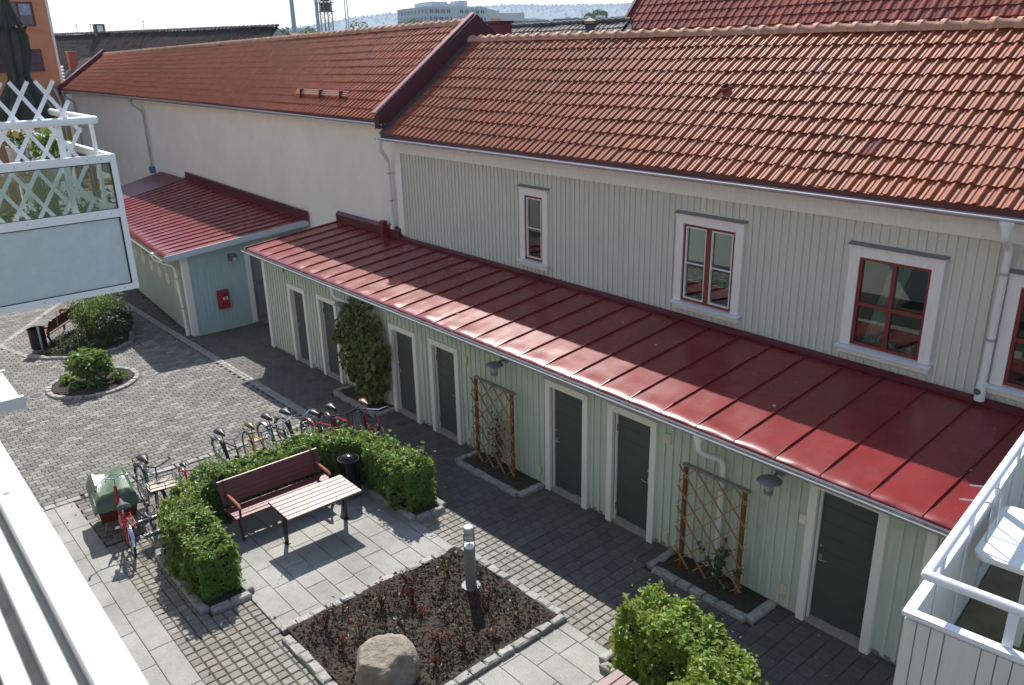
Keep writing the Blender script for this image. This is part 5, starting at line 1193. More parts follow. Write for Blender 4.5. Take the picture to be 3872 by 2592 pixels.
hedge('clipped horseshoe hedge wrapped around the red bench and table', u_path(-10.72,-12.97,-5.76,-2.19,.95), .60, .78, 36000, .062, M_hedge, 31)
hedge('bright clipped hedge at the lower right beside the second table', u_path(-5.42,-3.85,-5.7,-2.38,.75)[::-1], .72, .93, 34000, .060, M_hedge2, 32)
def shrub(name, label, cat, x, y, r_, h, n, size, M, seed, stems=6, lean=0, flat=1.0, group=None):
    t = thing(name, label, cat, (x, y, gz(x)), group=group); rr = np.random.default_rng(seed); pts = []; nr_ = []
    for k in range(stems):
        a = rr.uniform(0, 6.28); q = r_*rr.uniform(.3,.8); MB().tube([(x,y,gz(x)),(x+q*.4*math.cos(a),y+q*.4*math.sin(a),gz(x,h*.5)),(x+q*math.cos(a),y+q*math.sin(a),gz(x,h*.85))],[.01,.008,.004],5).build('stem', M_stem, t)
    lobes = [(rr.uniform(-.5,.5)*r_, rr.uniform(-.5,.5)*r_, rr.uniform(.35,.85)*h, rr.uniform(.35,.6)) for _ in range(10)]
    for k in range(n):
        lx, ly, lz, s_ = lobes[k % 10]; d = rr.normal(size=3); d /= np.linalg.norm(d); q = rr.uniform(.6,1.08)
        p = (x+lx+d[0]*s_*r_*q, y+ly+d[1]*s_*r_*q, gz(x, max(.04, lz+d[2]*s_*h*.5*q*flat))); pts.append(p); nr_.append(d*.6+np.array([0,0,.8]))
    leafmesh('foliage', np.array(pts), size, M, t, up=np.array(nr_), spread=.9, seed=seed)
    return t
shrub('leafy_shrub','bright green leafy shrub in the middle of the round bed','shrub',-21.70,-4.68,.60,.92,1700,.13,M_mid,41,11)
for k,(x,y,r_,h,lab,M) in enumerate([(-21.35,-4.12,.20,.26,'small green perennial clump right of the shrub in the round bed',M_mid),(-21.30,-4.72,.20,.24,'low perennial clump in front of the shrub in the round bed',M_mid),(-21.62,-5.05,.17,.2,'pale low clump at the front edge of the round bed',M_mid),(-22.1,-5.22,.16,.2,'small clump left of the shrub in the round bed',M_hedge),(-22.38,-5.1,.16,.18,'leftmost tiny clump in the round bed',M_mid)]):
    shrub('perennial_clump',lab,'plant',x,y,r_*1.25,h*1.2,150,.09,M,50+k,3,group='perennials in the round bed')
def cover(label, poly, n, h, size, M, seed, name='ground_cover'):
    r = np.random.default_rng(seed); P = []; xs = [p[0] for p in poly]; ys = [p[1] for p in poly]
    while len(P) < n:
        x, y = r.uniform(min(xs),max(xs)), r.uniform(min(ys),max(ys))
        if in_poly(x, y, poly): P.append((x, y, gz(x, .03+h*r.uniform()*(.6+.4*math.sin(x*4)*math.cos(y*5)))))
    o = bpy.data.objects.new('tmp', None); COL.objects.link(o); ORG[o.name] = (0,0,0)
    q = leafmesh(name, np.array(P), size, M, o, spread=1.1, seed=seed); q.parent = None; bpy.data.objects.remove(o); q['label'] = label; q['category'] = 'ground cover'; return q
cover('low dark green ground cover filling the curved bed', [(-25.3,-5.2),(-24.9,-4.9),(-24.5,-4.3),(-24.5,-3.6),(-25.5,-3.0),(-28,-2.6),(-28.3,-2.9),(-26.5,-4.25),(-25.9,-4.85)], 6500, .24, .055, M_dark, 61)
cover('reddish brown dead leaves scattered on the round bed', [(-22.3,-5.4),(-21.2,-5.1),(-20.95,-4.5),(-21.3,-4.0),(-21.6,-4.6)], 420, .03, .05, mat('dead_leaf', (.16,.05,.025), .8, piece=.4), 62, 'dead_leaves')
shrub('glossy_shrub','glossy dark evergreen shrub at the right end of the curved bed','shrub',-24.95,-3.15,.62,1.05,2600,.10,M_dark,71)
shrub('arching_shrub','tall feathery green shrub with thin canes in the curved bed','shrub',-25.5,-3.75,.55,1.45,2400,.055,M_mid,72,14)
shrub('dense_shrub','broad mid green shrub in the middle of the curved bed','shrub',-26.2,-3.0,.7,1.25,2600,.07,M_mid,73)
shrub('low_shrub','low yellowish shrub at the far end of the curved bed behind the bench','shrub',-28.6,-2.75,.6,.5,1300,.07,M_hedge,74)
shrub('low_shrub','low green shrub between the far bench and the tall shrubs','shrub',-27.4,-2.75,.55,.8,1200,.07,M_mid,75)
t = thing('garden_canes','pair of thin bamboo canes leaning in the curved bed','canes',(-25.0,-4.6,gz(-25)))
for (x,y) in ((-25.0,-4.65),(-24.75,-4.25)): MB().tube([(x,y,gz(x)),(x-.12,y+.1,gz(x,1.25))],.009,5).build('cane', mat('bamboo', (.35,.25,.10), .7), t)
# climbing vine on the shed
t = thing('climbing_vine','large leafy climbing vine growing up the shed wall beside the second door','vine',(-15.5,-.35,gz(-15.5)))
rr = np.random.default_rng(5); pts=[]; nn=[]
blobs = [(-16.15,1.25,.45,.45,.9),(-15.6,.9,.75,.55,1.2),(-15.35,1.75,.40,.30,.5),(-15.9,1.75,.28,.22,.4),(-14.95,1.15,.42,.40,.8),(-15.6,.25,.75,.40,1.0),(-16.2,.45,.45,.45,.7),(-15.15,.35,.5,.4,.7),(-15.45,-.15,.45,.22,.5),(-15.2,1.45,.3,.3,.4),(-16.5,1.0,.3,.2,.3),(-15.0,.75,.35,.3,.5)]
wsum = sum(b[4] for b in blobs)
for (bx_, bz, rx_, rz_, w_) in blobs:
    for k in range(int(1450*w_/wsum)):
        a = rr.uniform(0,6.28); q = math.sqrt(rr.uniform()); x = bx_+rx_*q*math.cos(a); z = bz+rz_*q*math.sin(a); y = -.16-.42*math.sqrt(max(0,1-q*q))*rr.uniform(.5,1); pts.append((x,y,z)); nn.append((.35*math.cos(a),-.8,.55))
leafmesh('foliage', np.array(pts), .125, M_vine, t, up=np.array(nn), spread=.75, seed=9, aspect=.85)
for k in range(9):
    x = rng.uniform(-16.1,-15.0); MB().tube([(-15.45+rng.uniform(-.3,.3),-.3,gz(-15.5,.02)),(x,-.25,.4),(x+rng.uniform(-.3,.3),-.2,1.0),(x+rng.uniform(-.3,.3),-.18,1.6)],[.02,.014,.01,.006],5).build('stem', M_stem, t)
def wispy(label, x, y, h, n, M, leafs, size, seed, spread=.25):
    t = thing('climbing_plant', label, 'plant', (x,y,gz(x))); r = random.Random(seed); P=[]
    for k in range(n):
        a = r.uniform(0,6.28); q = r.uniform(.2,1)*spread; z1 = h*r.uniform(.5,1); e = (x+q*math.cos(a), y+abs(q*math.sin(a))*.4, gz(x,z1)); MB().tube([(x,y,gz(x,.02)),(x+q*.3*math.cos(a),y,gz(x,z1*.5)),e],[.006,.005,.002],4).build('stem', M, t)
        for j in range(leafs): u = r.uniform(.25,1); P.append((x+(e[0]-x)*u+r.gauss(0,.03), y+r.gauss(0,.05), gz(x,.02)+(e[2]-gz(x,.02))*u+r.gauss(0,.04)))
    leafmesh('foliage', np.array(P), size, mat('dull_leaf', (.07,.08,.055), .7, piece=.3, trans=.1) if n > 14 else M_dark, t, seed=seed, spread=1.2)
wispy('dry grey green wispy plant behind the left trellis', -10.85, -.25, 1.25, 22, M_greywood, 9, .06, 3)
wispy('sparse dark climbing rose at the foot of the right trellis', -5.75, -.42, .85, 9, M_stem, 16, .075, 4, .55)
# rose bushes
M_rl = mat('rose_leaf_green', (.09,.14,.07), .45, piece=.3, trans=.2); M_rr = mat('rose_leaf_red', (.17,.03,.015), .45, piece=.3, trans=.3); M_rs = mat('rose_stem', (.09,.025,.015), .7)
roses = [(-8.83,-5.03,.42,6,.75,'bare dark rose bush in the left corner of the rose bed'),(-8.85,-4.70,.25,3,.5,'thin rose bush near the left curb of the rose bed'),(-8.43,-4.74,.30,5,.55,'rose bush with pale leaves behind the boulder on its left'),(-8.72,-4.19,.40,6,.35,'rose bush with pale green leaves midway along the plaza curb'),(-8.51,-3.80,.48,7,.8,'tall dark twiggy rose bush in the upper half of the rose bed'),(-8.12,-3.92,.22,3,.8,'small reddish rose bush in the centre of the bed'),(-7.97,-4.29,.38,4,.15,'pale leaved single stem rose bush right behind the boulder'),(-8.66,-3.07,.42,7,.2,'leafy green and red rose bush nearest the top corner of the bed'),(-8.40,-3.36,.30,5,.25,'white green leaved low rose bush left of the bollard lamp'),(-7.61,-3.16,.42,8,.95,'dark bare rose bush just right of the bollard lamp'),(-7.21,-2.95,.36,6,.25,'green leaved rose bush by the right curb beside the setts'),(-7.44,-4.09,.32,5,.9,'twiggy red rose bush right of the boulder top'),(-7.18,-3.90,.42,7,.6,'tall thin rose bush with long stems right of centre'),(-7.21,-4.32,.22,5,.8,'low rose bush close to the boulder on its right'),(-8.25,-5.13,.34,6,.85,'dark rose bush just left of the boulder'),(-7.10,-3.45,.2,5,.7,'low bright red leaved rose bush near the right curb'),(-8.95,-3.62,.30,4,.9,'thin dark rose stems near the upper left curb'),(-7.85,-3.70,.25,4,.5,'small mixed rose bush between bollard and boulder')]
for k,(x,y,h,n,red,lab) in enumerate(roses):
    t = thing('rose_bush', lab, 'rose bush', (x,y,gz(x,.06)), group='rose bushes in the square bed'); r = random.Random(100+k); PG=[]; PR_=[]
    for j in range(n):
        a = r.uniform(0,6.28); q = r.uniform(.25,.65)*h*.6; z1 = h*r.uniform(.6,1); e = Vector((x+q*math.cos(a), y+q*math.sin(a), gz(x,.05+z1))); b_ = Vector((x+r.uniform(-.02,.02),y+r.uniform(-.02,.02),gz(x,.04))); m_ = b_.lerp(e,.5)+Vector((r.uniform(-.02,.02),r.uniform(-.02,.02),.03))
        MB().tube([b_,m_,e],[.0075,.006,.0035],5).build('stem', M_rs, t)
        if r.random() < .7: e2 = m_+Vector((r.uniform(-.1,.1),r.uniform(-.1,.1),h*.3)); MB().tube([m_,e2],[.005,.003],4).build('stem', M_rs, t)
        for i in range(5):
            u = r.uniform(.4,1.05); c = b_.lerp(e,u)+Vector((r.gauss(0,.045),r.gauss(0,.045),r.gauss(0,.03))); (PR_ if r.random() < red else PG).append(tuple(c))
    if PG: leafmesh('leaves', np.array(PG), .052, M_rl, t, seed=k, spread=.9, aspect=.6)
    if PR_: leafmesh('young_leaves', np.array(PR_), .042, M_rr, t, seed=k+50, spread=1.1, aspect=.55)
# scraps of leaf litter and weeds on the paving
def litter(name, label, n, size, M, fn, seed, h=.012):
    r = np.random.default_rng(seed); P = []
    while len(P) < n:
        q = fn(r)
        if q is not None: P.append((q[0], q[1], gz(q[0], h)))
    P = np.array(P); e = bpy.data.objects.new('tmp', None); COL.objects.link(e); ORG[e.name] = (0,0,0)
    o = leafmesh(name, P, size, M, e, spread=.5, seed=seed, sizevar=.5); o.parent = None; bpy.data.objects.remove(e); o['label'] = label; o['category'] = 'litter'
def _l1(r): return (r.uniform(-24,-2), r.choice([-1.72,-5.5,-2.46,-6.64,-.2,-1.9])+r.normal()*.12)
def _l2(r): return (r.uniform(-15,-2), r.uniform(-6.6,-.2))
litter('leaf_litter', 'tiny brown leaf scraps lying along the paving edges', 420, .035, mat('litter_brown', (.10,.07,.03), .9, piece=.5), _l1, 91)
litter('leaf_litter', 'sparse pale scraps and petals scattered over the alley and plaza', 160, .028, mat('litter_pale', (.35,.33,.22), .9, piece=.4), _l2, 92)
def _w(r):
    k = r.integers(0, 5); x = r.uniform(-13,-2)
    return [(x, -5.50+r.normal()*.015), (x, -2.455+r.normal()*.015), (x, -1.80+r.normal()*.02), (-9.30+r.normal()*.02, r.uniform(-5.5,-2.4)), (r.uniform(-12.6,-10.4), -6.17+r.normal()*.02)][k]
litter('joint_weeds', 'small moss and weed tufts growing in the paving joints', 900, .022, M_hedge, _w, 93, .010)
# clods on the rose bed
r = random.Random(8); V=[]; F=[]
for k in range(5200):
    x, y = r.uniform(-9.15,-6.9), r.uniform(-5.4,-2.53); s = r.choice([.008,.011,.015,.024])*r.uniform(.7,1.3); z = gz(x,.065); b0 = len(V)
    for (a,b_,c) in ((1,0,0),(-.5,.87,0),(-.5,-.87,0),(0,0,1)): V.append((x+s*(a+r.uniform(-.3,.3)), y+s*(b_+r.uniform(-.3,.3)), z+s*(c*1.1)+r.uniform(0,.008)))
    F += [(b0,b0+1,b0+3),(b0+1,b0+2,b0+3),(b0+2,b0,b0+3)]
me = bpy.data.meshes.new('clods'); me.from_pydata(V,[],F); me.materials.append(mat('clod', (.055,.040,.029), 1, piece=.5))
o = link('soil_clods', me, rose_bed, 'stuff'); me.transform(Matrix.Translation(-Vector(ORG[rose_bed.name])))
# ---------------------------------------------------------------- bicycles
M_tyre = mat('tyre', (.015,.015,.016), .8); M_chrome = mat('chrome', (.62,.63,.65), .18, metal=1.0); M_grip = mat('black_rubber', (.008,.008,.009), .38); M_orange = mat('orange_reflector', (.8,.22,.02), .3)
M_bred = mat('bike_red', (.42,.012,.015), .25, coat=.5); M_bblack = mat('bike_black', (.012,.012,.014), .22, coat=.5); M_bgrey = mat('bike_bluegrey', (.20,.24,.30), .3, metal=.3); M_byel = mat('bike_yellow', (.6,.33,.02), .3); M_bgreen = mat('bike_green', (.02,.05,.035), .25)
def wheel(t, hub, R, name='wheel', tyre=.02, steer=0.0):
    a = Matrix.Translation(hub) @ Matrix.Rotation(steer, 4, 'Z')
    w_ = MB().ring((0,0,0), R-tyre, tyre, 'y', 36, 7); w_.v = [tuple(a @ Vector(p)) for p in w_.v]; w_ = w_.build(name, M_tyre, t, smooth=True)
    m_ = MB().ring((0,0,0), R-tyre*2.2, .009, 'y', 36, 5); m_.v = [tuple(a @ Vector(p)) for p in m_.v]; m_.build('rim', M_chrome, w_, smooth=True)
    m_ = MB().tube([(0,-.045,0),(0,.045,0)], .02, 8)
    for k in range(16):
        q = 2*math.pi*k/16; s = .025 if k % 2 else -.025; m_.tube([(0,s,0),((R-tyre*2.3)*math.cos(q),0,(R-tyre*2.3)*math.sin(q))], .0016, 3, cap=False)
    m_.v = [tuple(a @ Vector(p)) for p in m_.v]; m_.build('hub_and_spokes', M_chrome, w_)
def bike(label, x, y, rz, frameM, lean=0.03, style='city', s=1.0, rack=True, guards=True, basket=None, seatM=None, steer=0.0, barM=None, lady=False, guardM=None, light=True, cat='bicycle', group='bicycles parked behind the horseshoe hedge', z=0.0):
    t = thing('bicycle', label, cat, (x, y, gz(x, z)), (lean, 0, rz), group=group, local=True); t.scale = (s, s, s)
    R = .34; rh, fh = Vector((-.54,0,R)), Vector((.54,0,R)); bb = Vector((-.08,0,.28)); st = Vector((-.22,0,.74)); ht = Vector((.37,0,.86)); hb = Vector((.42,0,.68)); r_ = .016
    wheel(t, rh, R); wheel(t, fh, R, steer=steer)
    f = MB().tube([bb, st], r_, 8).tube([hb, bb], r_*1.15, 8).tube([ht, hb], r_*1.15, 8)
    if lady: f.tube([hb+Vector((0,0,.09)), Vector((.18,0,.55)), Vector((-.1,0,.42))], r_, 8)
    else: f.tube([ht-Vector((0,0,.03)), st-Vector((0,0,.02))], r_, 8)
    for sgn in (-1, 1): f.tube([bb+Vector((0,sgn*.03,0)), rh+Vector((0,sgn*.055,0))], .009, 6).tube([st-Vector((0,0,.05)), rh+Vector((0,sgn*.055,0))], .008, 6)
    f.build('frame', frameM, t, smooth=True)
    fk = MB(); rot = Matrix.Translation(hb) @ Matrix.Rotation(steer,4,'Z') @ Matrix.Translation(-hb)
    for sgn in (-1, 1): fk.tube([hb, hb+Vector((.02,sgn*.05,-.05)), fh+Vector((-.01,sgn*.05,0))], [.014,.013,.008], 7)
    fk.build('fork', frameM if style != 'mtb' else M_bblack, t, smooth=True)
    MB().tube([st, Vector((-.255,0,.90))], .013, 8).build('seat_post', M_chrome, t, smooth=True)
    sd = MB(); L = [(-.42,.085,.93),(-.38,.10,.955),(-.30,.085,.95),(-.20,.045,.94),(-.12,.022,.94),(-.10,.015,.93)]
    k = 0
    for (xx, w_, zz) in L:
        for j in range(8): a = math.pi*j/7; sd.v.append((xx, w_*math.cos(a), zz-.03+.04*math.sin(a)+ (0.0 if 0 < j < 7 else -.02)))
    for i in range(len(L)-1):
        for j in range(7): sd.f.append((i*8+j, i*8+j+1, (i+1)*8+j+1, (i+1)*8+j))
        sd.f.append((i*8+7, i*8, (i+1)*8, (i+1)*8+7))
    sd.f += [tuple(range(8))[::-1], tuple(range((len(L)-1)*8, len(L)*8))]
    sd.build('saddle', seatM or M_grip, t, smooth=True)
    bm_ = barM or M_chrome; br = Matrix.Translation(ht) @ Matrix.Rotation(steer,4,'Z') @ Matrix.Translation(-ht)
    hz = MB().tube([ht-Vector((0,0,.02)), Vector((.355,0,1.0))], .012, 8)
    if style == 'mtb': bars = [(.30,-.30,1.02),(.38,-.12,1.03),(.40,0,1.01),(.38,.12,1.03),(.30,.30,1.02)]
    else: bars = [(.14,-.28,1.03),(.26,-.27,1.05),(.37,-.13,1.05),(.37,0,1.0),(.37,.13,1.05),(.26,.27,1.05),(.14,.28,1.03)]
    hz.tube(bars, .011, 8); hz.v = [tuple(br @ Vector(p)) for p in hz.v]; hbr = hz.build('handlebar', bm_, t, smooth=True)
    for e in (0, -1):
        p = Vector(bars[e]); q = Vector(bars[1 if e == 0 else -2]); gq = p.lerp(q, .9 if style != 'mtb' else .55)
        g_ = MB().tube([p, gq], .017, 8); g_.v = [tuple(br @ Vector(v)) for v in g_.v]; g_.build('grip', M_grip, hbr, smooth=True)
        g_ = MB().tube([gq+Vector((.02,0,-.01)), gq.lerp(p,.8)+Vector((.06,0,-.03))], .005, 5); g_.v = [tuple(br @ Vector(v)) for v in g_.v]; g_.build('brake_lever', M_chrome, hbr)
    cr = MB().lathe([(.09,-.003),(.09,.003)], bb+Vector((0,-.05,0)), 22, 'y').tube([bb+Vector((0,-.06,0)), bb+Vector((.14,-.06,-.08))], .009, 6).tube([bb+Vector((0,.06,0)), bb+Vector((-.14,.06,.08))], .009, 6).build('crank', M_chrome, t)
    for (xx, yy, zz) in ((.06,-.11,.20),(-.22,.11,.36)): MB().box(xx-.04, xx+.04, yy-.045, yy+.045, zz-.01, zz+.01).build('pedal', M_grip, cr)
    if style == 'city': MB().prism([(-.6,-.07,R-.04),(-.6,-.07,R+.05),(0,-.07,.36),(.05,-.07,.28),(0,-.07,.21)], (0,.012,0)).build('chain_guard', M_bblack, t)
    if guards:
        gm = guardM or frameM
        for (h_, a0, a1) in ((rh, .1, 3.0), (fh, .5, 2.9)):
            g_ = MB(); n_ = 16
            for i in range(n_+1):
                a = a0+(a1-a0)*i/n_
                for yy in (-.028, 0, .028): g_.v.append((h_.x+(R+.02+(.008 if yy == 0 else 0))*math.cos(a), yy, h_.z+(R+.02+(.008 if yy == 0 else 0))*math.sin(a)))
            for i in range(n_):
                for j in (0, 1): g_.f.append((i*3+j, i*3+j+1, (i+1)*3+j+1, (i+1)*3+j))
            if h_ is fh: g_.v = [tuple(Matrix.Translation(fh) @ Matrix.Rotation(steer,4,'Z') @ Matrix.Translation(-fh) @ Vector(p)) for p in g_.v]
            g_.build('mudguard', gm, t, smooth=True)
    if rack:
        g_ = MB().tube([(-.28,-.06,.72),(-.78,-.075,.74),(-.80,0,.74),(-.78,.075,.74),(-.28,.06,.72)], .007, 6).tube([(-.3,0,.725),(-.8,0,.74)], .005, 5)
        for yy in (-.075,.075): g_.tube([(-.74,yy,.74),(-.55,yy*.8,.35)], .006, 5)
        for xx in (-.4,-.52,-.64): g_.tube([(xx,-.075,.735),(xx,.075,.735)], .004, 4)
        g_.build('rear_rack', barM if barM else M_chrome, t); MB().lathe([(.025,0),(.025,.012)], (-.86,0,.60), 10, 'x').build('reflector', M_orange if style == 'city' else M_bred, t)
    if light: MB().lathe([(.03,0),(.038,.05),(.03,.055)], (.47,0,.86), 12, 'x').build('headlamp', M_chrome, t, smooth=True)
    if basket == 'front_tray':
        b_ = MB(); x0, x1, y0, y1, z0, z1 = .42, .80, -.24, .24, .78, .92
        for zz in (z0, (z0+z1)/2, z1): b_.tube([(x0,y0,zz),(x1,y0,zz),(x1,y1,zz),(x0,y1,zz)], .007, 5, closed=True)
        for (xx, yy) in [(x0,y0),(x1,y0),(x1,y1),(x0,y1),(x1,0),(x0,0),((x0+x1)/2,y0),((x0+x1)/2,y1)]: b_.tube([(xx,yy,z0),(xx,yy,z1)], .006, 5)
        for yy in (-.12,.12): b_.tube([(x1-.04,yy,z0),(.56,yy*.5,.36)], .007, 5)
        bo = b_.build('front_carrier', M_bblack, t)
        for k in range(4): MB().box(x0+.02+k*.088, x0+.10+k*.088, y0+.01, y1-.01, z0+.002, z0+.016).build('carrier_board', mat('pale_board', (.48,.40,.32), .7, .1, 9), bo)
    if basket == 'wire':
        b_ = MB(); c = Vector((.60,0,.72))
        for (zz, q) in ((0,.13),(.09,.15),(.2,.17)): b_.ring(c+Vector((0,0,zz)), q, .005, 'z', 20, 4)
        for k in range(14): a = k*2*math.pi/14; b_.tube([c+Vector((.13*math.cos(a),.13*math.sin(a),0)), c+Vector((.17*math.cos(a),.17*math.sin(a),.2))], .004, 4)
        b_.build('wire_basket', M_bblack, t)
    MB().tube([(-.2,.06,.28),(-.28,.16,.02)], .007, 5).build('kickstand', M_chrome, t)
    return t
G_ = 'bicycles parked behind the horseshoe hedge'
bike('black city bicycle with chrome handlebar and rear rack, leftmost behind the hedge', -14.12, -4.10, .02, M_bblack, .06)
bike('small black and yellow mountain bicycle with yellow edged saddle, second from the left', -14.15, -3.62, -.06, M_byel, -.05, 'mtb', .93, rack=False, guards=False, seatM=mat('saddle_yellow', (.06,.05,.01), .4), barM=M_bblack, light=False)
bike('dark bicycle with flat silver bars and silver mudguards, third from the left', -14.15, -3.14, .04, M_bgreen, .05, 'mtb', 1.0, rack=False, guardM=M_chrome, light=False)
bike('old bicycle with silver rear rack and round wire basket behind the middle of the hedge', -14.12, -2.74, .05, M_bblack, .07, 'city', 1.0, basket='wire', lady=True)
bike('red bicycle with black handlebar between the basket bicycle and the tall saddle', -13.72, -2.42, .06, M_bred, -.04, 'mtb', .97, rack=False, barM=M_bblack, light=False)
bike('red and black bicycle with tall saddle and rear rack, second from the right', -13.62, -2.02, .0, M_bred, .05, 'mtb', 1.02, barM=M_bblack, light=False, guardM=M_bblack)
bike('bright red bicycle with silver handlebar nearest the shed, rightmost behind the hedge', -13.33, -1.56, -.12, M_bred, -.05, 'mtb', 1.03, rack=False, guards=False, lady=True, seatM=mat('saddle_red', (.12,.02,.02), .4), light=False, steer=-.2)
bike('blue grey bicycle with a black front carrier tray left of the hedge', -13.94, -5.70, -.01, M_bgrey, -.08, 'city', 1.03, basket='front_tray', barM=M_bblack, guardM=M_bblack, group='bicycles in the ground rack left of the hedge')
kb = bike('small red child bicycle with stabiliser wheels between the tray bicycle and the hedge', -14.08, -4.97, -.02, M_bred, 0, 'mtb', .62, rack=False, barM=M_bblack, guards=True, light=False, group='bicycles in the ground rack left of the hedge')
for sgn in (-1, 1):
    wheel(kb, Vector((-.56, sgn*.26, .12)), .12, 'stabiliser_wheel', .02); MB().tube([(-.54,sgn*.05,.34),(-.56,sgn*.2,.22),(-.56,sgn*.24,.12)], .01, 5).build('stabiliser_arm', M_chrome, kb)
# cargo bicycle with covered box
cx, cy = -13.2, -6.36
t = thing('cargo_bicycle', 'red cargo bicycle with a dark red front box under a green tarpaulin', 'cargo bicycle', (cx, cy, gz(cx)), (.02, 0, math.pi-.10), local=True)
wheel(t, Vector((-.48,0,.28)), .28); wheel(t, Vector((1.50,0,.25)), .25)
MB().tube([(-.48,-.05,.28),(-.1,-.04,.25),(.1,0,.25)],.011,6).tube([(-.48,.05,.28),(-.1,.04,.25),(.1,0,.25)],.011,6).tube([(.08,0,.25),(-.12,0,.62)],.02,8).tube([(.08,0,.25),(.34,0,.62)],.022,8).tube([(.34,0,.32),(.36,0,.92)],.028,10).tube([(.1,0,.25),(.34,0,.16),(1.4,0,.16),(1.5,0,.25)],.025,8).tube([(-.12,0,.58),(-.48,.05,.28)],.01,6).tube([(-.12,0,.58),(-.48,-.05,.28)],.01,6).build('frame', M_bred, t, smooth=True)
MB().tube([(-.12,0,.6),(-.16,0,.80)],.014,8).build('seat_post', M_chrome, t, smooth=True)
sd = MB(); L = [(-.34,.10,.84),(-.30,.115,.875),(-.22,.09,.86),(-.12,.04,.85),(-.03,.02,.86),(0,.012,.85)]
for (xx, w_, zz) in L:
    for j in range(8): a = math.pi*j/7; sd.v.append((xx, w_*math.cos(a), zz-.03+.04*math.sin(a)))
for i in range(5):
    for j in range(7): sd.f.append((i*8+j, i*8+j+1, (i+1)*8+j+1, (i+1)*8+j))
    sd.f.append((i*8+7, i*8, (i+1)*8, (i+1)*8+7))
sd.f += [tuple(range(8))[::-1], tuple(range(40,48))]; sd.build('saddle', mat('grey_saddle', (.09,.09,.10), .35), t, smooth=True)
hb_ = MB().tube([(.36,0,.9),(.36,0,1.04)],.014,8).tube([(.16,-.31,1.03),(.26,-.28,1.06),(.38,-.14,1.09),(.37,0,1.05),(.38,.14,1.09),(.26,.28,1.06),(.16,.31,1.03)],.012,8).build('handlebar', M_chrome, t, smooth=True)
for sgn in (-1, 1):
    MB().tube([(.13,sgn*.315,1.025),(.25,sgn*.283,1.055)],.018,8).build('grip', M_grip, hb_, smooth=True); MB().tube([(.30,sgn*.25,1.05),(.20,sgn*.30,.99)],.006,5).build('brake_lever', M_chrome, hb_)
MB().lathe([(.03,0),(.03,.02),(.005,.035)],(.33,-.2,1.07),12).build('bell', M_chrome, hb_, smooth=True)
MB().ring((.40,0,.98),.13,.004,'x',20,4,.2,2.9).build('brake_cable', M_grip, hb_)
bx_ = MB().hexa([(.52,-.27,.20),(1.30,-.22,.20),(1.30,.22,.20),(.52,.27,.20),(.44,-.33,.60),(1.38,-.29,.60),(1.38,.29,.60),(.44,.33,.60)]).build('cargo_box', mat('box_maroon', (.13,.022,.018), .5, .1, 5), t)
MB().hexa([(.43,-.335,.60),(1.39,-.295,.60),(1.39,.295,.60),(.43,.335,.60),(.43,-.335,.612),(1.39,-.295,.612),(1.39,.295,.612),(.43,.335,.612)]).build('box_rim', M_chrome, bx_)
cv = MB(); nx, ny = 16, 12
for j in range(ny+1):
    for i in range(nx+1):
        u, v = i/nx, j/ny; xx = .38+1.05*u; hw = .375-.03*u; yy = -hw+2*hw*v; e = min(u, 1-u, 1) ; e2 = min(v, 1-v)
        zz = .76-.03*math.sin(u*5)-.02*math.cos(v*7+u*3)+rng.uniform(-.006,.006); d = min(e*1.05, e2*2*hw)
        if d < .09: zz -= (.09-d)*2.0+rng.uniform(0,.02)
        if d < .01: zz -= .08+rng.uniform(0,.04)
        cv.v.append((xx, yy, zz))
for j in range(ny):
    for i in range(nx): a = j*(nx+1)+i; cv.f.append((a,a+1,a+nx+2,a+nx+1))
cv.build('tarpaulin', mat('green_tarpaulin', (.075,.125,.07), .33, .25, 6, .8, bscale=14), t, smooth=True)
for sgn in (-1,1): MB().tube([(.52,sgn*.2,.22),(.44,sgn*.27,.01)],.01,6).lathe([(.025,-.01),(.025,.01)],(.44,sgn*.27,.01),8).build('stand_leg', M_lamp, t)
g_ = MB().tube([(-.2,-.09,.60),(-.56,-.10,.60),(-.56,.10,.60),(-.2,.09,.60)],.010,6,closed=True).tube([(-.2,-.08,.66),(-.56,-.09,.66),(-.56,.09,.66),(-.2,.08,.66)],.007,6,closed=True)
for k in range(5): g_.tube([(-.27-.06*k,-.09,.60),(-.27-.06*k,.09,.60)],.004,4)
for (xx,yy) in ((-.2,-.09),(-.56,-.1),(-.56,.1),(-.2,.09)): g_.tube([(xx,yy,.60),(xx,yy,.66)],.006,5)
for yy in (-.09,.09): g_.tube([(-.5,yy,.6),(-.48,yy*.6,.28)],.007,5)
g_.build('rear_rack', M_bred, t, smooth=False)
g_ = MB(); 
for i in range(15):
    a = .2+2.7*i/14
    for yy in (-.03,0,.03): g_.v.append((-.48+(.305+(.01 if yy == 0 else 0))*math.cos(a), yy, .28+(.305+(.01 if yy == 0 else 0))*math.sin(a)))
for i in range(14):
    for j in (0,1): g_.f.append((i*3+j,i*3+j+1,i*3+j+4,i*3+j+3))
g_.build('mudguard', M_chrome, t, smooth=True)
cr = MB().lathe([(.09,-.003),(.09,.003)],(.09,-.06,.25),20,'y').tube([(.09,-.07,.25),(.2,-.07,.15)],.01,6).tube([(.09,.07,.25),(-.02,.07,.35)],.01,6).build('crank', M_chrome, t)
for (xx,yy,zz) in ((.22,-.12,.14),(-.05,.13,.36)): p_ = MB().box(xx-.045,xx+.045,yy-.045,yy+.045,zz-.012,zz+.012).build('pedal', M_grip, cr); 
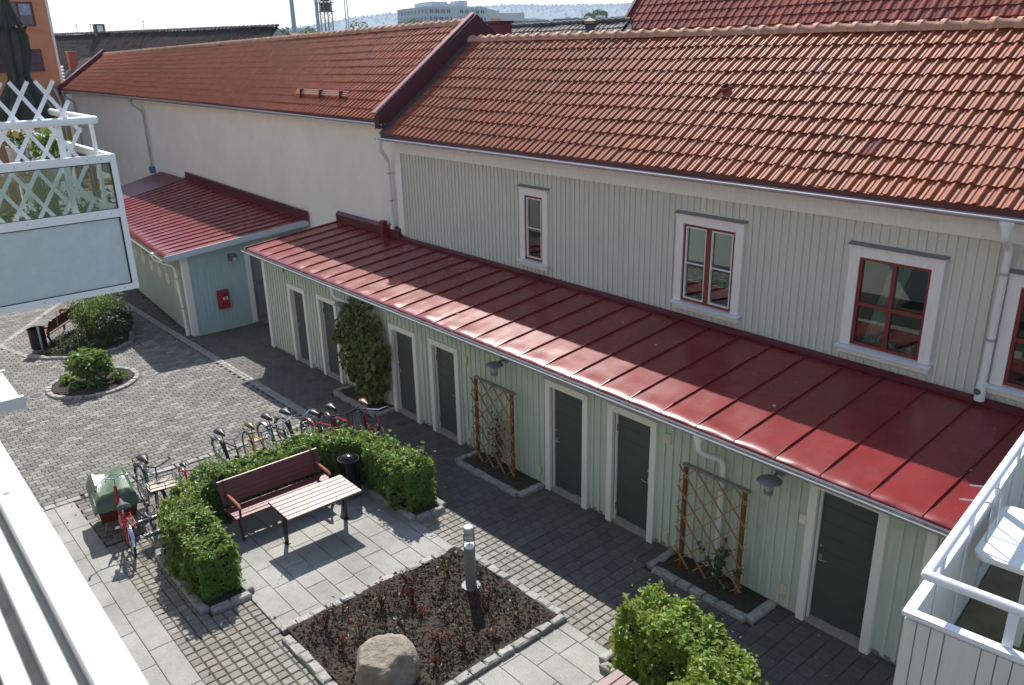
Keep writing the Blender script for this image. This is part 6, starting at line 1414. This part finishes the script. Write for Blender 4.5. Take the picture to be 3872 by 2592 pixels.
# ground rack
t = thing('bicycle_rack', 'low galvanised bicycle rack on the paving under the tray bicycle', 'bicycle rack', (-13.5,-5.3,gz(-13.5)))
for x in (-13.18,-13.72): MB().box(x-.02,x+.02,-6.1,-4.7,gz(x,.012),gz(x,.05)).build('rail', M_steel, t)
for y in (-6.0,-5.72,-5.3,-4.98):
    MB().tube([(-13.72,y-.04,gz(-13.7,.04)),(-13.55,y-.04,gz(-13.7,.30)),(-13.35,y-.04,gz(-13.7,.30)),(-13.18,y-.04,gz(-13.7,.04))],.009,6).tube([(-13.72,y+.05,gz(-13.7,.04)),(-13.55,y+.05,gz(-13.7,.30)),(-13.35,y+.05,gz(-13.7,.30)),(-13.18,y+.05,gz(-13.7,.04))],.009,6).build('wheel_loop', M_steel, t, smooth=True)
# ---------------------------------------------------------------- own apartment building and balconies
M_alu = mat('white_aluminium', (.76,.79,.81), .38, .04, 3)
apt = thing('apartment_building', 'pale apartment building behind the viewer whose balconies overlook the courtyard', 'building', (-15,-10.8,-1.5))
MB().box(-46, 7, -11.4, -10.8, -1.8, 13.5).build('wall', mat('apartment_render', (.55,.55,.50), .9, .06, 1.5), apt)
for k in range(14):
    for z in (1.0, 3.9, 6.8, 9.7):
        x = -44+k*3.6; w_ = MB().box(x, x+1.3, -10.8, -10.77, z, z+1.3).build('window', M_sill, apt); MB().box(x+.06, x+1.24, -10.769, -10.76, z+.06, z+1.24).build('pane', mat('facade_glass', (.03,.04,.05), .06), w_)
MB().box(-4, 2.2, -10.8, -8.93, 5.62, 5.76).build('balcony_slab', M_cream, apt)
rl = thing('balcony_railing', 'out of focus white aluminium railing with grooved tracks running down the lower left edge', 'railing', (-1,-8.92,5.7))
MB().hexa([(-3.6,-8.921,6.84),(1.8,-8.921,6.84),(1.8,-8.888,6.84),(-3.6,-8.888,6.84),(-3.6,-8.920,6.899),(1.8,-8.920,6.899),(1.8,-8.899,6.901),(-3.6,-8.899,6.901)]).prism([(-3.6,-8.899,6.901),(-3.6,-8.8885,6.895),(-3.6,-8.888,6.88),(-3.6,-8.899,6.88)],(5.4,0,0)).build('handrail', mat('bright_white_aluminium', (.80,.81,.82), .45, .04, 30), rl)
MB().box(-3.6,1.8,-8.930,-8.9215,6.80,6.878).build('seal_strip', mat('grey_seal', (.20,.21,.20), .7, .2, 20), rl)
MB().box(-3.6,1.8,-8.946,-8.9305,6.80,6.892).box(-3.6,1.8,-8.974,-8.958,6.78,6.886).box(-3.6,1.8,-9.01,-8.985,6.78,6.886).build('track', mat('track_aluminium', (.72,.73,.74), .35), rl)
MB().box(-3.6,1.8,-8.9575,-8.9465,6.80,6.868).box(-3.6,1.8,-8.9845,-8.9745,6.78,6.86).build('groove', mat('groove_grey', (.20,.20,.18), .8, .3, 30), rl)  # darker grey strips set low between the tracks
MB().box(-3.6,1.8,-8.919,-8.90,5.8,6.838).build('rail_panel', M_alu, rl)
for _x in [q*.6-3.4 for q in range(9)]: MB().lathe([(.004,0),(.004,.0012)], (_x,-8.91,6.9005), 8).build('screw', M_steel, rl)
# left balcony
lb = thing('left_balcony', 'neighbouring balcony with white frame, clear glass upper panes and mottled pale lower panel', 'balcony', (-6.4,-8.5,5.7))
XO, YO = -6.35, -7.29
def bar(x0,x1,y0,y1,z0,z1,name='frame_bar',M=None): return MB().bevbox(x0,x1,y0,y1,z0,z1,.003).build(name, M or M_alu, lb)
for (z0, z1) in ((6.635,6.69),(6.245,6.305),(5.70,5.745)): bar(XO-.04,XO,-10.8,YO-.0405,z0,z1)
bar(XO-.04,XO,YO-.04,YO,5.70,6.69)
for (z0, z1) in ((6.636,6.689),(6.246,6.304),(5.701,5.744)): bar(-9.6,XO-.0405,YO-.04,YO,z0,z1)
bar(-7.9,-7.86,YO-.038,YO-.002,5.745,6.635); bar(-9.6,-9.56,YO-.04,YO,5.70,6.69)
M_clear = glass_mat('balcony_glass', (.90,.97,.95), 0.07)
MB().box(XO-.024,XO-.018,-10.78,YO-.045,6.30,6.64).build('glass_pane', M_clear, lb); MB().box(-9.56,-7.9,YO-.024,YO-.018,6.30,6.64).build('glass_pane', M_clear, lb); MB().box(-7.86,XO-.045,YO-.024,YO-.018,6.30,6.64).build('glass_pane', M_clear, lb)
M_mott = mat('mottled_panel', (.46,.54,.57), .5, .10, 16, col2=(.54,.61,.63))
MB().box(XO-.03,XO-.012,-10.78,YO-.045,5.74,6.25).build('lower_panel', M_mott, lb); MB().box(-9.56,XO-.045,YO-.03,YO-.012,5.74,6.25).build('lower_panel', M_mott, lb)
for (y0,y1,z0,z1) in ((-10.78,YO-.041,6.300,6.309),(-10.78,YO-.041,6.628,6.637),(-10.78,YO-.041,6.238,6.247),(-10.78,YO-.041,5.743,5.751)): MB().box(XO-.012,XO-.003,y0,y1,z0,z1).build('gasket', M_black, lb)
for (z0,z1) in ((5.751,6.238),(6.309,6.628)): MB().box(XO-.012,XO-.003,YO-.05,YO-.041,z0,z1).build('gasket', M_black, lb)
MB().tube([(XO-.07,-10.8,6.925),(XO-.07,YO-.075,6.925)], .027, 18).tube([(XO-.07,YO-.075,6.925),(-9.6,YO-.075,6.925)], .027, 18).lathe([(.003,-.027),(.02,-.02),(.027,0),(.02,.02),(.003,.027)],(XO-.07,YO-.075,6.925),18).build('handrail', M_alu, lb, smooth=True)
for y in (-7.60,-8.4,-9.3): bar(XO-.10,XO-.085,y-.02,y+.02,5.76,6.90,'post')
for x in (-6.46,-8.0,-9.5): bar(x-.03,x+.03,YO-.10,YO-.085,5.76,6.90,'post')
MB().box(-9.6,XO-.05,-10.8,YO-.05,5.702,5.715).build('floor_slab', M_alu, lb)
M_deck = mat('deck_board', (.33,.34,.33), .8, .2, 6)
for k in range(24): MB().box(-9.55,XO-.12,-10.75+.14*k,-10.622+.14*k,5.716,5.73).build('deck_board', M_deck, lb)
for z in (6.275, 5.722, 6.66):
    for y in (YO-.10, YO-.19, YO-.55, YO-.64): MB().lathe([(.0045,0),(.0045,.0015)], (XO,y,z), 8, 'x').build('screw', mat('screw_grey', (.25,.26,.28), .5), lb)
lt = thing('lattice_screen', 'white diamond lattice screen tied behind the railing of the neighbouring balcony', 'lattice', (-6.5,-8.3,6.2))
for sg in (1, -1):
    for k in range(-14, 12):
        yb = -7.855+.157*k; pts = []
        za, zb_ = 6.235, 7.195; ya = yb; yc = yb+sg*(zb_-za)/1.59
        y0, z0, y1, z1 = ya, za, yc, zb_
        ylo, yhi = -9.4, -7.452
        if (y0 > yhi and y1 > yhi) or (y0 < ylo and y1 < ylo): continue
        if y1 > yhi: t_ = (yhi-y0)/(y1-y0); y1, z1 = yhi, z0+(z1-z0)*t_
        if y0 > yhi: t_ = (yhi-y1)/(y0-y1); y0, z0 = yhi, z1+(z0-z1)*t_
        if abs(z1-z0) < .12: continue
        if y1 > -7.55 and z1 > 7.06: t_ = (7.06-z0)/(z1-z0); y1, z1 = y0+(y1-y0)*t_, 7.06
        x = -6.472 if sg > 0 else -6.481
        MB().beam((x,y0,z0),(x,y1,z1),.025,.007,(1,0,0)).build('lath', mat('white_lath', (.72,.74,.80), .4), lt)
def parasol(label, x, y, ztop, zb, s, M, zpole=5.75):
    t = thing('closed_parasol', label, 'parasol', (x,y,zpole)); MB().tube([(x,y,zpole),(x,y,zb+.2)], .013, 10).build('pole', M_steel, t, smooth=True)
    MB().lathe([(.012,.03),(.03,.022),(.034,.0),(.03,-.015)],(x,y,ztop),18).build('cap', M_chrome, t, smooth=True)
    H = ztop-zb; prof = [(0,.03),(.06,.038),(.14,.055),(.215,.085),(.235,.10)]; prof2 = [(.17,.05),(.235,.078),(.30,.092),(.45,.085),(.58,.062),(.63,.060),(.66,.066),(.75,.10),(.88,.14),(.97,.172),(1.0,.165)]
    for nm, pf, dep, ph in (('top_flap',prof,.16,.3),('canopy',prof2,.20,0)):
        m_ = MB(); N = 64
        for (u, r0) in pf:
            for j in range(N):
                a = 2*math.pi*j/N; rr_ = r0*s*(1+dep*(.3+u)*math.sin(8*a+ph+u*1.5)+.06*math.sin(19*a+u*9)); m_.v.append((x+rr_*math.cos(a), y+rr_*math.sin(a), ztop-H*u+(.018*math.sin(8*a+1) if u == pf[-1][0] else 0)))
        for i in range(len(pf)-1):
            for j in range(N): m_.f.append((i*N+j,(i+1)*N+j,(i+1)*N+(j+1) % N,i*N+(j+1) % N))
        m_.build(nm, M, t, smooth=True)
    MB().ring((x,y,ztop-H*.61), .062*s, .006, 'z', 24, 5).build('tie_strap', M, t, smooth=True)
parasol('closed dark grey parasol standing tall behind the white lattice', -7.8, -7.505, 7.775, 6.85, 1.22, mat('parasol_cloth', (.030,.033,.029), .85, .15, 20, .3))
parasol('closed navy parasol at the extreme left edge behind the lattice', -8.1, -7.79, 7.50, 6.80, .8, mat('navy_cloth', (.012,.02,.05), .85, .15, 20))
t = thing('balcony_table', 'wooden balcony table under the dark parasol', 'table', (-7.8,-8.0,5.73))
M_teak = mat('teak', (.36,.20,.10), .6, .2, 8, .1, stretch=(1,8,8))
for k in range(8): MB().box(-8.45,-7.2,-8.35+.1*k,-8.256+.1*k,6.44,6.465).build('table_board', M_teak, t)
for (x,y) in ((-8.35,-8.25),(-7.3,-8.25),(-8.35,-7.65),(-7.3,-7.65)): MB().box(x-.03,x+.03,y-.03,y+.03,5.73,6.44).build('leg', M_teak, t)
t = thing('white_bowl', 'round white bowl standing on the balcony table', 'bowl', (-7.55,-7.70,6.466)); MB().lathe([(.03,0),(.062,.03),(.066,.06),(.055,.085),(.045,.088),(.05,.06),(.02,.02)],(-7.55,-7.70,6.466),26).build('bowl', M_ceram, t, smooth=True)
t = thing('zinc_bucket', 'ribbed zinc bucket of yellow and white pansies behind the lattice', 'flower bucket', (-7.9,-7.63,6.466)); pr = [(.055,0)]+[(.058+.0012*k+(.002 if k % 2 else 0),.02*k+.01) for k in range(9)]+[(.073,.19),(.06,.19)]
MB().lathe(pr,(-7.9,-7.63,6.466),24).build('bucket', M_steel, t, smooth=True)
r = np.random.default_rng(2); P = np.array([-7.9,-7.63,6.73])+r.normal(size=(240,3))*np.array([.06,.075,.04]); leafmesh('leaves', P, .03, M_mid, t, seed=3); P = np.array([-7.87,-7.63,6.775])+r.normal(size=(46,3))*np.array([.05,.085,.03]); leafmesh('pansies', P, .036, mat('pansy_yellow', (.65,.48,.08), .6, piece=.3, trans=.3, pc=[(.65,.45,.05),(.7,.62,.35)]), t, seed=4, aspect=.95)
t = thing('zinc_planter', 'rectangular zinc planter with a bushy green plant and pink flowers by the corner', 'planter', (-7.15,-7.53,6.46))
MB().hexa([(-7.38,-7.58,6.46),(-6.95,-7.58,6.46),(-6.95,-7.47,6.46),(-7.38,-7.47,6.46),(-7.42,-7.61,6.61),(-6.91,-7.61,6.61),(-6.91,-7.44,6.61),(-7.42,-7.44,6.61)]).build('box', M_steel, t); MB().box(-7.43,-6.90,-7.62,-7.43,6.603,6.618).build('rim', M_steel, t)
P = np.array([-7.2,-7.53,6.71])+r.normal(size=(520,3))*np.array([.12,.055,.06]); leafmesh('foliage', P, .04, M_mid, t, seed=5); P = np.array([-7.25,-7.46,6.86])+r.normal(size=(22,3))*np.array([.05,.04,.02]); leafmesh('pink_flowers', P, .03, mat('pink_flower', (.6,.05,.12), .6, trans=.2), t, seed=6, aspect=.9)
def tuft(label, x, y, z, h, n, col, seed, potM):
    t = thing('ornamental_grass', label, 'plant', (x,y,z)); MB().lathe([(.06,0),(.085,.13),(.08,.14),(.07,.12)],(x,y,z),16).build('pot', potM, t, smooth=True); r = random.Random(seed); m_ = MB()
    for k in range(n):
        a = r.uniform(0,6.28); q = r.uniform(.02,.16); hh = h*r.uniform(.6,1); p = [(x+.04*math.cos(a),y+.04*math.sin(a),z+.12),(x+q*.6*math.cos(a),y+q*.6*math.sin(a),z+.12+hh*.7),(x+q*1.3*math.cos(a),y+q*1.3*math.sin(a),z+.12+hh)]; m_.tube(p,[.003,.002,.0008],3,cap=False)
    m_.build('blades', mat('blade_'+('a' if seed % 2 else 'b')+'_grass', col, .6, piece=.3), t, kind='stuff'); return t
M_pot = mat('terracotta_pot', (.35,.14,.07), .8)
tuft('tall wispy green grass in a pot behind the glass pane', -6.95, -7.66, 5.92, .55, 170, (.09,.15,.05), 3, M_pot)
tuft('yellowish tuft of grass in a pot left of the tall grass', -7.05, -7.95, 5.9, .35, 120, (.14,.14,.05), 4, M_pot)
for (x,y,z,lab,sd_) in ((-6.95,-7.47,6.0,'white flowering plant in a white bowl in the balcony corner',7),(-6.9,-7.83,5.98,'green leafy potted plant low behind the glass',8),(-6.8,-8.08,6.0,'yellow flowering plant at the left edge behind the glass',9)):
    t = thing('potted_plant', lab, 'plant', (x,y,z)); MB().lathe([(.05,0),(.09,.13),(.095,.135),(.08,.12)],(x,y,z),18).build('pot', M_ceram if sd_ == 7 else M_pot, t, smooth=True); P = np.array([x,y,z+.24])+r.normal(size=(150,3))*np.array([.07,.07,.06]); leafmesh('foliage', P, .045, M_mid, t, seed=sd_); P = np.array([x,y,z+.32])+r.normal(size=(16,3))*np.array([.06,.06,.03]); leafmesh('flowers', P, .035, mat('petal_white', (.75,.75,.7), .6) if sd_ != 9 else mat('pansy_yellow', (.65,.48,.08)), t, seed=sd_+5, aspect=.9)
t = thing('green_tub', 'pale green plastic tub low behind the glass pane', 'tub', (-6.9,-7.8,5.73)); MB().lathe([(.14,0),(.17,.26),(.18,.27),(.16,.27),(.13,.02)],(-7.05,-7.78,5.73),24).build('tub', mat('green_plastic', (.10,.35,.20), .35), t, smooth=True)
t = thing('wooden_chair', 'slatted wooden chair beside the balcony table', 'chair', (-8.9,-7.9,5.73))
for (x,y) in ((-8.7,-8.1),(-9.1,-8.1),(-8.7,-7.7),(-9.1,-7.7)): MB().box(x-.02,x+.02,y-.02,y+.02,5.725,6.62 if x < -9 else 6.15).build('leg', M_teak, t)
for k in range(5): MB().box(-9.1+.085*k,-9.03+.085*k,-8.1,-7.7,6.15,6.17).build('seat_slat', M_teak, t)
for k in range(4): MB().box(-9.12,-9.10,-8.08+.1*k,-8.03+.1*k,6.25,6.62).build('back_slat', M_teak, t)
t = thing('silver_grill', 'rounded silver lid of a small grill behind the lower lattice', 'grill', (-7.3,-8.0,5.9)); MB().lathe([(.16,0),(.155,.05),(.11,.11),(.03,.135),(.004,.137)],(-7.25,-8.02,6.12),24).build('lid', M_chrome, t, smooth=True); MB().box(-7.4,-7.1,-8.17,-7.87,6.08,6.12).box(-7.38,-7.36,-8.15,-8.13,5.725,6.08).box(-7.14,-7.12,-8.15,-8.13,5.725,6.08).box(-7.38,-7.36,-7.91,-7.89,5.725,6.08).box(-7.14,-7.12,-7.91,-7.89,5.725,6.08).build('stand', M_black, t)
# glass canopy one floor down at the left edge
gc = thing('glass_canopy', 'white framed glass canopy corner poking in at the left edge', 'canopy', (-10,-8,3.9))
MB().box(-14,-9.42,-10.8,-7.84,3.985,3.993).build('glass_sheet', mat('frosted_glass', (.60,.72,.71), .3, .04, 4), gc)
MB().bevbox(-9.46,-9.39,-10.8,-7.80,3.86,3.99,.004).build('edge_profile', M_alu, gc); 
for x in (-10.35,-11.9,-13.4): MB().bevbox(x-.025,x+.025,-10.8,-7.8,3.994,4.01,.003).build('glazing_bar', M_alu, gc)
MB().box(-14,-9.47,-10.8,-7.98,3.90,3.92).build('under_panel', M_sill, gc)
# right balcony
rb = thing('right_balcony', 'white balcony at the lower right with tubular rail, vertical boards and olive stained floor', 'balcony', (-1,-3,3.4))
O = Vector((-1.475,-4.735,0)); A_ = Vector((-.119,.993,0)); B2 = Vector((.993,.119,0))
def rp(a, b_, z): v = O+A_*a+B2*b_; return (v.x, v.y, z)
def rbox(a0,a1,b0,b1,z0,z1,name,M,parent=None,bev=0): return MB().hexa([rp(a0,b0,z0),rp(a0,b1,z0),rp(a1,b1,z0),rp(a1,b0,z0),rp(a0,b0,z1),rp(a0,b1,z1),rp(a1,b1,z1),rp(a1,b0,z1)]).build(name, M, parent or rb)
M_rail = mat('rail_white', (.72,.74,.80), .32)
MB().tube([rp(0,0,4.5),rp(3.6,0,4.5)], .030, 20).tube([rp(0,0,4.5),rp(0,2.6,4.5)], .030, 20).lathe([(.003,-.03),(.022,-.022),(.03,0),(.022,.022),(.003,.03)],rp(0,0,4.5),20).build('handrail', M_rail, rb, smooth=True)
rbox(-.075,-.015,-.075,2.6,4.235,4.265,'frame_bar',M_rail); rbox(-.0145,3.6,-.0755,-.0155,4.2355,4.2655,'frame_bar',M_rail)
x = -.06; k = 0; M_bd = mat('balcony_board', (.62,.63,.60), .6, .05, 4, .1, stretch=(8,8,1))
pat = [.072,.072,.072,.185,.075,.075,.185,.075,.075,.185,.075,.075,.185,.075,.075,.185,.075,.075,.185,.075,.075,.185,.075,.075]
for w_ in pat: rbox(-.062+rng.uniform(-.002,.002),-.045,x,x+w_-.006,3.15,4.212,'board',M_bd); x += w_+.001
rbox(-.044,-.03,-.06,2.6,3.2,4.21,'board_backing',M_bd)
x = -.03; k = 0
while x < 3.5: w_ = pat[k % len(pat)]; rbox(x,x+w_-.006,-.062,-.045,3.15,4.212,'board',M_bd); x += w_+.001; k += 1
rbox(-.02,3.55,-.044,-.03,3.2,4.21,'board_backing',M_bd)
for k in range(6): rbox(.42+.62*k,.50+.62*k,-.028,-.016,3.45,4.48,'post',M_rail)
for k in range(3): rbox(-.028,-.016,.42+.9*k,.47+.9*k,4.24,4.48,'post',M_rail)
rbox(-.02,3.6,-.02,2.6,3.30,3.42,'floor',mat('stained_floor', (.20,.18,.085), .75, .5, 3, .2, col2=(.08,.075,.05), detail=8))
hk = MB()
for a in (1.18,1.42): hk.tube([rp(a,-.14,4.40),rp(a,-.02,4.43),rp(a,.035,4.44),rp(a,.06,4.40),rp(a,.06,3.95)], .006, 6)
hk.build('planter_hook', M_steel, rb, smooth=True)
tt = thing('plastic_table', 'white plastic table with rounded corners on the right balcony', 'table', rp(1.3,.4,3.42)); M_pl = mat('white_plastic', (.72,.74,.70), .35, .03, 4)
def rounded(a0,a1,b0,b1,r_,z0,z1,name,M,par):
    P = []
    for (ca,cb,st_) in ((a1-r_,b1-r_,0),(a0+r_,b1-r_,90),(a0+r_,b0+r_,180),(a1-r_,b0+r_,270)):
        for k in range(7): an = rad(st_+15*k); P.append(rp(ca+r_*math.cos(an), cb+r_*math.sin(an), z0))
    return MB().prism(P[::-1], (0,0,z1-z0)).build(name, M, par)
rounded(.98,1.78,.03,.98,.07,4.135,4.155,'table_top',M_pl,tt); rounded(.99,1.77,.04,.97,.07,4.11,4.134,'apron',M_pl,tt)
for (a,b_) in ((1.25,.34),(1.60,.34),(1.25,.72),(1.60,.72)): MB().hexa([rp(a-.03,b_-.03,3.42),rp(a-.03,b_+.03,3.42),rp(a+.03,b_+.03,3.42),rp(a+.03,b_-.03,3.42),rp(a-.03,b_-.035,4.11),rp(a-.03,b_+.035,4.11),rp(a+.03,b_+.035,4.11),rp(a+.03,b_-.035,4.11)]).build('leg', M_pl, tt)
def pchair(label, a, b_, ang_):
    t = thing('plastic_chair', label, 'chair', rp(a,b_,3.42), (0,0,ang_), group='white plastic chairs on the right balcony', local=True)
    MB().hexa([(-.22,-.24,.40),(.22,-.24,.42),(.22,.24,.42),(-.22,.24,.40),(-.22,-.24,.425),(.24,-.24,.445),(.24,.24,.445),(-.22,.24,.425)]).build('seat', M_pl, t)
    for (x,y) in ((-.2,-.22),(-.2,.22),(.22,-.22),(.22,.22)): MB().hexa([(x*1.25-.025,y*1.1-.025,0),(x*1.25+.025,y*1.1-.025,0),(x*1.25+.025,y*1.1+.025,0),(x*1.25-.025,y*1.1+.025,0),(x-.035,y-.035,.41),(x+.035,y-.035,.41),(x+.035,y+.035,.41),(x-.035,y+.035,.41)]).build('leg', M_pl, t)
    for k in range(5): MB().beam((-.22,-.18+.09*k,.42),(-.33,-.18+.09*k,.86),.055,.014,(0,1,0)).build('back_slat', M_pl, t)
    MB().beam((-.33,-.24,.86),(-.33,.24,.86),.03,.07).build('top_rail', M_pl, t)
    for s in (-1,1): MB().tube([(.22,s*.25,.43),(.22,s*.26,.64),(.12,s*.26,.665),(-.27,s*.25,.66)], .022, 8).prism([(.25,s*.26-.035,.65),(-.27,s*.25-.03,.665),(-.27,s*.25+.03,.665),(.25,s*.26+.035,.65)],(0,0,.02)).build('armrest', M_pl, t, smooth=False)
pchair('white plastic armchair behind the balcony table at the right edge', 2.25, .62, rad(-80)); pchair('white plastic armchair in front of the balcony table at the lower right corner', .42, .95, rad(70))
